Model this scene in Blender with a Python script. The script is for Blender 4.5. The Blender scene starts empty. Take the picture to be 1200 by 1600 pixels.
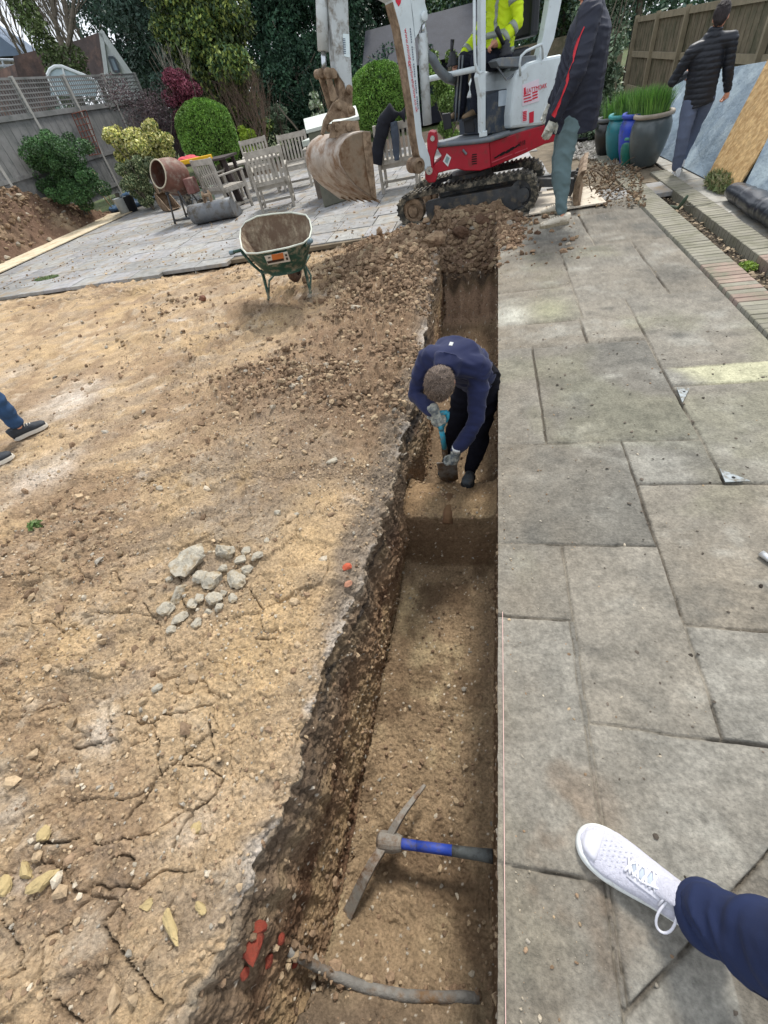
import bpy, bmesh, math, random
import numpy as np
from mathutils import Vector, Matrix
R_=math.radians
random.seed(7); rng=np.random.default_rng(11)
scene=bpy.context.scene
# ------------------------------------------------------------ camera
F_=656.85; _p,_r,_y=0.794123861,0.235006958,-0.334925179; EYE=1.65
_f=np.array([math.sin(_y)*math.cos(_p),math.cos(_y)*math.cos(_p),-math.sin(_p)])
_r0=np.array([math.cos(_y),-math.sin(_y),0.]); _d0=np.cross(_f,_r0)
CM=np.array([math.cos(_r)*_r0+math.sin(_r)*_d0,-math.sin(_r)*_r0+math.cos(_r)*_d0,_f]); CP=np.array([0,0,EYE])
cam=bpy.data.cameras.new('camera'); co=bpy.data.objects.new('camera',cam); scene.collection.objects.link(co)
cam.sensor_fit='VERTICAL'; cam.sensor_height=36; cam.lens=F_/1600*36; cam.clip_start=.02; cam.clip_end=600
m=Matrix.Identity(4)
for i in range(3):
    m[i][0]=CM[0][i]; m[i][1]=-CM[1][i]; m[i][2]=-CM[2][i]; m[i][3]=CP[i]
co.matrix_world=m; scene.camera=co
# ------------------------------------------------------------ light
SUN_EL,SUN_AZ=R_(54),R_(14)      # azimuth from +Y towards +X
w=bpy.data.worlds.new('World'); scene.world=w; w.use_nodes=True
nt=w.node_tree; nt.nodes.clear()
sky=nt.nodes.new('ShaderNodeTexSky'); sky.sky_type='NISHITA'; sky.sun_disc=False
sky.sun_elevation=SUN_EL; sky.sun_rotation=SUN_AZ; sky.dust_density=3.0; sky.air_density=1.0
tc=nt.nodes.new('ShaderNodeTexCoord'); cn=nt.nodes.new('ShaderNodeTexNoise'); cn.inputs['Scale'].default_value=2.2; cn.inputs['Detail'].default_value=6
hs=nt.nodes.new('ShaderNodeHueSaturation'); hs.inputs['Saturation'].default_value=.9
mx=nt.nodes.new('ShaderNodeMix'); mx.data_type='RGBA'; mx.inputs[7].default_value=(9.5,10,10.8,1)
cr=nt.nodes.new('ShaderNodeMapRange'); cr.inputs[1].default_value=.3; cr.inputs[2].default_value=.6; cr.inputs[3].default_value=.55; cr.inputs[4].default_value=.95
bg=nt.nodes.new('ShaderNodeBackground'); bg.inputs[1].default_value=.10; wo=nt.nodes.new('ShaderNodeOutputWorld')
L=nt.links.new
L(tc.outputs['Generated'],cn.inputs['Vector']); L(cn.outputs['Fac'],cr.inputs[0]); L(cr.outputs[0],mx.inputs[0])
L(sky.outputs[0],hs.inputs['Color']); L(hs.outputs[0],mx.inputs[6]); L(mx.outputs[2],bg.inputs[0]); L(bg.outputs[0],wo.inputs[0])
sl=bpy.data.lights.new('sun','SUN'); sl.energy=2.9; sl.angle=R_(11); sl.color=(1,.96,.9)
so=bpy.data.objects.new('sun',sl); scene.collection.objects.link(so)
sd=Vector((math.sin(SUN_AZ)*math.cos(SUN_EL),math.cos(SUN_AZ)*math.cos(SUN_EL),math.sin(SUN_EL)))
so.rotation_euler=sd.to_track_quat('Z','Y').to_euler(); so.location=(0,0,20)
vs=scene.view_settings; vs.view_transform='Standard'; vs.look='None'; vs.gamma=1; vs.exposure=0.5
# ------------------------------------------------------------ pixel -> world helpers (photo is 1200x1600)
def ray(x,y): return CM.T@np.array([x-600,y-800,F_])
def PZ(x,y,z=0.): d=ray(x,y); return CP+d*(z-EYE)/d[2]
def PP(x,y,P0,n): d=ray(x,y); n=np.array(n,float); return CP+d*(n@(np.array(P0)-CP))/(n@d)
def PY(x,y,Y): return PP(x,y,(0,Y,0),(0,1,0))
def PX(x,y,X): return PP(x,y,(X,0,0),(1,0,0))
def PR(x,y,r): d=ray(x,y); return CP+d*r/np.hypot(d[0],d[1])   # at plan distance r
def pix(P): q=CM@(np.array(P)-CP); return q[:2]/q[2]*F_+np.array([600,800])
# ------------------------------------------------------------ numpy noise
def _h(ix,iy,s):
    h=(ix.astype(np.int64)*374761393+iy.astype(np.int64)*668265263+s*974634777)&0xffffffff
    h=((h^(h>>13))*1274126177)&0xffffffff; h=(h^(h>>16))*2246822519&0xffffffff
    return ((h^(h>>15))&0xffffff)/16777216.
def vn(x,y,s=0):
    ix,iy=np.floor(x),np.floor(y); fx,fy=x-ix,y-iy; fx=fx*fx*(3-2*fx); fy=fy*fy*(3-2*fy)
    a=_h(ix,iy,s);b=_h(ix+1,iy,s);c=_h(ix,iy+1,s);d=_h(ix+1,iy+1,s)
    return (a+(b-a)*fx+(c-a)*fy+(a-b-c+d)*fx*fy)*2-1
def fbm(x,y,s=0,o=4,g=.5):
    t=0;a=1.;n=0
    for i in range(o): t=t+a*vn(x,y,s+i*17); n+=a; a*=g; x=x*2.03+5.1; y=y*2.03+1.7
    return t/n
def worley(x,y,s=0):
    ix,iy=np.floor(x),np.floor(y); f1=np.full(np.shape(x),9.);f2=f1.copy();idd=f1*0
    for dx in (-1,0,1):
        for dy in (-1,0,1):
            cx,cy=ix+dx,iy+dy; px_=cx+_h(cx,cy,s);py_=cy+_h(cx,cy,s+7)
            d=np.hypot(px_-x,py_-y); k=_h(cx,cy,s+13); c=d<f1
            f2=np.where(c,f1,np.minimum(f2,d)); idd=np.where(c,k,idd); f1=np.where(c,d,f1)
    return f1,f2,idd
def sst(a,b,x): t=np.clip((x-a)/(b-a),0,1); return t*t*(3-2*t)
def polydist(X,Y,pts):
    d=np.full(np.shape(X),9.)
    for (a,b),(c,e) in zip(pts[:-1],pts[1:]):
        vx,vy=c-a,e-b; t=np.clip(((X-a)*vx+(Y-b)*vy)/(vx*vx+vy*vy+1e-12),0,1)
        d=np.minimum(d,np.hypot(X-a-t*vx,Y-b-t*vy))
    return d
# ------------------------------------------------------------ materials
def srgb(c):
    if isinstance(c,str): c=[int(c[i:i+2],16)/255 for i in (0,2,4)]
    return tuple(v/12.92 if v<=.04045 else ((v+.055)/1.055)**2.4 for v in c)
_M={}
def mat(name,col=(.5,.5,.5),rough=.7,var=.15,vs_=6.,bump=.15,bs=60.,metal=0.,dirt=None,ds=4.,dth=.55,attr=False,spec=.4,bd=.01,trans=0.,sheen=0.):
    if name in _M: return _M[name]
    M=bpy.data.materials.new(name); M.use_nodes=True; _M[name]=M; N=M.node_tree; l=N.links.new
    B=N.nodes['Principled BSDF']; B.inputs['Roughness'].default_value=rough; B.inputs['Metallic'].default_value=metal
    B.inputs['Specular IOR Level'].default_value=spec
    if sheen: B.inputs['Sheen Weight'].default_value=sheen
    T=N.nodes.new('ShaderNodeTexCoord')
    def noise(sc,det=5,ro=.6):
        n=N.nodes.new('ShaderNodeTexNoise'); n.inputs['Scale'].default_value=sc; n.inputs['Detail'].default_value=det; n.inputs['Roughness'].default_value=ro
        l(T.outputs['Object'],n.inputs['Vector']); return n.outputs['Fac']
    if attr: a=N.nodes.new('ShaderNodeAttribute'); a.attribute_name='Col'; base=a.outputs['Color']
    else: a=N.nodes.new('ShaderNodeRGB'); a.outputs[0].default_value=(*col,1); base=a.outputs[0]
    r=N.nodes.new('ShaderNodeMapRange'); r.inputs[1].default_value=.3; r.inputs[2].default_value=.7; r.inputs[3].default_value=1-var; r.inputs[4].default_value=1+var
    l(noise(vs_),r.inputs[0])
    mm=N.nodes.new('ShaderNodeVectorMath'); mm.operation='SCALE'; l(base,mm.inputs[0]); l(r.outputs[0],mm.inputs['Scale']); base=mm.outputs[0]
    if dirt is not None:
        d=N.nodes.new('ShaderNodeMapRange'); d.inputs[1].default_value=dth-.08; d.inputs[2].default_value=dth+.1; l(noise(ds,8,.7),d.inputs[0])
        x=N.nodes.new('ShaderNodeMix'); x.data_type='RGBA'; l(d.outputs[0],x.inputs[0]); l(base,x.inputs[6]); x.inputs[7].default_value=(*dirt,1); base=x.outputs[2]
        rr=N.nodes.new('ShaderNodeMapRange'); rr.inputs[3].default_value=rough; rr.inputs[4].default_value=max(rough,.85); l(d.outputs[0],rr.inputs[0]); l(rr.outputs[0],B.inputs['Roughness'])
    l(base,B.inputs['Base Color'])
    if bump:
        b=N.nodes.new('ShaderNodeBump'); b.inputs['Strength'].default_value=bump; b.inputs['Distance'].default_value=bd
        l(noise(bs,6,.65),b.inputs['Height']); l(b.outputs[0],B.inputs['Normal'])
    if trans: B.inputs['Transmission Weight'].default_value=trans
    return M
# ------------------------------------------------------------ mesh helpers
def mesh_np(name,V,Fq,m=None,parent=None,col=None,smooth=True):
    V=np.asarray(V,np.float32).reshape(-1,3); me=bpy.data.meshes.new(name)
    Fq=np.asarray(Fq,np.int32); nf,k=Fq.shape
    me.vertices.add(len(V)); me.vertices.foreach_set('co',V.ravel())
    me.loops.add(nf*k); me.loops.foreach_set('vertex_index',Fq.ravel())
    me.polygons.add(nf); me.polygons.foreach_set('loop_start',np.arange(0,nf*k,k,dtype=np.int32))
    me.polygons.foreach_set('use_smooth',np.full(nf,smooth))
    me.update(calc_edges=True); me.validate()
    if col is not None:
        a=me.color_attributes.new('Col','FLOAT_COLOR','POINT'); c=np.ones((len(V),4),np.float32); c[:,:3]=col.reshape(-1,3); a.data.foreach_set('color',c.ravel())
    o=bpy.data.objects.new(name,me); scene.collection.objects.link(o)
    if m: me.materials.append(m)
    if parent: o.parent=parent
    return o
def grid_faces(n,k,flip=False):
    i=np.arange(n-1)[:,None]*k+np.arange(k-1)[None,:]; i=i.ravel()
    f=np.stack([i,i+1,i+k+1,i+k],1); return f[:,::-1] if flip else f
class MB:
    "collects shapes (world coords) into one mesh; links it relative to its parent"
    def __init__(s): s.v=[];s.f=[]
    def add(s,V,Fs):
        b=len(s.v); s.v.extend([tuple(map(float,p)) for p in V]); s.f.extend([tuple(b+i for i in f) for f in Fs]); return s
    def prism(s,pts,off,bev=0):
        "polygon pts (3d, planar) extruded by vector off"
        n=len(pts); P=[np.array(p,float) for p in pts]; off=np.array(off,float)
        V=P+[p+off for p in P]; Fs=[tuple(range(n)),tuple(range(2*n-1,n-1,-1))]+[(i,i+n,(i+1)%n+n,(i+1)%n) for i in range(n)]
        return s.add(V,[f[::-1] for f in Fs])
    def box(s,c,d,rot=None):
        c=np.array(c,float); h=np.array(d,float)/2
        V=[np.array([x,y,z])*h for x in (-1,1) for y in (-1,1) for z in (-1,1)]
        if rot is not None: V=[np.array(rot@Vector(v)) for v in V]
        return s.add([c+v for v in V],[(0,1,3,2),(4,6,7,5),(0,4,5,1),(2,3,7,6),(0,2,6,4),(1,5,7,3)])
    def bar(s,a,b,w,t,up=(0,0,1)):
        "box from a to b, section w (along side) x t (along up)"
        a=Vector(a);b=Vector(b);d=(b-a);L_=d.length;d.normalize();u=Vector(up);sd=d.cross(u)
        if sd.length<1e-4: sd=d.cross(Vector((0,1,0)))
        sd.normalize();u=sd.cross(d)
        V=[p+sd*(x*w/2)+u*(y*t/2) for p in (a,b) for x,y in ((-1,-1),(1,-1),(1,1),(-1,1))]
        return s.add(V,[(3,2,1,0),(4,5,6,7),(0,1,5,4),(1,2,6,5),(2,3,7,6),(3,0,4,7)])
    def tube(s,pts,r,n=10,caps=True):
        P=[Vector(p) for p in pts]; rs=r if hasattr(r,'__len__') else [r]*len(P)
        base=len(s.v); prev=None; V=[]
        for i,p in enumerate(P):
            d=(P[min(i+1,len(P)-1)]-P[max(i-1,0)]).normalized()
            if prev is None:
                prev=d.orthogonal().normalized()
            prev=(prev-d*prev.dot(d)).normalized(); q=d.cross(prev)
            for j in range(n):
                a=2*math.pi*j/n; V.append(p+(prev*math.cos(a)+q*math.sin(a))*rs[i])
        Fs=[(i*n+j,i*n+(j+1)%n,(i+1)*n+(j+1)%n,(i+1)*n+j) for i in range(len(P)-1) for j in range(n)]
        if caps: Fs+= [tuple(range(n-1,-1,-1)),tuple((len(P)-1)*n+j for j in range(n))]
        return s.add(V,Fs)
    def lathe(s,c,prof,n=24,axis=(0,0,1),a0=0,a1=2*math.pi):
        ax=Vector(axis).normalized(); u=ax.orthogonal().normalized(); v=ax.cross(u); c=Vector(c); V=[]
        for r,h in prof:
            for j in range(n):
                a=a0+(a1-a0)*j/n; V.append(c+ax*h+(u*math.cos(a)+v*math.sin(a))*r)
        return s.add(V,[(i*n+j,i*n+(j+1)%n,(i+1)*n+(j+1)%n,(i+1)*n+j) for i in range(len(prof)-1) for j in range(n)])
    def ell(s,c,r,rot=None,n=12):
        V=[];Fs=[];c=Vector(c)
        for i in range(n+1):
            t=math.pi*i/n
            for j in range(2*n):
                a=math.pi*j/n; v=Vector((math.sin(t)*math.cos(a)*r[0],math.sin(t)*math.sin(a)*r[1],math.cos(t)*r[2]))
                if rot is not None: v=rot@v
                V.append(c+v)
        k=2*n
        return s.add(V,[(i*k+j,(i+1)*k+j,(i+1)*k+(j+1)%k,i*k+(j+1)%k) for i in range(n) for j in range(k)])
    def obj(s,name,m,parent=None,smooth=False,bevel=0,sub=0,loc=None):
        me=bpy.data.meshes.new(name); pl=Vector(parent_loc(parent)) if parent else Vector(loc or (0,0,0))
        me.from_pydata([tuple(Vector(v)-pl) for v in s.v],[],s.f); me.materials.append(m)
        if smooth: me.polygons.foreach_set('use_smooth',[True]*len(me.polygons))
        o=bpy.data.objects.new(name,me); scene.collection.objects.link(o)
        if parent: o.parent=parent
        elif loc: o.location=loc
        if bevel: b=o.modifiers.new('b','BEVEL'); b.width=bevel; b.segments=2; b.limit_method='ANGLE'; b.angle_limit=R_(35); b.use_clamp_overlap=True
        if sub: b=o.modifiers.new('s','SUBSURF'); b.levels=b.render_levels=sub
        return o
def parent_loc(p):
    l=Vector((0,0,0))
    while p: l+=p.location; p=p.parent
    return l
def tag(o,label,cat,group=None,kind=None):
    if label: o['label']=label
    if cat: o['category']=cat
    if group: o['group']=group
    if kind: o['kind']=kind
    return o
def thing(name,label,cat,loc=(0,0,0),group=None):
    o=bpy.data.objects.new(name,None); scene.collection.objects.link(o); o.location=tuple(map(float,loc)); o.empty_display_size=.1
    return tag(o,label,cat,group)
def struct(o): o['kind']='structure'; return o
def text(body,size,m,parent,P,xdir,ydir,name='lettering',ext=.001,align='LEFT'):
    "flat lettering converted to a mesh, origin P, baseline along xdir, up along ydir"
    c=bpy.data.curves.new(name,'FONT'); c.body=body; c.size=size; c.extrude=ext; c.align_x=align
    t=bpy.data.objects.new(name,c); scene.collection.objects.link(t)
    bpy.context.view_layer.update(); me=bpy.data.meshes.new_from_object(t.evaluated_get(bpy.context.evaluated_depsgraph_get()))
    bpy.data.objects.remove(t); x=Vector(xdir).normalized(); y=Vector(ydir); y=(y-x*y.dot(x)).normalized(); z=x.cross(y)
    pl=Vector(parent_loc(parent)) if parent else Vector()
    for v in me.vertices: v.co=Vector(P)-pl+x*v.co.x+y*v.co.y+z*v.co.z
    me.materials.clear(); me.materials.append(m); me.name=name
    o=bpy.data.objects.new(name,me); scene.collection.objects.link(o); o.parent=parent; return o
# ============================================================ TERRAIN
def adapt(a,b,step,k,c=0.):
    o=[a]; x=a
    while x<b: x+=step*(1+((x-c)/k)**2); o.append(min(x,b))
    return np.array(o)
def redge(Y): return .052+.0165*Y                       # patio edge along the trench
_ly=[-.8,-.36,-.11,.06,.42,.76,1.18,1.74,2.52,3.26,4.29,5.5,6.3,7.2]; _lx=[-1.0,-.86,-.74,-.70,-.68,-.70,-.62,-.60,-.57,-.54,-.56,-.60,-.66,-.8]
def ledge_x(Y): return np.interp(Y,_ly,_lx)
def floor_z(Y):
    z=np.interp(Y,[-.8,-.42,-.28,-.1,.4,1.6,1.88,1.93,1.98,2.1,2.35,2.5,2.7,6.05,6.16,6.24,6.5,6.85,7.3],
                  [-.62,-.66,-.80,-.93,-.96,-.97,-.95,-.72,-.54,-.50,-.55,-.72,-.76,-.86,-.62,-.36,-.18,.14,.12])
    return z
def slump(Y): return sst(.65,1.1,Y)*(1-.45*sst(2.6,4.,Y))
TY=np.concatenate([(lambda q:np.concatenate([q[q<1.87],np.linspace(1.87,2.0,90),q[q>2.005]]))(adapt(-.75,6.05,.0044,1.5,.2)),np.linspace(6.055,6.3,50),np.linspace(6.31,7.45,60)])
def surf_z(X,Y,rough=True):
    z=-.065+.018*fbm(X*.9,Y*.9,3,3)
    z=z+.14*np.exp(-((X+1.25)/.55)**2-((Y-6.15)/.75)**2)+.10*np.exp(-((X+.85)/.3)**2-((Y-5.6)/.6)**2)+.2*np.exp(-((X+.3)/.7)**2-((Y-7.0)/.35)**2)
    z=z+.05*np.exp(-((X+2.15)/.28)**2-((Y-3.1)/.35)**2)
    z=z-.05*sst(6.7,7.2,Y)*sst(-1.3,-2.5,X)
    return z
def dirt_masks(X,Y):
    crumb=np.clip(1.15*np.exp(-((X+1.0)/.75)**2)*sst(1.9,3.2,Y)+np.exp(-((X+2.1)/.4)**2-((Y-3.1)/.45)**2)+sst(5.0,6.0,Y)*sst(-2.2,-1.2,X),0,1)
    crumb=np.clip(crumb+.35*sst(-.1,.5,fbm(X*.7,Y*.7,91,3)),0,1)
    return crumb
cracks_px=[(2.4,0,1080,[[(5,855),(50,900),(95,1000),(105,1045)],[(385,880),(440,960),(520,1060),(600,1170)],[(160,1110),(215,1180),(300,1240)],[(420,630),(460,615),(500,635)],
 [(410,40),(420,140),(380,190),(270,210)],[(590,140),(600,310),(560,370),(470,480)],[(700,100),(690,230),(650,270)],[(790,90),(790,240),(760,260),(700,240)],
 [(640,600),(690,490),(720,440),(800,380),(830,320),(770,280),(650,270),(580,330)],[(140,575),(200,570),(290,550)],[(165,960),(170,1100)],[(500,700),(440,800),(390,860)],[(230,640),(190,780)],[(0,140),(40,60)],[(150,80),(250,50)]]),
 (2.4,0,560,[[(120,960),(135,1020)],[(420,770),(460,850)],[(90,810),(160,820)],[(540,920),(600,1000)],[(960,1050),(1040,1050)],[(320,770),(400,750)],[(0,825),(90,810)]])]
CR=[]
for sc,ox,oy,ls in cracks_px:
    for pl in ls:
        q=[PZ(x/sc+ox,y/sc+oy,-.06)[:2] for x,y in pl]; o=[q[0]]
        for a,b in zip(q[:-1],q[1:]):
            n=max(2,int(np.hypot(*(b-a))/.03)); d=(b-a)/n; nn=np.array([-d[1],d[0]])/np.hypot(*d)
            for i in range(1,n+1): o.append(a+d*i+nn*(random.uniform(-.007,.007) if i<n else 0))
        CR.append(o)
def build_dirt():
    NS,NW,NF,NR=780,160,150,24
    ny=len(TY); Y=TY[:,None]
    xe=ledge_x(TY)+.03*fbm(TY*2.6,TY*0,5,3)+.035*(.4-np.abs(fbm(TY*7,TY*0,8,3))*1.6)*.6+.012*vn(TY*30,TY*0,9)
    sl=slump(TY); zf=floor_z(TY); xr=redge(TY)
    xf=np.interp(TY,[-.8,-.3,1,1.9,2.3,2.6,3.3,5,6.3,7.4],[-.70,-.63,-.61,-.57,-.56,-.46,-.50,-.55,-.58,-.7])
    t=np.linspace(0,1,NS); gx=-(((1-t)*1.0)) ; # nonuniform: dense close to the edge
    q=1.5*np.tan((1-t)*1.452)
    Xs=xe[:,None]-q[None,:]*(1+0*Y)
    Zs=surf_z(Xs,Y)
    # rim: slumped shoulder
    dd=xe[:,None]-Xs
    sw=.05+.22*sl[:,None]
    drop=(.035+.075*sl[:,None])*(1-np.clip(dd/sw,0,1))**1.5
    Zs=Zs-drop
    zt=Zs[:,-1:]
    tw=np.linspace(0,1,NW+1)[1:][None,:]
    prof=tw**1.0
    bul=.05*np.sin(tw*math.pi)*(.4+.6*sl[:,None])+.035*np.sin(tw*7+Y*2)*np.sin(tw*math.pi)
    Xw=xe[:,None]+(xf-xe)[:,None]*tw**.8-0*Y + bul*.5
    Zw=zt+(zf[:,None]+.02-zt)*prof
    tf=np.linspace(0,1,NF+1)[1:][None,:]
    Xf=xf[:,None]+(xr-xf)[:,None]*tf
    Zf=zf[:,None]+.02*(2*tf-1)**4+0*Xf+.03*(1-np.clip(tf/.12,0,1))**2+.02*(np.clip((tf-.92)/.08,0,1))**2
    tr=np.linspace(0,1,NR+1)[1:][None,:]
    zr=np.maximum(-.055,0*zf)[:,None]*0-.052
    Xr=xr[:,None]+.012*np.sin(tr*math.pi)+.0*Y; Zr=Zf[:,-1:]+(zr-Zf[:,-1:])*tr
    Xr[:,-1]=xr+.006
    X=np.concatenate([Xs,Xw,Xf,Xr],1); Z=np.concatenate([Zs,Zw,Zf,Zr],1); Yg=np.repeat(Y,X.shape[1],1)
    ds=np.hypot(np.diff(X,axis=1),np.diff(Z,axis=1)); S=np.concatenate([np.zeros((ny,1)),np.cumsum(ds,1)],1); S=S-S[:,NS-1:NS]   # arc length, 0 at rim
    dX=np.gradient(X,axis=1);dZ=np.gradient(Z,axis=1); ln=np.hypot(dX,dZ)+1e-9; nx,nz=-dZ/ln,dX/ln
    k=np.arange(X.shape[1])[None,:]; isS=(k<NS)+0*Y; isW=((k>=NS)&(k<NS+NW))+0*Y; isF=((k>=NS+NW)&(k<NS+NW+NF))+0*Y; isR=(k>=NS+NW+NF)+0*Y
    crumb=dirt_masks(X,Yg)*isS
    rim=np.exp(-np.abs(S)/.10)
    zfA=np.concatenate([[0],np.cumsum(np.hypot(np.diff(TY),np.diff(zf)))])[:,None]; u,v=S,Yg+isF*(zfA-Yg)
    dist=np.hypot(X,Yg)
    # scrape direction
    ca,sa=math.cos(.45),math.sin(.45); a_=(X*ca+Yg*sa); b_=(-X*sa+Yg*ca)
    n0=fbm(X*5,Yg*5,20,2); f1b,f2b,idf=worley(a_*7+.7*n0,b_*13+.5*n0,14); rgh=.55+.9*sst(-.25,.35,fbm(X*1.1,Yg*1.1,19,3)); rgh=rgh*(1+.9*sst(1.4,4.,Yg))*(1-.55*np.exp(-((X+.95)/.3)**2)*sst(2.2,1.2,Yg))
    D=isS*(.010*fbm(a_*2.2,b_*14,21,4)+rgh*(.034*np.abs(fbm(X*3.6+.2*n0,Yg*3.6,22,5,.6))+.020*np.abs(fbm(X*13,Yg*13,24,3)))+.020*np.abs(fbm(X*34,Yg*34,23,4,.7))+.012*rgh*(idf-.5)*sst(0,.18,f2b-f1b)-.012)
    plate=np.clip(1-sst(1.2,2.2,Yg),0,1)*sst(.0,.35,-S)
    f1,f2,idd=worley(a_*3.2+.9*fbm(X*3.5,Yg*3.5,31,4),b_*5.5+.9*fbm(X*3.5,Yg*3.5,37,4),5)
    pc=isS*plate; D=D+pc*(.034*(idd-.5)*sst(.0,.10,f2-f1)-.016*(1-sst(0,.035+.03*np.abs(n0),f2-f1))*(idd>.25))
    g1,g2,gid=worley(X*26,Yg*26,9); D=D+isS*(.35+.65*crumb)*.035*np.clip(.5-g1,0,1)*(gid>.5)
    g1,g2,gid2=worley(X*13+.3*fbm(X*9,Yg*9,3,2),Yg*13,12); D=D+isS*crumb*.10*np.clip(.5-g1,0,1)*(gid2>.5)+isS*.035*np.exp(-((X+2.1)/.42)**2-((Yg-3.15)/.4)**2)*(.3+2*np.abs(fbm(X*7,Yg*7,88,4)))
    h1,h2,hid=worley(X*60,Yg*60,19); D=D+isS*.016*np.clip(.5-h1,0,1)*(hid>.4)*sst(4.5,3.,dist)
    # crumbly rim and walls: noise in (arc,y)
    D=D+rim*(.030*np.abs(fbm(u*7,v*7,41,5,.6))+.014*fbm(u*45,v*45,43,3)-.012)
    D=D+isW*(.030*fbm(u*3,v*3,51,4)-.022*np.abs(fbm(u*7,v*9,54,4,.6))+.016*np.abs(fbm(u*22,v*20,52,4,.65))+.011*fbm(u*70,v*66,53,3))
    LY=np.concatenate([[0],np.cumsum(np.hypot(np.diff(TY),np.diff(zf)))])[:,None]; Yz=LY+0*Z; D=D+isF*(.026*fbm(X*5,Yz*4,61,3)+.026*np.abs(fbm(X*11,Yz*11,62,4,.6))+.012*np.abs(fbm(X*48,Yz*48,63,3,.7))-.012)
    w1,w2,wid=worley(X*34,LY*34+0*X,66); D=D+isF*.018*np.clip(.55-w1,0,1)*(wid>.35)
    w1,w2,wid3=worley(u*30,v*30,67); D=D+isW*.012*np.clip(.5-w1,0,1)*(wid3>.45)
    D=D+isR*(.006*fbm(u*12,v*10,71,3))*np.sin(np.clip((k-NS-NW-NF+1)/NR,0,1)*math.pi)
    # spade / bucket tooth marks on the floor end wall
    endw=isF*sst(6.0,6.06,Yg)*(1-sst(6.2,6.26,Yg)); D=D+endw*.045*np.sin(X*34)
    # cracks
    cd=np.full(X.shape,9.); near=(isS>0)&(Yg<2.2)
    xs,ys=X[near],Yg[near]; dmin=np.full(xs.shape,9.)
    for o in CR: dmin=np.minimum(dmin,polydist(xs,ys,o))
    wv=.0028+.003*vn(xs*16,ys*16,77); cc=np.exp(-(dmin/np.maximum(wv,.0015))**2); tmp=np.zeros(X.shape); tmp[near]=cc
    Dz=-.028*tmp; tmp2=np.zeros(X.shape); tmp2[near]=np.exp(-(dmin/.03)**2); D=D+.002*tmp2
    fx,fz=X+nx*D,Z+nz*D+Dz
    Y2=Yg+isW*.012*fbm(u*20,v*20,81,3)
    # keep right top edge tidy
    fz[:,-1]=Z[:,-1]; fx[:,-1]=X[:,-1]
    # ---------------- colour of the materials in the ground
    sand=np.array([.44,.32,.195]); ochre=np.array([.47,.335,.185]); clay=np.array([.225,.15,.095]); grey=np.array([.27,.215,.16]); white=np.array([.56,.50,.43]); black=np.array([.035,.032,.03]); brown=np.array([.19,.125,.075])
    def mixc(A,B,t): return A+(B-A)*np.clip(t,0,1)[...,None]
    C=np.broadcast_to(sand,X.shape+(3,)).copy()
    n1=fbm(X*1.6,Yg*1.6,101,4); n2=fbm(a_*2.5,b_*8,102,4); n3=fbm(X*9,Yg*9,103,4)
    C=mixc(C,ochre,sst(.05,.5,n1)*.8); C=mixc(C,grey*1.05,sst(-.05,.4,n2)*.6); C=mixc(C,np.array([.27,.185,.115]),sst(.0,.4,fbm(X*2.2,Yg*2.2,107,5,.6))*.7); C=mixc(C,np.array([.20,.15,.11]),sst(.25,.5,fbm(X*7,Yg*7,108,5,.65))*.5); C=mixc(C,np.array([.50,.42,.32]),sst(.15,.5,fbm(X*5+9,Yg*5,110,5,.65))*.6)
    gray_z=np.clip(np.exp(-((X+1.35)/.6)**2-((Yg-2.3)/1.3)**2)*1.3+np.exp(-((X+1.3)/.35)**2-((Yg-1.25)/.3)**2)*.8,0,1)*(.55+.6*n3)
    C=mixc(C,grey*.85,gray_z); C=mixc(C,clay,crumb*(.75+.5*n3)); band_=isS*sst(1.5,2.6,Yg)*sst(-1.25,-.35,u+.25*fbm(X*2.5,Yg*2.5,119,4)); C=mixc(C,np.array([.20,.135,.085]),band_*(.75+.5*n3))
    C=mixc(C,white,sst(.45,.75,fbm(X*1.9+4,Yg*3.1,105,4))*.7*(1-crumb))
    for (px_,py_,r,c,s_) in [(110,625,.32,white*1.1,.9),(70,740,.24,white*1.05,.85),(30,580,.2,white,.6),(400,1040,.2,ochre*1.08,1),(450,950,.24,ochre*1.1,1),(490,850,.22,ochre*1.1,1),(500,780,.16,ochre,.8),(330,1100,.2,ochre,.6),(60,920,.25,ochre,.5),(40,1060,.2,ochre,.4),(420,480,.3,clay,.5),(560,560,.25,clay*1.2,.6),(150,1150,.07,white,.6),(15,1270,.05,white,.9),(165,1165,.05,white,.5),(300,1290,.08,white,.4),(60,560,.3,ochre,.5),(380,1000,.2,ochre,.5),(285,570,.2,brown,.9),(330,540,.2,brown*1.2,.7),(130,1480,.12,grey,.4),(340,1190,.02,black,.9),(30,1380,.05,white,.6)]:
        w0=PZ(px_,py_,-.06); dd2=((X-w0[0])**2+(Yg-w0[1])**2)/r**2; C=mixc(C,c,np.exp(-dd2)*s_*(.75+.6*n3))
    C=mixc(C,grey*.8,isS*sl[:,None]*sst(-.20,-.10,u+.06*fbm(v*4,v*0,109,3)+.03*n3)*.95)
    # strata on the wall
    uu=u+.03*fbm(v*5,u*2,111,3)
    wallc=np.broadcast_to(brown*1.35,X.shape+(3,)).copy()
    wallc=mixc(wallc,np.array([.33,.23,.13]),sst(-.1,.4,fbm(u*6,v*4,113,4))); wallc=mixc(wallc,np.array([.13,.075,.045]),sst(.1,.5,fbm(u*5,v*3,114,4)))
    wallc=mixc(wallc,np.array([.105,.09,.07]),(1-sst(.16,.34,uu))*.45)
    wallc=mixc(wallc,black,sst(-.02,.05,uu)*(1-sst(.09,.15,uu))*(.12+.85*sst(-.1,.3,fbm(v*2.2,u*9,115,5,.6)))*(.35+.65*sst(.0,.9,v)))
    wallc=mixc(wallc,np.array([.36,.30,.22]),(1-sst(.0,.06,uu))*(.5+.6*n3))
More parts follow.
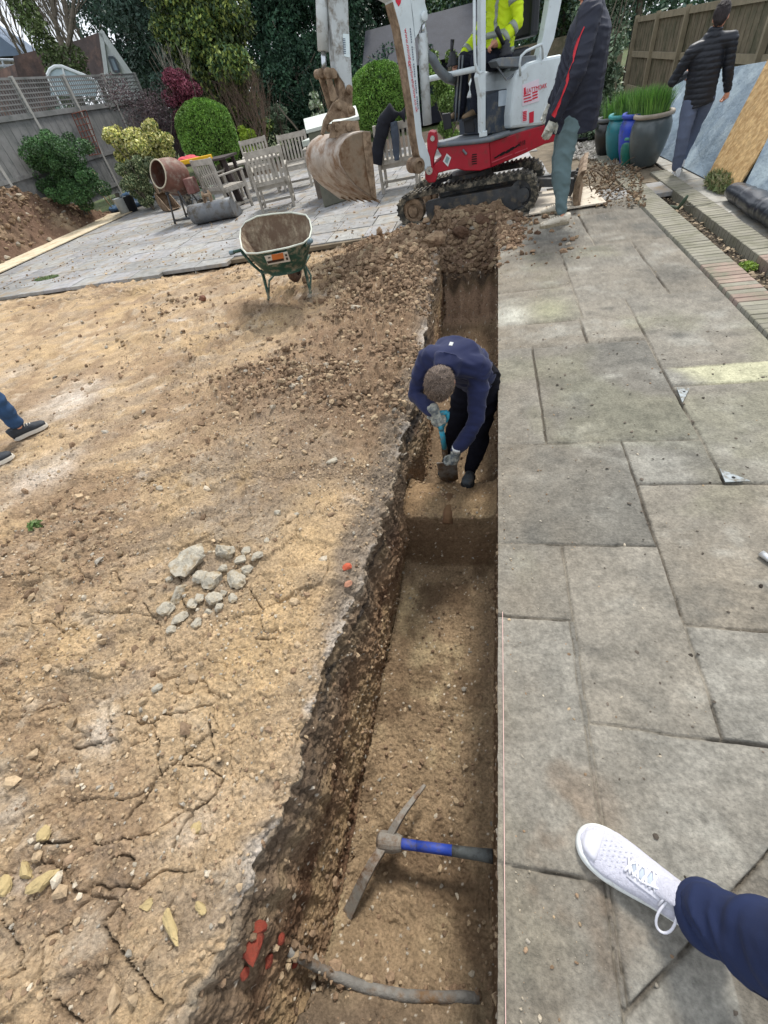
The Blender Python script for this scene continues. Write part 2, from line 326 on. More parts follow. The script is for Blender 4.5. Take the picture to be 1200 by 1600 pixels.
    C=mixc(C,wallc,isW)
    C=mixc(C,white*.8,isS*sst(-.09,-.0,uu)*sst(-.1,.35,fbm(u*9,v*6,117,4))*.75)
    flc=np.broadcast_to(np.array([.30,.215,.13]),X.shape+(3,)).copy()
    flc=mixc(flc,np.array([.40,.31,.185]),sst(-.05,.45,fbm(X*4,Yz*2.5,121,4))); flc=mixc(flc,np.array([.15,.10,.06]),sst(.0,.4,fbm(X*5,Yz*4,122,4))*.8)
    flc=mixc(flc,np.array([.16,.12,.085]),1-sst(-.45,-.15,Yg)); flc=mixc(flc,np.array([.17,.11,.065]),sst(1.86,1.9,Yg)*(1-sst(1.97,2.,Yg))*.8); flc=mixc(flc,np.array([.30,.20,.11]),sst(1.97,2.02,Yg)*(1-sst(2.3,2.45,Yg))*.7)
    flc=mixc(flc,np.array([.14,.095,.06]),sst(2.4,2.6,Yg)*.7); flc=mixc(flc,np.array([.19,.125,.085]),sst(6.2,6.3,Yg)); flc=mixc(flc,np.array([.27,.19,.13]),sst(6.2,6.3,Yg)*sst(0,.3,fbm(X*9,Yg*9,127,4))); flc=mixc(flc,np.array([.36,.245,.165]),sst(5.6,6.04,Yg)*(1-sst(6.16,6.2,Yg))*.9); flc=mixc(flc,black,sst(6.17,6.21,Yg)*(1-sst(6.24,6.29,Yg))*.6*sst(-.2,.3,fbm(X*9,Yz*9,128,3)))  # earth at the end wall coloured paler to offset the occlusion there
    C=mixc(C,flc,isF); C=mixc(C,brown*.8,isR)
    # flecks of chalk and flint
    c1,c2,cid=worley(u*42,v*42,131); fl=((cid>.93)&(c1<.16+.1*_h(np.floor(u*9),np.floor(v*9),3)))*1.; C=mixc(C,np.array([.62,.56,.46]),fl*(isW+isF+.5*crumb)*.8)
    C=C*(1+.22*n3+.22*fbm(X*38,(Yg+Z)*38*(1-isF)+isF*LY*38,140,3,.7)+.16*isS*(idf-.5))[...,None]; C=C*(1-.55*tmp)[...,None]; C=np.clip(C,.01,.8)  # last factors: soil mottling, then colour darkened along the crack lines
    V=np.stack([fx,Y2,fz],-1)
    return V,C,(ny,X.shape[1])
V,C,(ny_,nx_)=build_dirt()
DV=V
earth=mat('earth',attr=True,rough=.95,var=.34,vs_=75,bump=1,bs=110,bd=.014,spec=.12)
g_=mesh_np('ground',V,grid_faces(ny_,nx_),earth,col=C); struct(g_)
def dirt_z(x,y):
    i=int(np.clip(np.searchsorted(TY,y),0,len(TY)-1)); row=DV[i,:780]; return float(np.interp(x,row[:,0],row[:,2]))
_q=(DV.reshape(-1,3)-CP)@CM.T; _pxy=_q[:,:2]/np.maximum(_q[:,2:],1e-3)*F_+np.array([600,800]); _dep=np.where(_q[:,2]>.1,_q[:,2],99)
def on_dirt(x,y,r=4.):
    "point of the ground mesh seen at this place in the photo"
    m_=(np.abs(_pxy[:,0]-x)<r)&(np.abs(_pxy[:,1]-y)<r)
    if not m_.any(): return PZ(x,y,-.06)
    i=np.where(m_)[0]; dm=_dep[i].min(); i=i[_dep[i]<dm+.06]; i=i[np.argmin(np.hypot(_pxy[i,0]-x,_pxy[i,1]-y))]; return DV.reshape(-1,3)[i].copy()
# ---------------- right patio: riven slabs
XR=1.845
SL=[(.0,.345,-.75,.12),(.345,.345+1e-3,-9,-9),(.0,.345,.12,.935),(.0,.36,.935,1.335),(.36,.76,.54,1.335),(.355,1.25,-.75,.54),(.76,1.55,.945,1.74),(.76,1.55,.54,.945),(1.25,1.85,-.75,.54),(1.55,1.85,.54,1.74),
 (.0,.76,1.335,2.1),(.76,1.155,1.74,2.1),(.0,.36,2.1,3.3),(.36,1.155,2.1,3.3),(1.155,1.85,1.74,2.64),(1.155,1.85,2.64,2.87),(1.155,1.85,2.87,4.04),(.76,1.155,3.3,4.04),(.0,.76,3.3,3.72),(.0,.79,3.72,4.45),(.0,.79,4.45,5.5),
 (.79,1.5,4.04,5.5),(1.5,1.85,4.04,4.74),(1.5,1.85,4.74,5.5),(.0,1.15,5.5,5.85),(.0,1.15,5.85,6.75),(1.15,1.85,5.5,6.75),(.0,.9,6.75,7.5),(.9,1.85,6.75,7.5)]
def build_patio():
    ys=adapt(-.75,7.3,.0045,1.6,.2); t=np.linspace(0,1,430); NE=8
    Y=ys[:,None]; x0=redge(Y)-.004
    X=x0+(XR-x0)*t[None,:]**1.1; Yg=Y+0*X
    wx=X+.006*fbm(Yg*3,X*3,201,2)+.003*fbm(Yg*14,X*9,211,2); wy=Yg+.007*fbm(X*3,Yg*3,202,2)+.003*fbm(X*14,Yg*9,212,2)
    gd=np.full(X.shape,9.); ident=np.zeros(X.shape,int); edge_in=np.full(X.shape,9.)
    for i,(a,b,c,d) in enumerate(SL):
        if b-a<.01: continue
        ins=(wx>=a)&(wx<b)&(wy>=c)&(wy<d); m_=np.minimum(np.minimum(np.where(a<=0,9,wx-a),np.where(b>1.84,9,b-wx)),np.minimum(wy-c,d-wy))
        gd=np.where(ins,m_,gd); ident=np.where(ins,i,ident)
    # diagonal cut joint at the near right corner
    p,q=PZ(1200,1330)[:2],PZ(975,1600)[:2]; dg=polydist(wx,wy,[p+(p-q)*1.0,q-(p-q)*1.]); below=((q[0]-p[0])*(wy-p[1])-(q[1]-p[1])*(wx-p[0]))>0
    ident=np.where(below&(wx>.345),40,ident); gd=np.where(below&(wx>.345),dg,np.minimum(gd,dg+(wx<.345)*9))
    gw=.0075+.005*fbm(X*4,Yg*4,203,3)+.0022*np.clip(Yg-1,0,5); g=1-sst(0,1,gd/np.maximum(gw,.003)) ; bev=np.exp(-gd/.014)
    lid=_h(ident.astype(float),ident*0.,5)
    Z=.006*(lid-.5)+.0075*np.abs(fbm(X*3,Yg*5,204,5,.6))+.0016*fbm(X*22,Yg*30,205,4)+(.3*lid*.01)*np.sin(0*X)
    fill=.25+.75*sst(-.3,.3,fbm(X*2.3,Yg*2.3,206,3)+.5*fbm(X*16,Yg*16,209,3))
    Z=Z-.02*g*(.25+.75*fill)-.004*bev
    sp,_,spid=worley(X*70,Yg*70,207); Z=Z-.002*np.clip(.35-sp,0,1)*(spid>.7)
    base=np.array([.255,.25,.225]); warm=np.array([.32,.275,.21]); dark=np.array([.13,.13,.12]); green=np.array([.27,.275,.18]); pale=np.array([.44,.44,.40])
    def mixc(A,B,t): return A+(B-A)*np.clip(t,0,1)[...,None]
    C=np.broadcast_to(base,X.shape+(3,)).copy(); C=C*(.76+.46*lid)[...,None]
    C=mixc(C,warm,_h(ident.astype(float),ident*0.,9)*.55+.25*fbm(X*2,Yg*2,220,3)); n=fbm(X*3.5,Yg*5,221,5,.6)
    C=mixc(C,dark,sst(.08,.6,n)*.6); C=mixc(C,pale,sst(.1,.6,-n)*.55); C=mixc(C,green,sst(.1,.5,fbm(X*1.7+3,Yg*1.7,222,4))*.35)
    C=mixc(C,warm*.9,np.exp(-(X-.1)/.35)*(.35+.5*fbm(X*5,Yg*3,223,4))*(1-sst(4,6,Yg)))
    C=mixc(C,np.array([.235,.165,.11]),sst(-.1,.4,fbm(X*6,Yg*6,229,4))*np.exp(-((X-.2)/.22)**2-((Yg-.15)/.3)**2)*.8)
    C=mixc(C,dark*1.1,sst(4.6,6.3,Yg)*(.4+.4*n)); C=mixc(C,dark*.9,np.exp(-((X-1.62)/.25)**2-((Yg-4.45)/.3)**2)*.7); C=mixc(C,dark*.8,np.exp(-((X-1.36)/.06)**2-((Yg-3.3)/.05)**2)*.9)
    C=mixc(C,np.array([.62,.62,.43]),((ident==15)&(wx>1.18))*sst(-.1,.15,(wx-1.25)*.9-(wy-2.75)*-.6+.12*n)*.85)
    C=mixc(C,np.array([.66,.67,.60]),(ident==19)*np.exp(-((X-.22)/.16)**2-((Yg-3.9)/.2)**2)*.8); C=mixc(C,green*1.4,(ident==19)*np.exp(-((X-.55)/.18)**2-((Yg-3.95)/.25)**2)*.7)
    C=mixc(C,np.array([.12,.10,.08]),g*(.2+.6*fill)); C=mixc(C,np.array([.40,.37,.31]),g*(1-fill)*.8)
    C=mixc(C,np.array([.14,.115,.085]),(ident==40)*1.*(wx>.6)*.5)
    C=np.clip(.66*np.array([1.03,1.0,.955])*C*(1+.16*vn(X*60,Yg*60,231)+.34*fbm(X*12,Yg*16,232,5,.65))[...,None],.02,.8)
    # left edge drop
    e=np.linspace(0,1,NE)[None,::-1]; Xe=X[:,:1]+.004*fbm(Y*30,Y*0,240,3)+.004*(1-e)*0+0*e; Ze=Z[:,:1]-.003-e*.055; Xe=Xe+.004*(e)
    Ce=np.broadcast_to(np.array([.17,.145,.12]),Xe.shape+(3,))
    X=np.concatenate([Xe,X],1);Z=np.concatenate([Ze,Z],1);C=np.concatenate([Ce,C],1);Yg=Y+0*X
    return np.stack([X,Yg,Z],-1),C
V,C=build_patio()
stone=mat('riven_stone',attr=True,rough=.86,var=.26,vs_=90,bump=1,bs=70,bd=.008,spec=.3)
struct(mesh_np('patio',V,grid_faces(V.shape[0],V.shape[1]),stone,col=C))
# ---------------- generic slab field (one mesh, real gaps)
def slabs(name,rows,m,z=0.,colf=None,th=.05,gap=.006,jit=.003,tilt=.004,clip=None,bev=.004):
    Vs=[];Fs=[];Cs=[]
    for (x0,x1,y0,y1) in rows:
        if clip and not clip((x0+x1)/2,(y0+y1)/2): continue
        g=gap; a,b,c,d=x0+g,x1-g,y0+g,y1-g; zz=z+random.uniform(-jit,jit); tx,ty=random.uniform(-tilt,tilt),random.uniform(-tilt,tilt)
        cc=np.array(colf(x0,y0)); B=len(Vs)*1
        ring=[]
        for (ins,h) in ((0,-th),(0,-bev),(bev,0)):
            for (x,y) in ((a+ins,c+ins),(b-ins,c+ins),(b-ins,d-ins),(a+ins,d-ins)):
                Vs.append((x+random.uniform(-1,1)*.0015,y+random.uniform(-1,1)*.0015,zz+h+tx*(x-a)+ty*(y-c))); Cs.append(cc)
        for r in (0,1):
            for k in range(4): Fs.append((B+r*4+k,B+r*4+(k+1)%4,B+r*4+4+(k+1)%4,B+r*4+4+k))
        Fs.append((B+8,B+9,B+10,B+11))
    return mesh_np(name,Vs,Fs,m,col=np.array(Cs),smooth=False)
stone2=mat('paving_stone',attr=True,rough=.8,var=.28,vs_=7,bump=.5,bs=60,bd=.006,spec=.35,dirt=srgb('8b7c66'),ds=2.5,dth=.58)
rows=[]; y=7.22
first=True
while y<16.5:
    h=random.choice([.6,.6,.45,.6]); x=-11.2+random.uniform(0,.5)
    while x<1.9:
        w_=random.choice([.45,.6,.75,.6]); rows.append((x,x+w_,y,y+h)); x+=w_
    y+=h
def clipL(x,y):
    if x>-.95 and y<7.35: return False
    if x>1.0 and y>7.9: return False
    return True
# rows in front of the straight edge on the left
x=-11.2
while x<-4.6: rows.append((x,x+.6,6.77 if x<-5.6 else 6.9,7.22)); x+=.6
cf=lambda x,y:np.array([.255,.252,.245])*random.uniform(.78,1.15)*np.array([1,1,random.uniform(.95,1.04)])
o=slabs('patio',rows,stone2,colf=cf,clip=clipL,tilt=.006); struct(o)
fy=mat('joint_fill',srgb('6b604f'),rough=.95,var=.3,bump=.5)
b=MB(); b.prism([(-11.4,6.8,-.02),(-1.2,7.18,-.02),(-1.2,7.5,-.02),(3.1,7.5,-.02),(3.1,17,-.02),(-11.4,17,-.02)],(0,0,-.05)); struct(b.obj('paving_bed',fy))
rows=[]; y=2.4
while y<11.5: 
    h=random.choice([.6,.45]); rows+= [(2.56,2.56+.62,y,y+h),(3.18,3.9,y,y+h)]; y+=h
o=slabs('path',rows,stone2,z=.0,colf=lambda x,y:np.array([.27,.26,.23])*random.uniform(.85,1.15),tilt=.002); struct(o)
b=MB(); b.box((3.25,7,-.045),(1.4,10,.05)); struct(b.obj('path_bed',fy))
# ---------------- brick edgings with the soil channel between them
brickm=mat('edging_brick',attr=True,rough=.9,var=.25,vs_=8,bump=.8,bs=35,bd=.006,dirt=srgb('6f6d5c'),ds=4,dth=.52)
rows=[]; y=2.6
while y<12.6:
    rows.append((1.875,2.135,y,y+.074)); y+=.076
bc=lambda x,y: np.array([.25,.235,.20])*random.uniform(.85,1.12)*(np.array([1.15,.9,.85]) if 3.6<y<4.6 and random.random()<.6 else np.array([1,1,.93]))
o=slabs('brick_edging',rows,brickm,z=.012,colf=bc,gap=.003,jit=.002,th=.12); tag(o,'row of worn buff bricks laid crosswise along the grey patio slabs','edging')
rows=[]; y=2.6
while y<8.3:
    rows.append((2.34,2.555,y,y+.074)); y+=.076
o=slabs('brick_edging',rows,brickm,z=.012,colf=bc,gap=.003,jit=.002,th=.12); tag(o,'brick kerb on the far side of the soil channel, below the leaning boards','edging')
soilm=mat('garden_soil',srgb('3f362b'),rough=.95,var=.35,vs_=20,bump=1,bs=60,bd=.02,dirt=srgb('8a7d62'),ds=30,dth=.6)
n=400; xs=np.linspace(2.12,2.36,24)[None,:]; ys=np.linspace(2.6,9,n)[:,None]; X=xs+0*ys; Yg=ys+0*xs
Z=-.085+.02*fbm(X*14,Yg*14,301,4)+.012*fbm(X*50,Yg*50,302,2)
struct(mesh_np('channel_soil',np.stack([X,Yg,Z],-1),grid_faces(n,24),soilm))
# ---------------- wide ground sheet with a gap for the trench plot
lawn=mat('lawn',srgb('46542a'),rough=.95,var=.35,vs_=3,bump=.8,bs=40,bd=.03,dirt=srgb('4a3d2b'),ds=1.5,dth=.57)
b=MB()
for (x0,x1,y0,y1) in [(-150,-12,-60,250),(-12,160,7.45,250),(XR+.02,160,-60,7.45),(-12,XR+.02,-60,-.74)]:
    b.add([(x0,y0,-.11),(x1,y0,-.11),(x1,y1,-.11),(x0,y1,-.11)],[(0,1,2,3)])
struct(b.obj('garden_ground',lawn))

# ============================================================ loose clods and stones lying about (uncountable)
_t=(1+5**.5)/2
ICO_V=np.array([(-1,_t,0),(1,_t,0),(-1,-_t,0),(1,-_t,0),(0,-1,_t),(0,1,_t),(0,-1,-_t),(0,1,-_t),(_t,0,-1),(_t,0,1),(-_t,0,-1),(-_t,0,1)])/np.hypot(1,_t)
ICO_F=np.array([(0,11,5),(0,5,1),(0,1,7),(0,7,10),(0,10,11),(1,5,9),(5,11,4),(11,10,2),(10,7,6),(7,1,8),(3,9,4),(3,4,2),(3,2,6),(3,6,8),(3,8,9),(4,9,5),(2,4,11),(6,2,10),(8,6,7),(9,8,1)])
def subdiv(V,F):
    V=[tuple(v) for v in V]; mid={}; out=[]
    def m_(a,b):
        k=(min(a,b),max(a,b))
        if k not in mid:
            p=np.array(V[a])+np.array(V[b]); V.append(tuple(p/np.linalg.norm(p))); mid[k]=len(V)-1
        return mid[k]
    for a,b,c in F:
        x,y,z=m_(a,b),m_(b,c),m_(c,a); out+=[(a,x,z),(b,y,x),(c,z,y),(x,y,z)]
    return np.array(V),np.array(out)
ICO2_V,ICO2_F=subdiv(ICO_V,ICO_F)
def scatter(name,P,S,C,m,base=(ICO_V,ICO_F),flat=.7,jag=.36,smooth=False):
    P=np.asarray(P);n=len(P);bv,bf=base;k=len(bv)
    sc=np.stack([rng.uniform(.7,1.3,n),rng.uniform(.6,1.1,n),rng.uniform(.5,.9,n)*flat/.7],1)*np.asarray(S)[:,None]
    a=rng.uniform(0,6.28,n); tl=rng.uniform(-.5,.5,n)
    V=bv[None]*(1+jag*rng.uniform(-1,1,(n,k,1))); V=V*sc[:,None,:]
    x=V[...,0]*np.cos(tl)[:,None]+V[...,2]*np.sin(tl)[:,None]; z=-V[...,0]*np.sin(tl)[:,None]+V[...,2]*np.cos(tl)[:,None]; y=V[...,1]
    V=np.stack([x*np.cos(a)[:,None]-y*np.sin(a)[:,None],x*np.sin(a)[:,None]+y*np.cos(a)[:,None],z],-1)+P[:,None,:]
    F=bf[None]+(np.arange(n)*k)[:,None,None]
    return mesh_np(name,V.reshape(-1,3),F.reshape(-1,3),m,col=np.repeat(np.asarray(C),k,0),smooth=smooth)
clodm=mat('clod_soil',attr=True,rough=.95,var=.3,vs_=60,bump=.8,bs=140,bd=.006,spec=.15)
def on_ground(n,f,smin,smax,pw=2.5,side='s'):
    "random vertices of the ground mesh weighted by mask f(X,Y)"
    A=DV[:, :780] if side=='s' else DV[:,780:]
    x=A[...,0].ravel();y=A[...,1].ravel();z=A[...,2].ravel()
    dx=np.abs(np.gradient(A[...,0],axis=1))+np.abs(np.gradient(A[...,2],axis=1)); dy=np.abs(np.gradient(A[...,1],axis=0)); w_=(dx*dy).ravel()*f(x,y,z)
    w_=np.clip(w_,0,None); i=rng.choice(len(x),n,p=w_/w_.sum()); S=smin+(smax-smin)*rng.random(n)**pw
    return np.stack([x[i]+rng.uniform(-.004,.004,n),y[i]+rng.uniform(-.004,.004,n),z[i]+S*.25],1),S
PALC=np.array([[.26,.18,.115],[.20,.135,.085],[.33,.245,.155],[.40,.30,.19],[.44,.38,.29],[.30,.27,.22]])
def palc(n,w_): w_=np.array(w_,float); return PALC[rng.choice(6,n,p=w_/w_.sum())]*rng.uniform(.8,1.2,(n,1))
P1,S1=on_ground(13000,lambda x,y,z:(dirt_masks(x,y)**1.5+.02)*(x>-4.5)*(y<7.2)*np.clip(.25+1.6*fbm(x*2.5,y*2.5,405,3),.05,1.5),.004,.032,5)
P2,S2=on_ground(5000,lambda x,y,z:((x>-3)&(y<3.5))*(.2+(fbm(x*1.5,y*1.5,400,3)>0)),.003,.013,3)
P3,S3=on_ground(2500,lambda x,y,z:(x>-10)*1.,.008,.03,3)
P4,S4=on_ground(5000,lambda x,y,z:(y<6.3)*(.3+1.*(z<-.5)),.003,.016,3,'f')
P6,S6=on_ground(1500,lambda x,y,z:(y>6.22)*1.,.01,.06,2.5,'f'); P7,S7=on_ground(9000,lambda x,y,z:((x>-4)&(y<4.5))*(.15+1.*(fbm(x*2.2,y*2.2,402,3)>.05)),.002,.009,2)
P5,S5=on_ground(2600,lambda x,y,z:np.exp(-((x+1.3)/.55)**2-((y-6.0)/.7)**2)+np.exp(-((x+.3)/.6)**2-((y-6.9)/.35)**2)*2,.012,.055,2.5)
o=scatter('loose_soil',np.concatenate([P1,P2,P3,P4,P5,P6,P7]),np.concatenate([S1,S2,S3,S4,S5,S6,S7]),np.concatenate([palc(13000,[6,6,3,1,.25,.15])*.92,palc(5000,[1,1,3,5,2,1]),palc(2500,[2,1,4,4,1,1]),palc(5000,[3,3,2,1,.5,.5]),palc(2600,[5,6,2,.7,.3,.1])*.9,palc(1500,[5,6,2,.6,.2,.1])*.8,palc(9000,[2,1,3,4,2,1])]),clodm)
o['kind']='stuff'
# heap spilling over the patio at the far end of the trench
xs=np.linspace(.02,1.15,150)[None,:];ys=np.linspace(5.1,7.6,260)[:,None];X=xs+0*ys;Yg=ys+0*xs
g=.17*np.exp(-((X-.10)/.33)**2-((Yg-6.98)/.36)**2)+.10*np.exp(-((X-.25)/.2)**2-((Yg-6.2)/.45)**2)
Zh=g*(1+.25*fbm(X*5,Yg*5,410,3))-.035+.02*fbm(X*14,Yg*14,411,4); X=np.maximum(X,redge(Yg)+.005)
Ch=np.array([.22,.145,.10])*(1+.35*fbm(X*9,Yg*9,412,4))[...,None]
o=mesh_np('spoil_heap',np.stack([X,Yg,Zh],-1),grid_faces(260,150),earth,col=Ch); o['kind']='stuff'
n=1500; i=rng.choice(X.size,n,p=(np.clip(g,.004,1)**1.2).ravel()/(np.clip(g,.004,1)**1.2).sum()); S=.008+.035*rng.random(n)**3
zz=np.maximum(Zh.ravel()[i],0)
o=scatter('loose_soil',np.stack([X.ravel()[i],Yg.ravel()[i],zz+S*.3],1),S,palc(n,[5,5,2,.7,.3,.2])*np.array([.82,.80,.80]),clodm); o['kind']='stuff'
# grit swept over the slabs
n=2600; x=.1+1.7*rng.random(n)**2.6; y=-.7+7.5*rng.random(n)**1.4; S=.001+.006*rng.random(n)**6
o=scatter('grit',np.stack([x,y,0*x+.002],1),S,palc(n,[2,2,1,1,3,3]),clodm); o['kind']='stuff'
n=900; x=-10+9*rng.random(n); y=7.25+4*rng.random(n)**1.5; S=.006+.02*rng.random(n)**3
o=scatter('loose_soil',np.stack([x,y,0*x+.006],1),S,palc(n,[3,3,2,1,1,1]),clodm); o['kind']='stuff'
# ============================================================ EXCAVATOR
white_p=mat('white_paint',srgb('c9d3d6'),rough=.45,var=.08,bump=.08,bs=30,dirt=srgb('8d8678'),ds=9,dth=.66)
grimy=mat('grimy_white',srgb('b4babb'),rough=.5,var=.12,bump=.15,bs=40,dirt=srgb('6b6153'),ds=8,dth=.56)
red_p=mat('red_paint',srgb('a3172b'),rough=.42,var=.12,bump=.06,bs=30,dirt=srgb('6e3a34'),ds=7,dth=.62)
mudsteel=mat('muddy_steel',srgb('8a7660'),rough=.75,var=.3,vs_=12,bump=.5,bs=50,dirt=srgb('5d4a38'),ds=10,dth=.52)
darksteel=mat('dark_steel',srgb('3d3f41'),rough=.6,var=.3,vs_=10,bump=.3,bs=40,dirt=srgb('6d6251'),ds=7,dth=.58)
rubber=mat('track_rubber',srgb('33332f'),rough=.85,var=.35,vs_=12,bump=.6,bs=50,dirt=srgb('8b8270'),ds=12,dth=.55)
blackp=mat('black_plastic',srgb('202228'),rough=.5,var=.2,bump=.1)
greyp=mat('grey_plastic',srgb('6b7278'),rough=.55,var=.15,bump=.1,dirt=srgb('8d877a'),ds=9,dth=.62)
bluepanel=mat('cab_panel',srgb('37404c'),rough=.6,var=.2,dirt=srgb('77705f'),ds=6,dth=.6)
bucketm=mat('worn_bucket_steel',srgb('a59b90'),rough=.5,metal=.3,var=.25,vs_=5,bump=.35,bs=30,dirt=srgb('7b6048'),ds=4,dth=.53)
chrome=mat('chrome_rod',srgb('b8bcc0'),rough=.25,metal=.9,var=.05,bump=0)
EX=thing('excavator','red and white mini excavator on rubber tracks at the far end of the trench','excavator',(-.2,7.6,0))
K=PY(765,262,7.35); _t=R_(38); fh=np.array([-math.cos(_t),-math.sin(_t),0]); qn=np.array([math.sin(_t),-math.cos(_t),0]); up=np.array([0,0,1.])
def SP(x,y,d=0): return PP(x,y,K-qn*d,qn)               # side plane of the platform, d inwards
def FP(x,y,d=0): return PY(x,y,7.35+d)
BO=PY(669,264,7.36)
def BPl(x,y,s=0): return PP(x,y,BO+qn*s,qn)              # boom plane, s towards camera
TU=np.array([.985,-.17,0]); TN=np.array([-.17,-.985,0]); TO=PZ(650,350)
def TP(x,y,d=0): return PP(x,y,TO-TN*d,TN)
def trace(name,f,pts,off,m,parent=EX,bevel=.008,d=0,**k):
    b=MB(); b.prism([f(x,y,d) for x,y in pts],off); return b.obj(name,m,parent,bevel=bevel,**k)
# --- tracks
outer=[(640,357),(629,349),(622,336),(621,322),(627,311),(640,304),(670,297),(700,291),(730,286),(760,281),(790,275),(812,271),(826,272),(835,280),(839,293),(838,310),(831,325),(819,336),(800,341),(760,346),(720,351),(680,355)]
inner=[(641,347),(633,341),(630,331),(630,322),(635,315),(645,311),(672,305),(702,299),(731,294),(761,289),(790,284),(810,281),(820,282),(827,288),(830,298),(829,309),(824,319),(815,327),(799,331),(760,336),(720,341),(680,345)]
def track(shift):
    offv=-TN*.24; sv=-TN*shift
    tr=bpy.data.objects.new('track',None); scene.collection.objects.link(tr); tr.parent=EX; tr.empty_display_size=.1
    O=[TP(x,y)+sv for x,y in outer]; I=[TP(x,y)+sv for x,y in inner]; n=len(O); b=MB()
    V=O+I+[p+offv for p in O]+[p+offv for p in I]; Fs=[]
    for i in range(n):
        j=(i+1)%n; Fs+=[(i,j,n+j,n+i),(2*n+j,2*n+i,3*n+i,3*n+j),(j,i,2*n+i,2*n+j),(n+i,n+j,3*n+j,3*n+i)]
    b.add(V,Fs)
    # lugs
    P=[Vector(p) for p in O]+[Vector(O[0])]; L_=0; cen=sum((Vector(p) for p in O),Vector())/n
    step=.062; nxt=0
    for a,c in zip(P[:-1],P[1:]):
        l=(c-a).length
        while nxt<L_+l:
            p=a+(c-a)*((nxt-L_)/l); d=(c-a).normalized(); nr=d.cross(Vector(TN)); 
            if nr.dot(p-cen)<0: nr=-nr
            q=p+nr*.006+Vector(offv)*.5; b.bar(q-Vector(offv)*.49,q+Vector(offv)*.49,.026,.024,up=nr); nxt+=step
        L_+=l
    b.obj('belt',rubber,tr,bevel=.003)
    b=MB(); b.prism([TP(x,y,.02)+sv for x,y in [(664,318),(700,309),(760,299),(812,289),(816,322),(800,329),(740,337),(668,345)]],offv*.7); b.obj('track_frame',darksteel,tr,bevel=.006)
    for (x,y,r,mm) in ((645,331,.155,mudsteel),(817,305,.19,darksteel)):
        c=TP(x,y,0)+sv; b=MB(); b.lathe(c-TN*.20,[(0,0),(r,0),(r,.17),(r*.86,.175),(r*.62,.17),(r*.6,.15),(r*.45,.15),(r*.43,.195),(0,.2)],n=28,axis=TN)
        b.obj('track_wheel',mm,tr,smooth=False)
    for i in range(3):
        c=TP(690+i*38,342-i*5,.03)+sv; b=MB(); b.lathe(c-TN*.15,[(0,0),(.06,0),(.06,.14),(0,.14)],n=16,axis=TN); b.obj('track_roller',darksteel,tr)
    return tr
track(0); track(.78)
b=MB(); c=TP(735,300,.5); b.box(c+np.array([0,0,-.02]),(.85,.55,.22)); b.lathe(c+np.array([0,0,.06]),[(.0,0),(.34,0),(.34,.12),(.30,.13),(.30,.2),(0,.2)],n=32); b.obj('undercarriage',darksteel,EX,bevel=.008)
b=MB()
for i in range(5): b.tube([TP(668,300,.15)+np.array([0,0,.0])+TU*(.03*i),TP(676,287,.15)+TU*(.03*i),TP(690,281,.15)+TU*(.03*i)+up*.01,TP(706,278,.15)+up*.01*i],.011,8)
b.obj('hose_bundle',blackp,EX,smooth=True)
# --- dozer blade behind
e0=TP(905,300,-.10); bl=MB(); prof=[(.0,.40),(.05,.41),(.02,.33),(.0,.24),(.0,.15),(.03,.05),(.06,0),(.02,0),(-.05,.05),(-.075,.15),(-.07,.26),(-.045,.35)]
bz=e0-up*e0[2]
bl.prism([bz+TU*x+up*z for x,z in prof],-TN*1.15)
bl.obj('dozer_blade',mudsteel,EX,bevel=.006)
b=MB()
for d in (.25,.8): b.bar(TP(815,285,d),bz-TN*(d+.1)+up*.22,.09,.09)
for d in (.15,.35,.55): b.bar(bz-TN*d+up*.34+TU*-.05,bz-TN*d+up*.12-TU*.12,.03,.05)
b.obj('blade_arm',darksteel,EX,bevel=.005)
# --- red platform
side=[(765,222),(790,214),(815,205),(850,195),(868,190),(868,221),(852,225),(820,240),(800,249),(768,262)]
trace('platform_side',SP,side,-qn*.85,red_p,bevel=.012)
left=[(683,231),(700,228),(712,227),(764,222),(767,262),(750,267),(727,267),(714,264),(702,266),(686,270),(672,285),(665,281),(667,268),(675,262),(680,256),(688,250),(690,243),(686,237)]
trace('platform_front',FP,left,(0,.4,0),red_p,bevel=.01,d=-.012)
trace('swing_bracket',FP,[(669,207),(674,205),(680,207),(682,214),(684,228),(680,240),(677,250),(677,262),(684,274),(680,285),(670,286),(664,280),(664,268),(668,255),(668,240),(667,220)],(0,.2,0),red_p,bevel=.012,d=-.05)
b=MB(); b.lathe(FP(676,216,-.075),[(0,0),(.028,0),(.028,.03),(0,.03)],n=14,axis=(0,-1,0)); b.obj('pivot_pin',chrome,EX); b=MB(); b.lathe(FP(671,266,-.12),[(.012,0),(.045,0),(.045,.03),(.012,.03)],n=18,axis=(0,-1,0)); b.obj('pivot_pin',chrome,EX)
# floor
fl=[SP(764,222),SP(868,189),SP(868,189)-qn*.85,FP(684,229,.2)-qn*.2,FP(684,230)]
b=MB(); b.prism([p+up*.002 for p in fl],(0,0,.03)); b.obj('cab_floor',greyp,EX,bevel=.004)
b=MB(); b.tube([FP(682,227,-.02),FP(700,225,-.02),FP(745,221,-.02),SP(766,218,-.02),SP(795,208,-.01)],.028,8); b.obj('floor_edge_trim',greyp,EX,smooth=True)
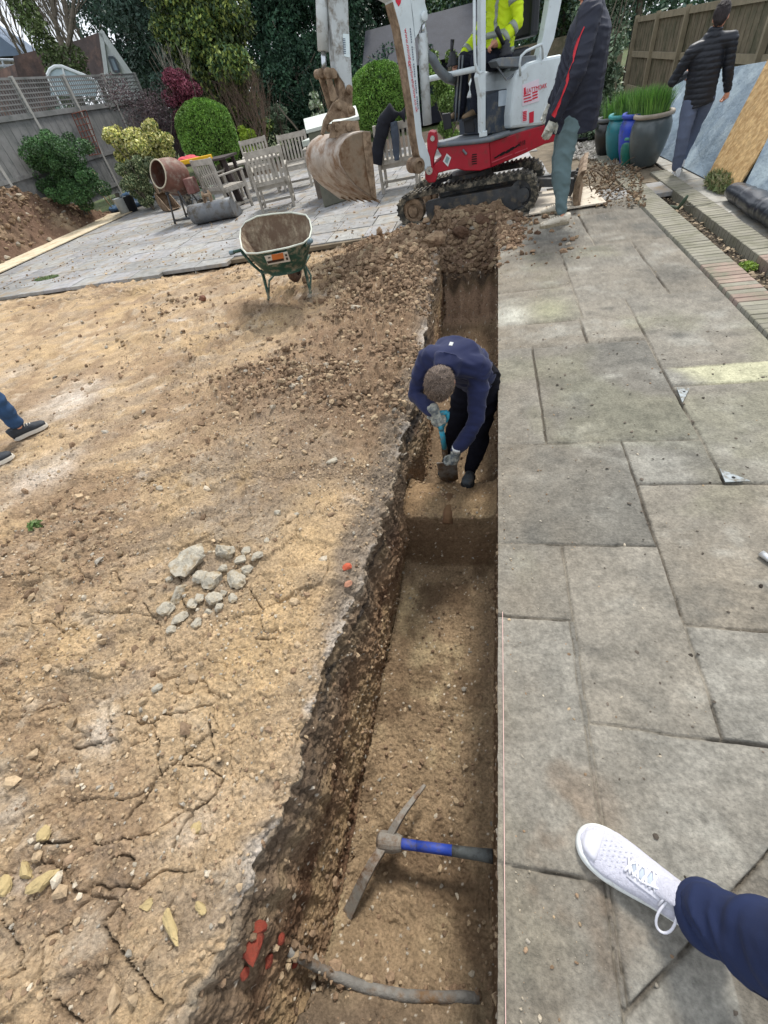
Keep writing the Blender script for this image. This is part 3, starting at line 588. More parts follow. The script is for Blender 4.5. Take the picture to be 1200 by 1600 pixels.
# decals and slots
slot=mat('dark_slot',srgb('14090c'),rough=.8,bump=0)
b=MB()
for r in range(4):
    for c_ in range(3):
        x=772+r*5.2+c_*9; y=246-r*3.4-c_*4.0
        if c_==0 and r==3: continue
        b.prism([SP(px_,py_,-.004) for px_,py_ in ((x,y),(x+6,y-3),(x+7,y-1),(x+1,y+2))],qn*.003)
for i in range(5): b.prism([FP(x,y,-.016) for x,y in ((737+(i in(0,4))*1,241+i*3.6),(745,240+i*3.6),(745,241.6+i*3.6),(737,242.8+i*3.6))],(0,-.003,0))
b.obj('vent_slots',slot,EX)
b=MB(); b.prism([FP(x,y,-.018) for x,y in ((698,239.5),(705,246),(700,260.5),(692,252))],(0,-.003,0)); b.obj('warning_sticker',mat('sticker_white',srgb('cfd2d0'),rough=.5,bump=0,var=.05),EX)
b=MB(); b.prism([FP(x,y,-.022) for x,y in ((698,243.5),(702.5,247),(699,256),(695,252))],(0,-.002,0)); b.obj('warning_sticker',mat('sticker_teal',srgb('7f9a99'),rough=.5,bump=0,var=.1),EX)
b=MB(); b.tube([FP(723,234,-.03),FP(729,241,-.03)],.014,8); b.obj('bolt',greyp,EX)
darktxt=mat('dark_ink',srgb('4a1a20'),rough=.6,bump=0); redtxt=mat('red_ink',srgb('c8213a'),rough=.5,bump=0,var=.05); bluetxt=mat('blue_ink',srgb('5b6577'),rough=.6,bump=0,var=.05)
sdir=SP(850,205)-SP(800,222)
text('1018',.07,darktxt,EX,SP(808,230,-.006),sdir,(0,0,1),'model_number')
b=MB(); b.prism([SP(x,y,-.006) for x,y in ((768,253),(800,240),(800,241.5),(768,255))],qn*.006); b.prism([SP(x,y,-.006) for x,y in ((804,239),(824,231),(824,232.5),(804,240.5))],qn*.006); b.obj('pressed_rib',mat('rib_red',srgb('c04a58'),rough=.4,bump=0),EX)
# --- boom
wd=.09
def boom_pts(pts,s): return [BPl(x,y,s) for x,y in pts]
R0=BPl(613,0,wd);R1=BPl(642,0,wd)
def BF(f,z,s): return BO+fh*f+up*(z-BO[2])+qn*s
f0=(R0-BO)@fh; f1=(R1-BO)@fh
bp=[BF(f0,R0[2],wd)]+boom_pts([(618,18),(625,44),(635.5,105),(646,175),(650,210),(655,241),(662,259),(666,268),(672,268),(674,260),(672,245),(660,212),(656.5,175),(649.5,70),(644,17)],wd)+[BF(f1,R1[2],wd),BF(f1+.06,2.5,wd),BF(1.15,2.98,wd),BF(1.62,3.12,wd),BF(1.78,3.02,wd),BF(1.74,2.9,wd),BF(1.35,2.72,wd),BF(1.12,2.5,wd)]
b=MB(); b.prism(bp,-qn*2*wd); boom=b.obj('boom',white_p,EX,bevel=.008)
# muddy underside (front face) as its own dirty plate
und=[(614,3),(618,18),(625,44),(635.5,105),(646,175),(650,210),(655,241),(661,258)]
b=MB(); A=[BPl(x,y,wd*.97) for x,y in und]; n=len(A); V=[p+fh*.006 for p in A]+[p-qn*2*wd*.97+fh*.006 for p in A]; V+= [v-fh*.012 for v in V]
Fs=[(i,i+1,n+i+1,n+i) for i in range(n-1)]+[(2*n+i+1,2*n+i,3*n+i,3*n+i+1) for i in range(n-1)]+[(i+1,i,2*n+i,2*n+i+1) for i in range(n-1)]+[(n+i,n+i+1,3*n+i+1,3*n+i) for i in range(n-1)]+[(0,n,3*n,2*n),(n-1,3*n-1,4*n-1,2*n-1)]
b.add(V,Fs); b.obj('boom_underside',mudsteel,EX)
b=MB(); c=BPl(656,259,wd+.02); b.lathe(c-qn*(2*wd+.04),[(0,0),(.085,0),(.085,2*wd+.03),(.05,2*wd+.04),(.05,2*wd),(0,2*wd)],n=24,axis=qn); b.obj('boom_foot',mudsteel,EX,bevel=.004)
# boom lettering running down the side
a,c=BPl(631.5,45,wd+.003),BPl(650,176,wd+.003); d=c-a; Ln=np.linalg.norm(d)
t=text('www.minidiggerhireharlow.co.uk',.1,redtxt,boom,a,d,fh*-1,'lettering')
me=t.data; w_=max((Vector(v.co)-(Vector(a)-Vector(parent_loc(boom)))).dot(Vector(d/Ln)) for v in me.vertices); s_=Ln/w_
pa=Vector(a)-Vector(parent_loc(boom)); dv=Vector(d/Ln)
for v in me.vertices: r=v.co-pa; v.co=pa+r*s_
b=MB(); a2,c2=BPl(641,44,wd+.003),BPl(653.5,171,wd+.003)
for i in range(34):
    if i%7==6: continue
    p=a2+(c2-a2)*(i/34); q_=a2+(c2-a2)*((i+.7)/34); b.bar(p,q_,.012,.002,up=qn)
b.obj('small_print',bluetxt,boom)
b=MB(); b.prism([BPl(x,y,wd+.003) for x,y in ((616,-6),(627,-6),(626,5),(623,10),(619,4))],qn*.002); b.obj('red_emblem',redtxt,boom)
# boom cylinder
b=MB(); b.tube([BPl(662,26,wd-.03),BPl(661,60,wd-.03)],.028,12); b.obj('cylinder_rod',chrome,EX,smooth=True)
b=MB(); b.tube([BPl(660,52,wd-.03),BPl(662.5,110,wd-.03),BPl(668,195,wd-.03)],.058,14); b.obj('boom_cylinder',grimy,EX,smooth=True)
b=MB(); b.prism([BPl(x,y,wd-.005) for x,y in ((641,-4),(662,-4),(668,18),(667,32),(659,38),(654,52),(649,60),(645,20))],-qn*.12); b.lathe(BPl(662,26,wd+.0),[(.0,0),(.04,0),(.04,.03),(.02,.035),(0,.035)],n=16,axis=qn); b.obj('cylinder_bracket',white_p,EX,bevel=.004)
b=MB(); b.tube([BPl(664,42,wd),BPl(666.5,70,wd),BPl(667.5,100,wd),BPl(664,112,wd)],.012,8); b.obj('hydraulic_pipe',grimy,EX,smooth=True)
b=MB(); b.tube([BPl(667,86,.0),BPl(676,92,.0),BPl(685,108,.0),BPl(697,121,.0),BPl(712,126,-.1)],.05,10); b.obj('hydraulic_hose',greyp,EX,smooth=True)
# --- dipper arm, linkage and bucket
wa=.075
DT=BPl(512.7,0,wa);DT2=BPl(544,0,wa); g0=(DT-BO)@fh; g1=(DT2-BO)@fh
dp=[BF(g0,DT[2],wa)]+[BPl(x,y,wa) for x,y in ((515,23),(519.7,58),(524,99),(526,112),(531,120),(538,130),(543,146),(549,146),(551,138),(548.5,93),(546,50))]+[BF(g1,DT2[2],wa),BF(g1,2.95,wa),BF(g1+.08,3.15,wa),BF(g0+.02,3.12,wa),BF(g0+.08,2.6,wa)]
b=MB(); b.prism(dp,-qn*2*wa); dip=b.obj('dipper_arm',grimy,EX,bevel=.008)
b=MB(); b.prism([BPl(x,y,wa+.003) for x,y in ((535.5,53),(545.5,53),(546.5,90),(538,88))],qn*.002); b.obj('sticker',mat('sticker_pale',srgb('cfdde0'),rough=.5,bump=0),dip)
b=MB()
for i in range(9): b.bar(BPl(537.5+i*.15,60+i*2.8,wa+.006),BPl(537.6+i*.15,61.4+i*2.8,wa+.006),.03,.002,up=qn)
b.obj('small_print',bluetxt,dip)
b=MB(); b.prism([BPl(x,y,wa*.8) for x,y in ((526,112),(533,118),(545,140),(551,140),(551,166),(530,166),(529,130))],-qn*1.6*wa); b.lathe(BPl(545,140,wa),[(0,0),(.04,0),(.04,.03),(.018,.035),(0,.035)],n=16,axis=qn); b.obj('arm_nose',mudsteel,EX,bevel=.005)
b=MB(); b.tube([BPl(501,-60,.0),BPl(503,20,.0),BPl(505,80,.0)],.062,14); b.obj('bucket_cylinder',grimy,EX,smooth=True)
b=MB(); b.tube([BPl(505,78,.0),BPl(507,116,.0)],.028,12); b.obj('cylinder_rod',chrome,EX,smooth=True)
b=MB(); b.lathe(BPl(513,114,.10),[(0,-.22),(.045,-.22),(.045,0),(.02,.005),(0,.005)],n=18,axis=qn); b.lathe(BPl(500,115,.0),[(0,-.1),(.04,-.1),(.04,.05),(0,.05)],n=16,axis=qn)
b.prism([BPl(x,y,.09) for x,y in ((510,106),(522,106),(527,112),(527,122),(516,124),(509,121))],-qn*.18)
for s in (.09,-.12):
    b.prism([BPl(x,y,s) for x,y in ((509,117),(517,119),(528,152),(522,159),(518,158))],-qn*.03)
b.prism([BPl(x,y,.02) for x,y in ((497,114),(505,116),(520,160),(519,170),(514,170))],-qn*.04)
b.obj('bucket_linkage',mudsteel,EX,bevel=.004)
b=MB(); b.prism([BPl(x,y,.12) for x,y in ((522,160),(530,154),(534,157),(549,163),(555,170),(556,180),(545,184),(522,187),(512,195),(506,212),(503,208),(507,188))],-qn*.05)
b.prism([BPl(x,y,-.07) for x,y in ((522,160),(530,154),(534,157),(549,163),(555,170),(556,180),(545,184),(522,187),(512,195),(506,212),(503,208),(507,188))],-qn*.05)
b.lathe(BPl(531,166,.14),[(0,-.28),(.032,-.28),(.032,0),(0,.01)],n=16,axis=qn); b.lathe(BPl(549,171,.14),[(0,-.28),(.032,-.28),(.032,0),(0,.01)],n=16,axis=qn)
b.obj('quick_hitch',mudsteel,EX,bevel=.004)
bk=bpy.data.objects.new('bucket',None); scene.collection.objects.link(bk); bk.parent=EX
hw=.36; HW2=.9
bprof=[(578,207),(566,206),(551,210),(540,217),(533,228),(530,242),(533,257),(543,274),(556,289),(572,301),(588,312)]
O=[BPl(x,y,hw) for x,y in bprof]; O=[Vector(p) for p in O]
cenb=sum(O,Vector())/len(O); 
O2=[Vector(BPl(x,y,hw-HW2)) for x,y in ((524,211),(511,211),(498,213),(487,221),(480,232),(478,246),(481,262),(490,277),(503,289),(517,299),(532,310))]
b=MB(); N_=12; V=[]; n=len(O)
for j in range(N_+1):
    for p,q3 in zip(O,O2): V.append(p.lerp(q3,j/N_))
Fs=[(j*n+i,j*n+i+1,(j+1)*n+i+1,(j+1)*n+i) for j in range(N_) for i in range(n-1)]
b.add(V,Fs); sh=b.obj('bucket_shell',bucketm,bk,smooth=True); md=sh.modifiers.new('s','SOLIDIFY'); md.thickness=.02; md.offset=0
b=MB(); b.prism([BPl(x,y,hw+.012) for x,y in bprof+[(585,275)]],-qn*.018); b.obj('side_plate',mat('side_plate_steel',srgb('8d7b66'),rough=.6,metal=.2,var=.3,vs_=6,bump=.5,bs=30,dirt=srgb('6a513b'),ds=6,dth=.5),bk,bevel=.004)
b=MB(); b.prism(O2,qn*.018); b.obj('side_plate',bucketm,bk)
b=MB(); b.prism([BPl(x,y,hw+.016) for x,y in ((566,206),(578,207),(588,312),(580,306),(572,262),(568,230))],qn*.012); b.obj('cutting_strip',mudsteel,bk)
b=MB(); edge=[Vector(BPl(x,y,hw)) for x,y in ((572,301),(588,312))]; dd=(edge[1]-edge[0]).normalized()
for j in range(5):
    p=edge[1].lerp(O2[-1],(j+.1)/5.0)-dd*.06; w2=Vector(qn)*-.05; nn=dd.cross(Vector(qn)).normalized()*.025
    tip=p+dd*.15; b.add([p+nn,p+w2+nn,p+w2-nn,p-nn,tip,tip+w2*.8],[(0,1,5,4),(3,4,5,2),(0,4,3),(1,2,5),(0,3,2,1)])
b.obj('tooth',mudsteel,bk)
b=MB()
for s in (.13,-.09):
    b.prism([BPl(x,y,s) for x,y in ((520,190),(541,188),(560,189),(563,206),(540,214),(515,216))],-qn*.03)
for (x,y) in ((528,199),(546,199)): b.lathe(BPl(x,y,.15),[(0,-.3),(.038,-.3),(.038,-.005),(.02,0),(0,0)],n=16,axis=qn)
b.obj('bucket_ears',mudsteel,bk,bevel=.004)
# --- cab frame
b=MB(); b.prism([SP(x,y,.04) for x,y in ((751,-70),(759.5,-70),(759,208),(752,208),(751,150),(746,120),(748,112),(751.5,112))],-qn*.07); b.box(SP(755,209,.07),(.1,.1,.05)); b.obj('cab_post',white_p,EX,bevel=.006)
b=MB(); b.tube([SP(741,-60,.05),SP(741,60,.05),SP(742.5,99,.05),SP(745,110,.05),SP(749,115,.05),SP(754,112,.05)],.016,10); b.tube([PY(667,124,7.9),SP(700,114,.25)*.0+PY(700,117,7.72),SP(752,106,.07)],.028,12); b.obj('hand_rail',white_p,EX,smooth=True)
b=MB(); b.prism([SP(x,y,.0) for x,y in ((858,-60),(886,-60),(878,0),(866,60),(850,100),(838,100),(849,57),(859,0))],-qn*.09); b.obj('rear_post',white_p,EX,bevel=.008); b=MB(); b.prism([SP(x,y,.95) for x,y in ((858,-60),(886,-60),(878,0),(866,60),(850,100),(838,100),(849,57),(859,0))],-qn*.09); b.obj('rear_post',white_p,EX,bevel=.008)
tz=SP(755,-70)[2]+.02; c0=SP(745,-70); c1=SP(885,-70); b=MB(); b.prism([np.array([*(p[:2]),tz]) for p in (c0+fh*.25,c1,c1-qn*1.05,c0+fh*.25-qn*1.05)],(0,0,.08)); b.obj('canopy_roof',white_p,EX,bevel=.03)
cov=[(799,201),(799,180),(803,140),(806,122),(812,109),(826,97),(850,90),(880,84),(884,186),(850,195)]
cv=trace('side_cover',SP,cov,-qn*1.0,white_p,bevel=.03,d=-.02)
b=MB(); b.tube([SP(813,118,-.04),SP(812,100,-.07),SP(814,88,-.07),SP(822,80,-.07),SP(846,69,-.07),SP(848,76,-.06),SP(848,92,-.03)],.014,10); b.obj('grab_handle',white_p,EX,smooth=True)
stk=mat('sticker_pink',srgb('dccfd8'),rough=.5,bump=0,var=.04)
b=MB(); b.prism([SP(x,y,-.023) for x,y in ((816,133),(842,123),(842,158),(816,166))],qn*.003); b.prism([SP(x,y,-.023) for x,y in ((816,172),(824.5,169.5),(824,190),(815.5,191.5))],qn*.003); b.obj('sticker',stk,cv)
b=MB(); b.prism([SP(x,y,-.024) for x,y in ((827,176),(834,173.5),(833.5,191),(827,192.5))],qn*.004); b.obj('red_square',redtxt,cv)
b=MB(); b.prism([SP(x,y,-.027) for x,y in ((818.5,138),(821,136),(822,147),(818.5,149))],qn*.003); b.obj('red_logo',redtxt,cv); b=MB()
for i in range(3):
    y0=149.5+i*4.5; b.bar(SP(818+i*.3,y0+1,-.029),SP(829+i,y0-2.5,-.029),.012,.003,up=qn); b.bar(SP(832,y0-4,-.029),SP(840,y0-7,-.029),.014,.003,up=qn)
for i in range(6): b.bar(SP(817,175.5+i*2.6,-.029),SP(823,174+i*2.6,-.029),.012,.002,up=qn)
b.obj('red_print',redtxt,cv)
text('EATTMOAK',.062,redtxt,cv,SP(822.5,146.5,-.028),sdir,(0,0,1),'lettering')
# panel under the seat, console, seat, levers
trace('seat_base',SP,[(760,150),(804,134),(800,203),(760,210)],-qn*.6,bluepanel,d=.12)
trace('manual_pouch',SP,[(779,142),(801.5,138.5),(801.5,163),(778.5,166.5)],qn*.004,mat('sticker_grey',srgb('aab6bf'),rough=.5,bump=0),bevel=0,d=.115)
trace('console',SP,[(775,95),(782,90),(812,88),(838,86),(838,98),(812,105),(780,104)],-qn*.16,greyp,d=.02)
b=MB(); b.tube([SP(777,104,.06),SP(791,125,.06),SP(812,110,.06)],.010,8); b.obj('console_bracket',greyp,EX)
b=MB(); b.lathe(SP(790,87,.1),[(.075,0),(.08,.02),(.058,.035),(.066,.055),(.046,.07),(.054,.09),(.036,.10),(.04,.12),(.02,.13),(0,.13)],n=18); b.obj('joystick_boot',blackp,EX,smooth=True)
b=MB(); b.tube([SP(788,72,.1),SP(781,56,.1),SP(776,44,.1)],[.018,.024,.028],10); b.obj('joystick',blackp,EX,smooth=True)
b=MB(); b.lathe(SP(708,103,.62),[(.075,0),(.08,.02),(.058,.035),(.066,.055),(.046,.07),(.054,.09),(.036,.10),(.04,.12),(.02,.13),(0,.13)],n=18); b.tube([SP(706,90,.62),SP(706,74,.62),SP(707,62,.62)],[.018,.02,.026],10); b.obj('joystick',blackp,EX,smooth=True)
b=MB()
for dx in (0,5): b.tube([FP(711+dx,190,.35),FP(713.5+dx,150,.35),FP(717+dx,104,.35),FP(718+dx,86,.35)],.012,8)
b.obj('travel_lever',greyp,EX,smooth=True)
b=MB(); b.prism([FP(x,y,.2) for x,y in ((724,185),(740,183),(742,207),(726,209))],(0,.03,.01)); b.obj('pedal',blackp,EX,bevel=.008); b=MB(); b.prism([FP(x,y,.25) for x,y in ((690,178),(704,176),(706,200),(694,204))],(0,.03,.0)); b.obj('pedal',blackp,EX,bevel=.008)
b=MB()
sc_=SP(815,60,.5)
b.box(sc_+np.array([0,0,.30]),(.14,.48,.62),Matrix.Rotation(_t,3,'Z')); o=b.obj('seat_backrest',blackp,EX,bevel=.04)
b=MB(); b.box(sc_+fh*.28+np.array([0,0,-.14]),(.5,.48,.12),Matrix.Rotation(_t,3,'Z')); b.obj('seat_cushion',blackp,EX,bevel=.04)
# ============================================================ PEOPLE
skin=mat('skin',srgb('c78f76'),rough=.55,var=.08,bump=.1,bs=150,bd=.002)
def remesh(b,name,m,parent,voxel=.006,it=4,fold=0.,fs=(9,9),seed=0,fdir=(0,0,1),decim=None):
    me=bpy.data.meshes.new('tmp'); me.from_pydata(b.v,[],b.f); t=bpy.data.objects.new('tmp',me); scene.collection.objects.link(t)
    r=t.modifiers.new('r','REMESH'); r.mode='VOXEL'; r.voxel_size=voxel; r.use_smooth_shade=True
    if it: s=t.modifiers.new('s','SMOOTH'); s.factor=.5; s.iterations=it
    dg=bpy.context.evaluated_depsgraph_get(); dg.update(); n=bpy.data.meshes.new_from_object(t.evaluated_get(dg)); bpy.data.objects.remove(t)
    n.name=name
    if fold:
        k=len(n.vertices); P=np.zeros(k*3,np.float32); N=np.zeros(k*3,np.float32); n.vertices.foreach_get('co',P); n.vertices.foreach_get('normal',N); P=P.reshape(-1,3);N=N.reshape(-1,3)
        f=np.array(fdir,float); f/=np.linalg.norm(f); a=np.cross(f,[.3,.9,.2]); a/=np.linalg.norm(a); c=np.cross(f,a)
        u,v,w_=P@f,P@a,P@c
        h=1-2*np.abs(fbm(u*fs[0]+2*vn(v*4,w_*4,seed+3),(v+w_*.7)*fs[1]*.45,seed+1,2)); h2=fbm(u*fs[0]*.6,(v-w_)*fs[1]*.5,seed+5,3)
        d=fold*(.55*(h-.5)+.8*h2); P=P+N*d[:,None]; n.vertices.foreach_set('co',P.astype(np.float32).ravel())
    pl=Vector(parent_loc(parent)); n.transform(Matrix.Translation(-pl)); n.materials.clear(); n.materials.append(m)
    n.polygons.foreach_set('use_smooth',[True]*len(n.polygons)); n.update()
    o=bpy.data.objects.new(name,n); scene.collection.objects.link(o); o.parent=parent; return o
def limb(b,pts,rs,n=14):
    b.tube(pts,rs,n)
    for p,r in zip(pts,rs): b.ell(p,(r,r,r),n=7)
def loft(b,pts,secs,side,n=20):
    "elliptical tube: secs (half width along side, half depth)"
    P=[Vector(p) for p in pts]; sd=Vector(side).normalized(); V=[]
    for i,p in enumerate(P):
        d=(P[min(i+1,len(P)-1)]-P[max(i-1,0)]).normalized(); s=(sd-d*sd.dot(d)).normalized(); q=d.cross(s)
        for j in range(n):
            a=2*math.pi*j/n; V.append(p+s*math.cos(a)*secs[i][0]+q*math.sin(a)*secs[i][1])
    b.add(V,[(i*n+j,i*n+(j+1)%n,(i+1)*n+(j+1)%n,(i+1)*n+j) for i in range(len(P)-1) for j in range(n)]+[tuple(range(n-1,-1,-1)),tuple((len(P)-1)*n+j for j in range(n))])
def hand(b,wr,fw,pn,curl=.5,side=1,s=1.,gl=0.):
    "wr wrist, fw finger direction, pn palm normal (curl direction), side: thumb along +-(fw x pn)"
    wr=Vector(wr); fw=Vector(fw).normalized(); pn=Vector(pn); pn=(pn-fw*pn.dot(fw)).normalized(); ac=fw.cross(pn)*side
    b.tube([wr-fw*.02,wr+fw*.02*s,wr+fw*.09*s],[.026*s+gl,.03*s+gl,.03*s+gl],10); b.ell(wr+fw*.05*s,(.034*s+gl,.034*s+gl,.034*s+gl),n=7)
    for k in (-1,0,1): b.tube([wr+ac*.012*k*s,wr+fw*.09*s+ac*.024*k*s],[.018*s+gl,.016*s+gl],8)
    for k,l in zip((-1.5,-.5,.5,1.5),(.062,.078,.083,.074)):
        p=wr+fw*.088*s+ac*.0205*k*s; d=fw.copy(); pts=[p-d*.02]; a=0
        for sg in (.45,.32,.25):
            a+=curl*.95; dd=(fw*math.cos(a)+pn*math.sin(a)); p=p+dd*l*sg*s*1.05; pts.append(p.copy())
        b.tube(pts,[.0105*s+gl,.010*s+gl,.009*s+gl,.0075*s+gl],8)
    p=wr+fw*.03*s+ac*.028*s; d1=(ac*.8+fw*.6+pn*.25*curl).normalized(); d2=(ac*.25+fw*.9+pn*.6*curl).normalized()
    b.tube([p-d1*.01,p+d1*.035*s,p+d1*.035*s+d2*.05*s],[.014*s+gl,.0125*s+gl,.009*s+gl],8)
def head(b,c,fwd,upv,s=1.):
    c=Vector(c); f=Vector(fwd).normalized(); u=Vector(upv); u=(u-f*u.dot(f)).normalized(); r=f.cross(u)
    R=Matrix((r,f,u)).transposed()
    b.ell(c+u*.02*s,(.076*s,.094*s,.10*s),R); b.ell(c+f*.035*s-u*.055*s,(.052*s,.055*s,.06*s),R); b.ell(c-f*.0*s-u*.03*s,(.066*s,.075*s,.075*s),R)
    b.tube([c+f*.088*s+u*.012*s,c+f*.108*s-u*.03*s],[.008*s,.015*s],8); b.ell(c+f*.09*s-u*.067*s,(.024*s,.012*s,.009*s),R); b.ell(c+f*.085*s-u*.1*s,(.02*s,.018*s,.016*s),R)
    b.ell(c+f*.084*s+u*.028*s,(.05*s,.014*s,.01*s),R)
    for k in (-1,1): b.ell(c+r*.077*s*k-u*.01*s-f*.005*s,(.010*s,.02*s,.032*s),R)
    return c,f,u,r,R
def shoe(name,heel,toe,m,sole,parent,s=1.,h=.1):
    "heel/toe points on the ground"
    h0=Vector(heel); t0=Vector(toe); d=(t0-h0); L_=d.length; d.normalize(); u=Vector((0,0,1)); u=(u-d*u.dot(d)).normalized(); sd=d.cross(u)
    b=MB(); fr=[0,.08,.3,.5,.7,.88,.97]; wd_=[.030,.038,.035,.036,.048,.042,.024]; ht=[.045,.05,.045,.04,.032,.026,.018]; zc=[.055,.058,.056,.05,.042,.036,.030]
    loft(b,[h0+d*L_*f+u*z*s for f,z in zip(fr,zc)],[(w_*s,k*s) for w_,k in zip(wd_,ht)],sd)
    b.tube([h0+d*L_*.2+u*.05*s,h0+d*L_*.17+u*(h+.0)*s],[.04*s,.038*s],14)
    up_=remesh(b,name,m,parent,.005,5)
    so=MB(); P=[];n=24
    for j in range(n):
        a=2*math.pi*j/n; x=.5-.5*math.cos(a); w2=np.interp(x,[0,.05,.15,.4,.7,.9,.97,1],[0,.028,.039,.034,.05,.042,.02,0])*(1 if math.sin(a)>0 else -1)
        P.append(h0+d*L_*x+sd*w2*s*1.04)
    V=[p+u*.001 for p in P]+[p+u*.02*s for p in P]+[(p-(h0+d*L_*.5))*.97+(h0+d*L_*.5)+u*.03*s for p in P]
    so.add(V,[(i,(i+1)%n,n+(i+1)%n,n+i) for i in range(n)]+[(n+i,n+(i+1)%n,2*n+(i+1)%n,2*n+i) for i in range(n)]+[tuple(range(n-1,-1,-1)),tuple(range(2*n,3*n))]); so.obj('sole',sole,up_)
    la=MB()
    for i in range(5):
        f=.34+.07*i; z=np.interp(f,[.3,.5,.7],[.104,.091,.076])*s; w2=.024*s
        la.tube([h0+d*L_*f+u*(z-.012*s)+sd*w2,h0+d*L_*(f+.02)+u*(z+.001),h0+d*L_*f+u*(z-.012*s)-sd*w2],.0035*s,6)
    la.obj('laces',sole,up_,smooth=True)
    return up_
def hair_strands(ho,c,f,u,T,colr,seed):
    me=ho.data; k=len(me.vertices); P=np.zeros(k*3,np.float32);N=np.zeros(k*3,np.float32); me.vertices.foreach_get('co',P);me.vertices.foreach_get('normal',N);P=P.reshape(-1,3);N=N.reshape(-1,3)
    r1=np.random.default_rng(seed); loc=np.array(parent_loc(T)); cc=np.array(c)-loc; F3=np.array(f);U3=np.array(u); rel=P-cc
    keep=((rel@F3)<.055)|((rel@U3)>.05); idx=np.where(keep)[0]; i=r1.choice(idx,7000); p=P[i]+r1.normal(size=(7000,3))*.0012; n=N[i]
    crown=cc+U3*.09-F3*.03; fl=p-crown; fl+=r1.normal(size=fl.shape)*.022; fl-=n*(fl*n).sum(1)[:,None]; fl/=np.linalg.norm(fl,axis=1)[:,None]+1e-6; sd=np.cross(fl,n)
    L_=r1.uniform(.012,.026,7000)[:,None]; a=p+n*.0005; b_=p+fl*L_+n*r1.uniform(.001,.006,7000)[:,None]; w_=.0013
    V=np.stack([a-sd*w_,a+sd*w_,b_+sd*w_*.4,b_-sd*w_*.4],1); col=np.array(colr)*r1.uniform(.35,3.0,(7000,1))
    mesh_np('hair_strands',V.reshape(-1,3),np.arange(28000).reshape(-1,4),mat('hair_card',attr=True,rough=.6,var=.1,bump=0,spec=.3),parent=T,col=np.repeat(col,4,0),smooth=False)
def person(name,label,base,J,mats,group=None,s=1.,skip=(),folds=.012,seed=1,collar=True,gloves=False,vx=.006,arm=1.,tfold=1.7,torso_secs=None,hem=None,cuff=.0):
    """J: pelvis chest neck head(hc,fwd,up) shL shR elL elR wrL wrR hipL hipR knL knR anL anR ; L = person's left"""
    T=thing(name,label,'person',base,group); V_=Vector
    g={k:V_(v) for k,v in J.items() if k!='hd' and not k.startswith('hand')}
    side=(g['shL']-g['shR']).normalized(); hips=(g['hipL']-g['hipR']).normalized()
    b=MB()
    if 'head' not in skip: c,f,u,r,R=head(b,g['head'],J['hd'][0],J['hd'][1],s)
    b.tube([g['neck']-(g['head']-g['neck'])*.02,g['head']],[.05*s,.05*s],14)
    loft(b,[g['pelvis'],(g['pelvis']+g['chest'])/2,g['chest'],g['neck']],[(.12*s,.08*s),(.11*s,.075*s),(.13*s,.08*s),(.045*s,.04*s)],side)
    for q in 'LR':
        limb(b,[g['sh'+q],g['el'+q],g['wr'+q]],[.042*s,.035*s,.024*s]); limb(b,[g['hip'+q],g['kn'+q],g['an'+q]],[.055*s,.036*s,.034*s])
        b.tube([g['an'+q],g['an'+q]-V_((0,0,.05))],[.034*s,.034*s])
        b.tube([g['chest'],g['sh'+q]],[.05*s,.045*s]); b.tube([g['pelvis'],g['hip'+q]],[.07*s,.06*s])
        hd_=J.get('hand'+q)
        if not gloves: hand(b,g['wr'+q],hd_[0],hd_[1],hd_[2],hd_[3],s)
    remesh(b,'body',mats.get('skin',skin),T,vx,3)
    if gloves:
        for q in 'LR':
            hd_=J['hand'+q]; b=MB(); hand(b,g['wr'+q],hd_[0],hd_[1],hd_[2],hd_[3],s*1.04,.0035); fw=V_(hd_[0]).normalized(); b.tube([g['wr'+q]-fw*.05,g['wr'+q]+fw*.02],[.036*s,.034*s],14); remesh(b,'glove',mats['glove'],T,.0042,3)
            
            if q=='R' and cuff==0.: continue
            b=MB(); b.tube([g['wr'+q]-fw*.053,g['wr'+q]-fw*.03],[.036*s,.0355*s],14); b.obj('glove_cuff',mats['cuff'],T,smooth=True)
    if 'head' not in skip:
        b=MB(); hr=mats.get('hairr',.012)
        b.ell(c+u*.035*s-f*.008*s,(.080*s+hr*.3,.094*s+hr*.4,.094*s+hr*.5),R); b.ell(c-f*.04*s-u*.0*s,(.072*s,.062*s,.08*s),R)
        # cut the face side away
        k=[i for i,p in enumerate(b.v) if (V_(p)-c).dot(f)>.052*s and (V_(p)-c).dot(u)<.055*s]
        for i in k:
            p=V_(b.v[i]); q=c+(p-c)*.72; b.v[i]=tuple(q)
        ho=remesh(b,'hair',mats['hair'],T,.005,2,fold=.006,fs=(60,60),seed=seed); hair_strands(ho,c,f,u,T,mats.get('haircol',(.075,.055,.042)),seed)
        b=MB()
        for kx in (-1,1): b.ell(c+f*.083*s+r*.03*s*kx+u*.008*s,(.011*s,.008*s,.006*s),R,n=6)
        b.obj('eyes',mats['hair'],T,smooth=True)
    # trousers
    tr=mats.get('tr',(.092,.066,.055)); b=MB()
    pel=g['pelvis']; tdir=(g['chest']-pel).normalized()
    loft(b,[pel-tdir*.10*s,pel-tdir*.02,pel+tdir*.12*s],[(.15*s,.125*s),(.165*s,.12*s),(.15*s,.11*s)],hips)
    for q in 'LR':
        h_,k_,a_=g['hip'+q],g['kn'+q],g['an'+q]; m1=h_.lerp(k_,.5); m2=k_.lerp(a_,.5)
        limb(b,[h_,m1,k_,m2,k_.lerp(a_,.97-cuff)],[tr[0]*s,(tr[0]+tr[1])/2*s,tr[1]*s,(tr[1]*.62+tr[2]*.38)*s,tr[2]*s],16)
    remesh(b,'trousers',mats['trousers'],T,.0075,5,fold=folds*tfold,fs=(13,9),seed=seed+20)
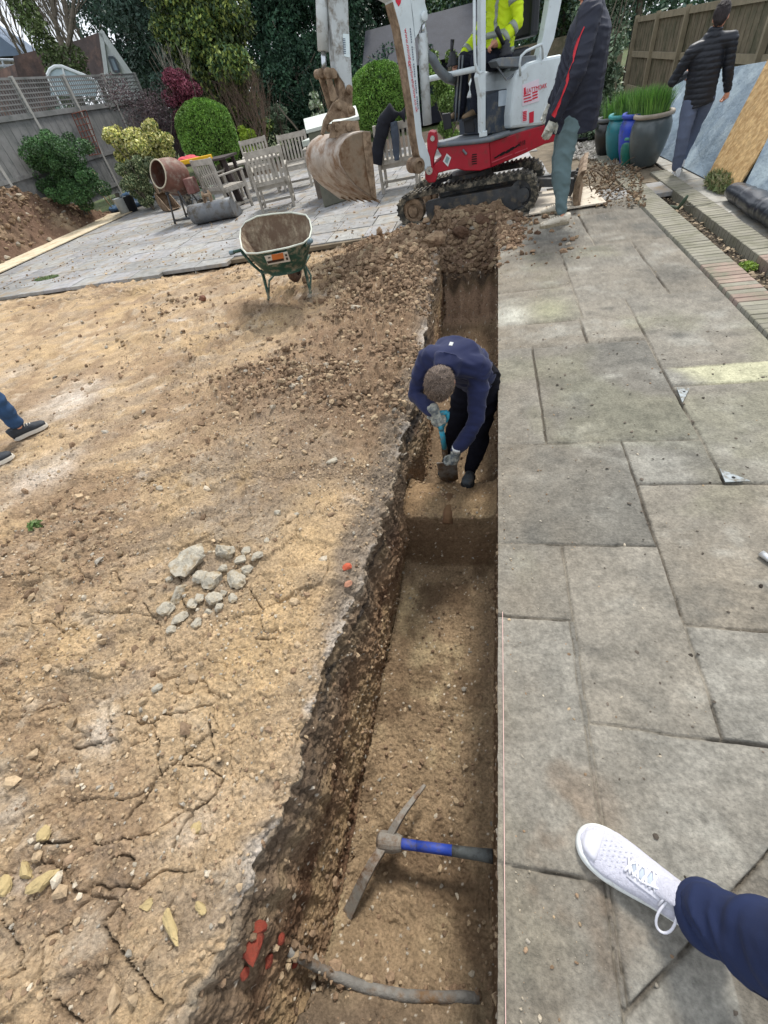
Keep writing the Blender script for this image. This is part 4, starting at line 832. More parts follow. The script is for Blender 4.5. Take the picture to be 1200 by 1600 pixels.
    # jacket
    b=MB(); ch=g['chest']; nk=g['neck']; S=torso_secs or [(.175,.13),(.185,.13),(.19,.13),(.20,.135),(.10,.08)]
    hp=hem if hem is not None else .16
    loft(b,[pel-tdir*hp*s,pel+tdir*.05,pel.lerp(ch,.5),ch,nk],[(x*s,y*s) for x,y in S],side)
    for q in 'LR':
        sh,e,w_=g['sh'+q],g['el'+q],g['wr'+q]; limb(b,[sh,sh.lerp(e,.5),e,e.lerp(w_,.5),e.lerp(w_,.93)],[.078*s*arm,.07*s*arm,.062*s*arm,.056*s*arm,.046*s*arm],16)
        b.tube([ch.lerp(nk,.6),sh],[.09*s,.078*s],14); 
    if collar: b.tube([nk-(g['head']-nk)*.3,nk.lerp(g['head'],.36)],[.092*s,.074*s],18)
    jk=remesh(b,'jacket',mats['jacket'],T,.0075,6,fold=folds,fs=(16,9),seed=seed+40)
    T['_j']=1; del T['_j']
    return T,jk,g
V3=Vector
# ---- digger in the trench, bent forward towards the camera
navy=mat('navy_jersey',srgb('232844'),rough=.95,var=.12,vs_=8,bump=.35,bs=180,bd=.002,spec=.15,sheen=.1); blackcl=mat('black_cloth',srgb('15151c'),rough=.95,var=.2,bump=.3,bs=120,bd=.003,spec=.1)
hairb=mat('brown_hair',srgb('4d3f35'),rough=.75,var=.35,vs_=70,bump=1,bs=220,bd=.004); glovem=mat('grey_glove',srgb('a6a79b'),rough=.85,var=.2,bump=.4,dirt=srgb('555c60'),ds=22,dth=.5); cuffw=mat('white_cuff',srgb('c9cac6'),rough=.8,var=.1)
J=dict(pelvis=(-.055,2.74,.10),chest=(-.18,2.50,.385),neck=(-.215,2.36,.40),head=(-.255,2.255,.34),hd=((-.05,-.30,-.95),(-.1,-.95,.30)),
 shL=(-.03,2.42,.33),shR=(-.345,2.49,.385),elL=(-.05,2.31,.03),elR=(-.44,2.41,.185),wrL=(-.185,2.25,-.18),wrR=(-.305,2.25,.145),
 handL=((-.25,.1,-1),(-.6,.4,.1),.9,1),handR=((.15,.1,-.9),(.3,.9,.1),1.2,-1),
 hipL=(.02,2.72,.03),hipR=(-.13,2.78,.03),knL=(-.03,2.60,-.36),knR=(-.22,2.72,-.36),anL=(-.105,2.50,-.55),anR=(-.30,2.84,-.68))
T,jk,g=person('person','man in navy sweatshirt and black trousers bent over digging down in the trench','' and 0 or (-.1,2.6,-.75),J,dict(jacket=navy,trousers=blackcl,hair=hairb,glove=glovem,cuff=cuffw,tr=(.088,.068,.05)),gloves=True,folds=.018,seed=3,vx=.006,torso_secs=[(.14,.12),(.155,.125),(.165,.125),(.17,.125),(.09,.08)],hem=.02,arm=.88,tfold=1.2)
shoem=mat('charcoal_boot',srgb('3c4246'),rough=.8,var=.2,bump=.5,dirt=srgb('5f5040'),ds=12,dth=.6); solem=mat('black_sole',srgb('1e2022'),rough=.8,bump=.2)
shoe('shoe',(-.10,2.54,-.67),(-.125,2.27,-.535),shoem,solem,T); shoe('shoe',(-.30,2.88,-.76),(-.34,2.60,-.76),shoem,solem,T)
b=MB(); b.box((-.19,2.385,.515),(.022,.022,.004),Matrix.Rotation(-.4,3,'Z')@Matrix.Rotation(.5,3,'X')); b.obj('neck_label',cuffw,T)
b=MB(); nk=Vector((-.205,2.40,.415)); 
# spade
SPD=thing('spade','spade with blue handle held by the man in the trench','spade',(-.25,2.4,-.68))
bluep=mat('blue_handle',srgb('2f8fa6'),rough=.5,var=.15,bump=.15,dirt=srgb('7a6a55'),ds=25,dth=.58)
A=V3((-.285,2.31,.10)); Bq=V3((-.275,2.40,-.28)); ax=(Bq-A).normalized(); sx=V3((1,.05,0)); jn=A+ax*.13
b=MB(); b.tube([A-sx*.055,A+sx*.055],.016,10); b.tube([A-sx*.055,A-sx*.05+ax*.05,jn-sx*.008],[.014,.014,.016],10); b.tube([A+sx*.055,A+sx*.05+ax*.05,jn+sx*.008],[.014,.014,.016],10); b.tube([jn-ax*.02,jn+ax*.03],.02,10); b.obj('handle',bluep,SPD,smooth=True)
b=MB(); b.tube([jn,Bq],.018,12); b.obj('shaft',bluep,SPD,smooth=True)
b=MB(); b.tube([Bq-ax*.03,Bq+ax*.12],[.021,.016],12); yv=ax.cross(sx).normalized()
pts=[Bq+ax*.14-sx*.075,Bq+ax*.14+sx*.075,Bq+ax*.36+sx*.07,Bq+ax*.40+sx*.03,Bq+ax*.41,Bq+ax*.40-sx*.03,Bq+ax*.36-sx*.07]
b.prism(pts,yv*.006); b.obj('blade',mat('spade_steel',srgb('85827c'),rough=.5,metal=.3,var=.3,dirt=srgb('5f4a33'),ds=9,dth=.48),SPD)
# ---- man standing by the excavator, facing left
jack=mat('navy_shell',srgb('1c2030'),rough=.6,var=.12,bump=.25,bs=60,bd=.004,spec=.4); teal=mat('grey_green_joggers',srgb('5e7275'),rough=.85,var=.12,bump=.3,bs=120,bd=.003); redst=mat('red_stripe',srgb('c02a36'),rough=.6,bump=.1)
tan=mat('beige_trainer',srgb('cdc4b2'),rough=.75,var=.15,bump=.3,dirt=srgb('8f7f68'),ds=15,dth=.6); tansole=mat('cream_sole',srgb('8f8570'),rough=.7,var=.1,dirt=srgb('6f6148'),ds=20,dth=.55)
s=1.13
J=dict(pelvis=(.93,6.62,1.06),chest=(.98,6.56,1.62),neck=(.97,6.55,1.79),head=(.92,6.55,1.93),hd=((-.9,-.1,-.42),(-.4,0,.9)),
 shL=(.93,6.34,1.71),shR=(.97,6.79,1.70),elL=(.86,6.22,1.36),elR=(.93,6.92,1.38),wrL=(.69,6.27,1.03),wrR=(.72,6.9,1.10),
 handL=((-.35,.05,-.9),(-.2,.9,0),.35,1),handR=((-.4,-.05,-.9),(-.2,-.9,0),.4,-1),
 hipL=(.91,6.52,1.00),hipR=(.92,6.73,1.00),knL=(.84,6.47,.56),knR=(.86,6.84,.55),anL=(.90,6.43,.125),anR=(.95,6.93,.12))
T,jk,g=person('person','tall man in dark jacket with red stripe and grey green joggers',(.9,6.6,0),J,dict(jacket=jack,trousers=teal,hair=hairb,glove=mat('white_glove',srgb('bcbcb0'),rough=.85,var=.2,bump=.4,dirt=srgb('6d6f6a'),ds=18,dth=.55),cuff=cuffw,tr=(.115,.088,.058)),s=s,gloves=True,folds=.011,seed=9,torso_secs=[(.21,.25),(.21,.235),(.21,.215),(.20,.18),(.10,.09)],hem=.17,cuff=.06,arm=1.3)
shoe('shoe',(1.00,6.44,0),(.65,6.38,0),tan,tansole,T,1.1,.09); shoe('shoe',(1.02,6.97,0),(.70,7.0,0),tan,tansole,T,1.1,.09)
b=MB(); b.prism([(1.005,6.455,.095),(.98,6.40,.1),(.94,6.385,.095),(.90,6.40,.09)],(0,0,.012)) 
# red piping down the sleeve and side
def snap(o,pts,off=.004):
    me=o.data; loc=Vector(parent_loc(o)); import mathutils
    bv=mathutils.bvhtree.BVHTree.FromPolygons([v.co[:] for v in me.vertices],[p.vertices[:] for p in me.polygons]); out=[]
    for p in pts:
        h=bv.find_nearest(Vector(p)-loc); out.append(h[0]+h[1]*off+loc)
    return out
def band(o,name,m,pts,w_,parent,n=24,off=.004):
    "ribbon lying on surface o"
    P=[Vector(p) for p in pts]; D=[]
    for i in range(n+1):
        t=i/n*(len(P)-1); k=min(int(t),len(P)-2); D.append(P[k].lerp(P[k+1],t-k))
    S=snap(o,D,off); me=o.data; L_=[];R2=[]
    camv=Vector(CP)
    for i,p in enumerate(S):
        d=(S[min(i+1,n)]-S[max(i-1,0)]).normalized(); nrm=(p-D[i]); v=(camv-p).normalized(); sd_=d.cross(v).normalized(); ww=w_[i*len(w_)//(n+1)] if hasattr(w_,'__len__') else w_
        L_.append(p+sd_*ww/2);R2.append(p-sd_*ww/2)
    L_=snap(o,L_,off);R2=snap(o,R2,off); b=MB(); V=L_+R2+[p+(camv-p).normalized()*.003 for p in L_+R2]; k=n+1
    Fs=[(2*k+i,2*k+i+1,3*k+i+1,3*k+i) for i in range(n)]+[(i,2*k+i,2*k+i+1,i+1) for i in range(n)]+[(k+i+1,3*k+i+1,3*k+i,k+i) for i in range(n)]
    b.add(V,Fs); return b.obj(name,m,parent,smooth=True)
def surf_px(o,pxs):
    import mathutils
    me=o.data; loc=Vector(parent_loc(o)); bv=mathutils.bvhtree.BVHTree.FromPolygons([x.co[:] for x in me.vertices],[p.vertices[:] for p in me.polygons]); out=[]
    for x,y in pxs:
        h=bv.ray_cast(Vector(CP)-loc,Vector(ray(x,y)).normalized(),30)
        if h[0] is not None: out.append(h[0]+loc)
    return out
def onray(px_,py_,Yp): return PY(px_,py_,Yp)
band(jk,'red_stripe',redst,surf_px(jk,[(913,42),(904,62),(898,80),(896,96),(889,112),(886,130),(879,148),(872,166),(864,182)]),[.012,.03,.035,.014,.012,.034,.022,.014,.03,.05],T)
# ---- man walking away on the right
puff=mat('black_puffer',srgb('191d26'),rough=.5,var=.15,bump=.3,bs=40,bd=.006,spec=.4); jean=mat('slate_jeans',srgb('596379'),rough=.9,var=.15,bump=.3,bs=140,bd=.003); hairk=mat('dark_hair',srgb('2b2426'),rough=.75,var=.3,vs_=60,bump=1,bs=200,bd=.004)
s=.91
J=dict(pelvis=(2.60,7.98,.80),chest=(2.56,7.96,1.16),neck=(2.565,7.93,1.34),head=(2.585,7.92,1.455),hd=((.35,.95,-.12),(0,.1,1)),
 shL=(2.38,7.94,1.21),shR=(2.76,7.92,1.25),elL=(2.27,8.04,.98),elR=(2.83,7.94,.99),wrL=(2.46,8.24,1.0),wrR=(2.92,8.02,.80),
 handL=((.2,.8,-.2),(.8,0,-.2),.5,-1),handR=((.15,.1,-1),(-.6,.6,0),.9,-1),
 hipL=(2.52,7.98,.76),hipR=(2.69,7.98,.76),knL=(2.52,7.93,.42),knR=(2.70,8.16,.44),anL=(2.555,7.98,.10),anR=(2.68,8.26,.16))
T,jk,g=person('person','man in black quilted jacket and grey jeans walking away past the leaning boards',(2.58,7.97,0),J,dict(jacket=puff,trousers=jean,hair=hairk,haircol=(.025,.02,.02),tr=(.105,.085,.068)),s=s,folds=.006,seed=15,torso_secs=[(.19,.14),(.185,.14),(.19,.14),(.20,.14),(.10,.08)],hem=.10)
me=jk.data; k=len(me.vertices); P=np.zeros(k*3,np.float32);N=np.zeros(k*3,np.float32); me.vertices.foreach_get('co',P);me.vertices.foreach_get('normal',N);P=P.reshape(-1,3);N=N.reshape(-1,3)
ph=(P[:,2]+.03*P[:,0]+.01*fbm(P[:,0]*6,P[:,1]*6,500,2))/.052; P=P+N*(.007*(np.abs(np.sin(ph*math.pi))**.6-.6))[:,None]; me.vertices.foreach_set('co',P.astype(np.float32).ravel())
wsh=mat('white_trainer_far',srgb('d5d6d6'),rough=.6,var=.05,bump=.1)
shoe('shoe',(2.57,7.90,0),(2.60,8.16,0),wsh,wsh,T,.9); shoe('shoe',(2.69,8.20,.05),(2.73,8.46,0),wsh,wsh,T,.9)
# ---- operator in the cab
hv=mat('hi_vis_yellow',srgb('c6e01c'),rough=.7,var=.1,bump=.25,bs=60,bd=.004); refl=mat('reflective_tape',srgb('8f9790'),rough=.4,var=.08,bump=.05); optr=mat('dark_navy_work',srgb('171c2b'),rough=.9,var=.2,bump=.3)
def W(x,y,d): return tuple(map(float,SP(x,y,d)))
pv=Vector(W(780,90,.42)); q_=Vector(qn); f_=Vector(fh); U=Vector((0,0,1))
ch=pv+U*.46-f_*.02
J=dict(pelvis=pv,chest=ch,neck=ch+U*.19+f_*.03,head=ch+U*.34+f_*.07,hd=(tuple(f_+U*-.2),(0,0,1)),
 shL=ch+U*.11+q_*.22,shR=ch+U*.11-q_*.22,elL=ch+q_*.30-f_*.0-U*.20,elR=ch-q_*.30+f_*.08-U*.19,wrL=pv+f_*.20+q_*.24+U*.12,wrR=pv+f_*.42-q_*.24+U*.06,
 handL=(tuple(f_*.8-q_*.3+U*.1),(0,0,-1),.9,-1),handR=(tuple(f_*.8+q_*.1-U*.3),(0,0,-1),.8,1),
 hipL=pv+q_*.09,hipR=pv-q_*.09,knL=pv+f_*.42+q_*.12+U*.02,knR=pv+f_*.42-q_*.16+U*.03,anL=pv+f_*.42+q_*.10-U*.40,anR=pv+f_*.50-q_*.18-U*.40)
T,jk,g=person('person','digger driver in yellow hi-vis jacket seated at the levers',tuple(pv-U*.5),J,dict(jacket=hv,trousers=optr,hair=hairk,haircol=(.025,.02,.02),tr=(.105,.09,.075)),s=1.08,folds=.014,seed=21,torso_secs=[(.17,.14),(.18,.14),(.19,.14),(.20,.14),(.10,.08)],hem=.05)
bootm=mat('brown_boot',srgb('6b5a45'),rough=.8,bump=.4,var=.2); 
for q in 'LR':
    a=Vector(J['an'+q]); shoe('boot',a-f_*.06-U*.09,a+f_*.24-U*.09,bootm,solem,T)
def ring(o,name,c,ax_,w_,R_big,parent,m,n=36,off=.004):
    ax_=Vector(ax_).normalized(); u=ax_.orthogonal().normalized(); v=ax_.cross(u); import mathutils
    me=o.data; loc=Vector(parent_loc(o)); bv=mathutils.bvhtree.BVHTree.FromPolygons([x.co[:] for x in me.vertices],[p.vertices[:] for p in me.polygons]); V=[]
    for k in (-.5,.5):
        for j in range(n):
            a=2*math.pi*j/n; d=u*math.cos(a)+v*math.sin(a); org=Vector(c)+ax_*w_*k
            h=bv.ray_cast(org-loc,d,R_big); p=(h[0] if h[0] is not None else org-loc+d*.06)+loc+d*off; V.append(p)
    b=MB(); b.add(V,[(j,(j+1)%n,n+(j+1)%n,n+j) for j in range(n)]); o2=b.obj(name,m,parent,smooth=True); md=o2.modifiers.new('s','SOLIDIFY'); md.thickness=.004; md.offset=1; return o2
for q in 'LR':
    sh,e,w_=g['sh'+q],g['el'+q],g['wr'+q]
    for t in (.45,): ring(jk,'reflective_band',sh.lerp(e,t),e-sh,.05,.14,T,refl)
    for t in (.25,.7): ring(jk,'reflective_band',e.lerp(w_,t),w_-e,.05,.12,T,refl)
ring(jk,'reflective_band',pv.lerp(ch,.45),U,.055,.3,T,refl); ring(jk,'reflective_band',pv.lerp(ch,.1),U,.05,.3,T,refl)
band(jk,'reflective_band',refl,[ch+q_*.1+f_*.2+U*.12,pv+q_*.1+f_*.22+U*.1],.05,T)
# ---- walker at the left edge
djean=mat('blue_jeans',srgb('2a4668'),rough=.9,var=.2,vs_=10,bump=.4,bs=140,bd=.003)
gd=Vector((.62,.78,0)).normalized(); sd2=Vector((-gd.y,gd.x,0))
a1=PZ(40,668,.06); fz_=-.05
p1=Vector(PZ(76,664,fz_)); h1=p1-gd*.29; p2=Vector(PZ(24,712,fz_)); h2=p2-gd*.29
mid=(h1+h2)/2-gd*.0-Vector((.05,0,0)); zz=Vector((0,0,1)); 
J=dict(pelvis=mid+zz*1.02,chest=mid+zz*1.46+gd*.02,neck=mid+zz*1.60+gd*.03,head=mid+zz*1.72+gd*.06,hd=(tuple(gd),(0,0,1)),
 shL=mid+zz*1.53+sd2*.2,shR=mid+zz*1.53-sd2*.2,elL=mid+zz*1.24+sd2*.26,elR=mid+zz*1.24-sd2*.26,wrL=mid+zz*1.0+sd2*.26+gd*.1,wrR=mid+zz*1.0-sd2*.26+gd*.05,
 handL=((0,0,-1),(.5,0,0),.4,1),handR=((0,0,-1),(.5,0,0),.4,-1),hipL=mid+zz*.95+sd2*.09,hipR=mid+zz*.95-sd2*.09,knL=h1+gd*.12+zz*.54,knR=h2+gd*.12+zz*.54,anL=h1+gd*.10+zz*.13,anR=h2+gd*.10+zz*.13)
T,jk,g=person('person','person in blue jeans and black trainers stepping across the dirt at the left edge',tuple(mid),J,dict(jacket=puff,trousers=djean,hair=hairk,haircol=(.025,.02,.02),tr=(.095,.075,.062)),folds=.014,seed=31,cuff=.02)
dsh=mat('dark_trainer',srgb('2b3036'),rough=.7,var=.25,vs_=20,bump=.3); wsol=mat('white_sole',srgb('c5c0b4'),rough=.6,var=.1)
shoe('shoe',h1,p1,dsh,wsol,T,1.05); shoe('shoe',h2,p2,dsh,wsol,T,1.05)
# ---- photographer: only the right foot and shin reach into the near right corner
he,to=Vector((.585,.065,.0)),Vector((.283,.215,.0)); d=(to-he).normalized(); u=Vector((0,0,1)); sd_=d.cross(u); s=1.
an=he+d*.06+u*.12; kn=Vector((.66,-.03,.56)); trn=mat('navy_track_trousers',srgb('1c2747'),rough=.8,var=.12,vs_=7,bump=.5,bs=320,bd=.0015,spec=.3)
J=dict(pelvis=(.78,-.30,1.0),chest=(.74,-.32,1.36),neck=(.68,-.31,1.5),head=(.63,-.29,1.62),hd=((-.85,.35,-.4),(-.3,.1,.9)),
 shL=(.70,-.50,1.42),shR=(.68,-.14,1.42),elL=(.48,-.46,1.24),elR=(.46,-.16,1.24),wrL=(.22,-.26,1.46),wrR=(.22,-.17,1.46),
 handL=((-.6,.3,.6),(0,.9,0),.5,-1),handR=((-.6,.1,.6),(0,-.9,0),.5,1),
 hipL=(.78,-.40,.95),hipR=(.78,-.21,.95),knL=(.76,-.44,.5),knR=tuple(kn),anL=(.74,-.42,.12),anR=tuple(an))
T,jk,g=person('person',"photographer's leg in navy trousers with a white trainer on the near slabs",(.7,-.2,0),J,dict(jacket=mat('grey_top',srgb('4a4d55'),rough=.9,bump=.3),trousers=trn,hair=hairb,tr=(.108,.092,.068)),folds=.022,seed=51,cuff=.0)
wtr=mat('white_knit',srgb('b9b9c4'),rough=.85,var=.12,vs_=160,bump=1,bs=240,bd=.003,dirt=srgb('a8a49c'),ds=14,dth=.66); wov=mat('white_overlay',srgb('c4c4cc'),rough=.5,var=.05,bump=.1,dirt=srgb('a39d90'),ds=20,dth=.64); wmid=mat('foam_sole',srgb('cfd2cf'),rough=.6,var=.08,bump=.1,dirt=srgb('8c8674'),ds=25,dth=.62)
L_=(to-he).length; b=MB()
fr=[.0,.05,.18,.32,.48,.62,.76,.88,.955,.99]; wd_=[.020,.036,.043,.046,.050,.057,.060,.053,.038,.016]; top_=[.075,.098,.10,.098,.088,.075,.062,.052,.043,.034]
off=[0,0,0,0,.002,.004,.005,.004,.002,0]
loft(b,[he+d*L_*f+u*(t+.016)/2+sd_*o for f,t,o in zip(fr,top_,off)],[(w_,(t-.016)/2) for w_,t in zip(wd_,top_)],sd_,28)
up_=remesh(b,'shoe',wtr,T,.003,5,fold=.0015,fs=(90,90),seed=3)
# heel tab and tongue
b=MB(); loft(b,[he+d*.045+u*.07,he+d*.055+u*.125],[(.040,.036),(.037,.030)],sd_,24); loft(b,[he+d*.15+u*.085,he+d*.105+u*.132],[(.026,.012),(.03,.008)],sd_,20); remesh(b,'shoe_collar',wtr,up_,.003,3)
sockm=mat('pale_sock',srgb('aab3bd'),rough=.9,bump=.4,bs=200,bd=.002); b=MB(); b.tube([he+d*.10+u*.08,he+d*.085+u*.125],[.026,.027],20); b.obj('sock',sockm,T,smooth=True)
so=MB(); P=[];n=96
for j in range(n):
    a=2*math.pi*j/n; x=.5-.5*math.cos(a); w2=(.042+.019*float(sst(.25,.78,np.array(x))))*math.sqrt(max(0,1-abs(2*x-1)**5))*(1 if math.sin(a)>0 else -1); P.append(he+d*(L_+.012)*x-d*.004+sd_*(w2*1.06+.003))
cen=he+d*L_*.5
V=[(p-cen)*.96+cen+u*.001 for p in P]+[p+u*.012 for p in P]+[(p-cen)*.985+cen+u*.03 for p in P]+[(p-cen)*.93+cen+u*.034 for p in P]
so.add(V,[(r*n+i,r*n+(i+1)%n,(r+1)*n+(i+1)%n,(r+1)*n+i) for r in range(3) for i in range(n)]+[tuple(range(n-1,-1,-1)),tuple(range(3*n,4*n))]); so.obj('sole',wmid,up_,smooth=True)
lacem=mat('white_lace',srgb('cfcfd6'),rough=.7,bump=.5,bs=400,bd=.001,var=.04)
import mathutils
def bvh(o):
    return mathutils.bvhtree.BVHTree.FromPolygons([v.co[:] for v in o.data.vertices],[p.vertices[:] for p in o.data.polygons]),Vector(parent_loc(o))
bv,loc=bvh(up_)
def down(p):
    h=bv.ray_cast(p+u*.2-loc,-u,.5); return (h[0]+loc) if h[0] is not None else p
def lace(pts,r=.0028,lift=.003,sub_=6):
    D=[]; 
    for a,c in zip(pts[:-1],pts[1:]):
        for i in range(sub_): q2=a.lerp(c,i/sub_); D.append(down(q2)+u*lift)
    D.append(down(pts[-1])+u*lift); return D
b=MB()
for i in range(6):
    x=.115+.019*i; w2=.024-.0012*i
    b.tube(lace([he+d*x+sd_*w2,he+d*(x+.012)-sd_*w2]),.0038,6); b.tube(lace([he+d*x-sd_*w2,he+d*(x+.012)+sd_*w2],lift=.0045),.0033,6)
kx=he+d*.115+sd_*-.005
K0=down(kx)+u*.008
for sgn,sz in ((1,1.),):
    cy=-sd_
# big loop hanging on the near-left side
sL=sd_ if (PZ(0,0)[0]*0+1) else sd_
b.tube([K0,K0+sd_*.0+d*.0+u*.004],.006,8)
side_=-sd_ if pix(K0-sd_*.05)[1]>pix(K0+sd_*.05)[1] else sd_
lp=[]
for i in range(25):
    a=2*math.pi*i/24; r_=.5-.5*math.cos(a); lp.append(K0+side_*(.078*r_)+d*(.024*math.sin(a)*(.4+.6*r_))-u*(.055*r_**1.5))
b.tube(lp,.0032,8); lp=[]
b.tube([K0,K0+side_*.02+d*.02-u*.004,K0+side_*.035+d*.022-u*.025],.003,8)
b.tube([K0,K0+d*.035+side_*.006-u*.006,down(he+d*.185+side_*.018)+u*.003,down(he+d*.205+side_*.012)+u*.003,down(he+d*.215+side_*-.006)+u*.003,down(he+d*.20+side_*-.018)+u*.003,down(he+d*.175+side_*-.014)+u*.003],.0028,8)
b.obj('laces',lacem,up_,smooth=True)
b=MB(); b.prism([he+d*.035-side_*.036+u*.10,he+d*.055-side_*.037+u*.10,he+d*.055-side_*.037+u*.13,he+d*.035-side_*.036+u*.13],-side_*.003); b.obj('heel_tab',blackp,up_)
trn=mat('navy_track_trousers',srgb('1c2747'),rough=.8,var=.1,vs_=7,bump=.3,bs=200,bd=.002,spec=.3)
a2=he+d*.05+u*.105; dxx=(kn-a2).normalized(); b=MB()
b.tube([a2-dxx*.012,a2-dxx*.004,a2+dxx*.018,a2+dxx*.03],[.0705,.0745,.0745,.071],30); b.obj('trouser_hem',trn,T,smooth=True)
b=MB(); sm=[a2+dxx*(.02+.07*i)+side_*(.073+.0035*i) for i in range(8)]; tro=[c_ for c_ in T.children if c_.name.startswith('trousers')][0]; b.tube(snap(tro,sm,.0005),.0022,6); b.obj('side_seam',mat('seam_navy',srgb('131b34'),rough=.8,bump=0),T,smooth=True)
# overlays on the shoe: toe guard, eyestay and side stripes, laid on the upper
def patch(name,fxs,m,parent,lift=.0016):
    V=[];nx=len(fxs)
    for f,wl,wr in fxs:
        for k in range(7):
            w_=wl+(wr-wl)*k/6; V.append(down(he+d*f+sd_*w_)+u*lift)
    b=MB(); b.add(V,[(i*7+k,i*7+k+1,(i+1)*7+k+1,(i+1)*7+k) for i in range(nx-1) for k in range(6)]); o=b.obj(name,m,parent,smooth=True); md=o.modifiers.new('s','SOLIDIFY'); md.thickness=.003; md.offset=0; return o
Lx=(to-he).length
patch('toe_guard',[(Lx-.05,-.04,.04),(Lx-.035,-.037,.037),(Lx-.02,-.03,.03),(Lx-.008,-.018,.018)],wov,up_)
patch('eyestay',[(.105,.020,.033),(.13,.020,.033),(.16,.019,.031),(.19,.018,.029),(.215,.016,.026)],wov,up_)
patch('eyestay',[(.105,-.033,-.020),(.13,-.033,-.020),(.16,-.031,-.019),(.19,-.029,-.018),(.215,-.026,-.016)],wov,up_)
patch('tongue',[(.10,-.016,.016),(.13,-.016,.016),(.16,-.015,.015),(.19,-.014,.014),(.21,-.012,.012)],sockm,up_,.0008)
b=MB()
for i in range(30):
    f=Lx-.06-.012*(i//5); w_=(-.026+.013*(i%5))+.006*((i//5)%2); p=down(he+d*f+sd_*w_)+u*.0008; b.ell(p,(.0028,.0016,.0006),n=5)
b.obj('vent_holes',mat('vent_grey',srgb('a3a4ae'),rough=.9,bump=0),up_)
# trodden dirt edge on the midsole, other shoe
shoe('shoe',(.80,-.42,0),(.50,-.36,0),wtr,wmid,T)
# ============================================================ GARDEN BACKDROP
leafm={}
def leafmat(name,c,rough=.6,tr=.25):
    M=mat(name,(1,1,1),rough=rough,var=.15,vs_=3,bump=0,attr=True,spec=.35)
    return M
LEAF=leafmat('foliage_leaf',None)
barkm=mat('bark',srgb('6a6256'),rough=.95,var=.3,vs_=9,bump=.8,bs=30,bd=.02,dirt=srgb('3c3a30'),ds=5,dth=.55)
palebark=mat('pale_bark',srgb('9a9284'),rough=.9,var=.25,bump=.5,bs=30,bd=.02)
def leaves(name,clumps,n,size,pal,parent,shell=.55,up_=.0,asp=2.0,droop=0.,cl=.35,seed=0,flat=0.):
    """clumps: [(centre,(rx,ry,rz))]; n leaves in all; leaf-sized faces spread through the volume"""
    r_=np.random.default_rng(seed+77); K_=len(clumps); c=np.array([k[0] for k in clumps],float); r=np.array([k[1] for k in clumps],float)
    vol=(r.prod(1))**(2/3); idx=r_.choice(K_,n,p=vol/vol.sum()); d=r_.normal(size=(n,3)); d/=np.linalg.norm(d,axis=1)[:,None]
    rad=np.where(r_.random(n)<shell,r_.uniform(.85,1.05,n),r_.random(n)**.4); P=c[idx]+d*rad[:,None]*r[idx]
    pl=np.array(parent_loc(parent)); 
    a=r_.normal(size=(n,3))+d*.6; a[:,2]+=up_; a[:,2]-=droop; a/=np.linalg.norm(a,axis=1)[:,None]
    b_=np.cross(a,r_.normal(size=(n,3))+d*flat*3); b_/=np.linalg.norm(b_,axis=1)[:,None]
    S=(size*r_.uniform(.6,1.35,n))[:,None]; w_=S/asp
    V=np.stack([P-a*S*.5,P+b_*w_*.5,P+a*S*.5,P-b_*w_*.5],1)-pl
    pal=np.array(pal,float); cc=r_.uniform(1-cl,1+cl,K_)[idx]; pc=pal[r_.integers(0,len(pal),n)]*(cc*r_.uniform(.75,1.25,n))[:,None]
    F=np.arange(n*4).reshape(n,4)
    return mesh_np(name,V.reshape(-1,3),F,LEAF,parent=parent,col=np.repeat(pc,4,0),smooth=False)
def clumps_in(c,r,k,cr,seed=0,taper=None):
    r_=np.random.default_rng(seed); out=[]
    for i in range(k):
        d=r_.normal(size=3); d/=np.linalg.norm(d); p=np.array(c)+d*np.array(r)*r_.random()**.5; s=r_.uniform(.6,1.3)
        if taper is not None:
            t=(p[2]-(c[2]-r[2]))/(2*r[2]); f=1-taper*t; p[0]=c[0]+(p[0]-c[0])*f; p[1]=c[1]+(p[1]-c[1])*f
        out.append((p,(cr*s,cr*s,cr*s*.8)))
    return out
G_dark=[(.022,.058,.035),(.032,.08,.045),(.05,.11,.058)]; G_mid=[(.06,.12,.04),(.09,.16,.055),(.04,.08,.03)]; G_gold=[(.14,.19,.04),(.08,.13,.03),(.035,.065,.022),(.22,.26,.06),(.04,.08,.03)]
G_box=[(.13,.25,.04),(.09,.19,.035),(.19,.33,.06)]; G_yel=[(.62,.58,.2),(.5,.5,.15),(.7,.66,.34),(.14,.2,.05)]; G_red=[(.19,.045,.07),(.11,.03,.045),(.27,.08,.11)]; G_pur=[(.05,.03,.035),(.08,.05,.055),(.11,.08,.08)]
G_blue=[(.07,.125,.095),(.095,.16,.115),(.05,.085,.065)]; G_pale=[(.14,.2,.12),(.09,.14,.08),(.2,.25,.16)]
def branchy(b,p,d,L_,r,depth,rr,spread=.55,tips=None,up_=.25):
    pts=[Vector(p)]; dd=Vector(d).normalized(); n=4
    for i in range(n):
        dd=(dd+Vector((rr.uniform(-1,1),rr.uniform(-1,1),rr.uniform(-.5,1)*.6+up_*.3))*.16).normalized(); pts.append(pts[-1]+dd*L_/n)
    b.tube(pts,[r*(1-.45*i/n) for i in range(n+1)],5 if depth<2 else 7,caps=False)
    if depth<=0:
        if tips is not None: tips.append(pts[-1])
        return
    for k in range(rr.choice([2,3,3,4])):
        t=rr.uniform(.35,1); i=min(int(t*n),n-1); q=pts[i].lerp(pts[i+1],t*n-i)
        nd=(dd+Vector((rr.uniform(-1,1),rr.uniform(-1,1),rr.uniform(-.2,.8)))*spread*1.3).normalized(); branchy(b,q,nd,L_*rr.uniform(.5,.75),r*.5,depth-1,rr,spread,tips,up_)
    branchy(b,pts[-1],dd,L_*.6,r*.55,depth-1,rr,spread,tips,up_)
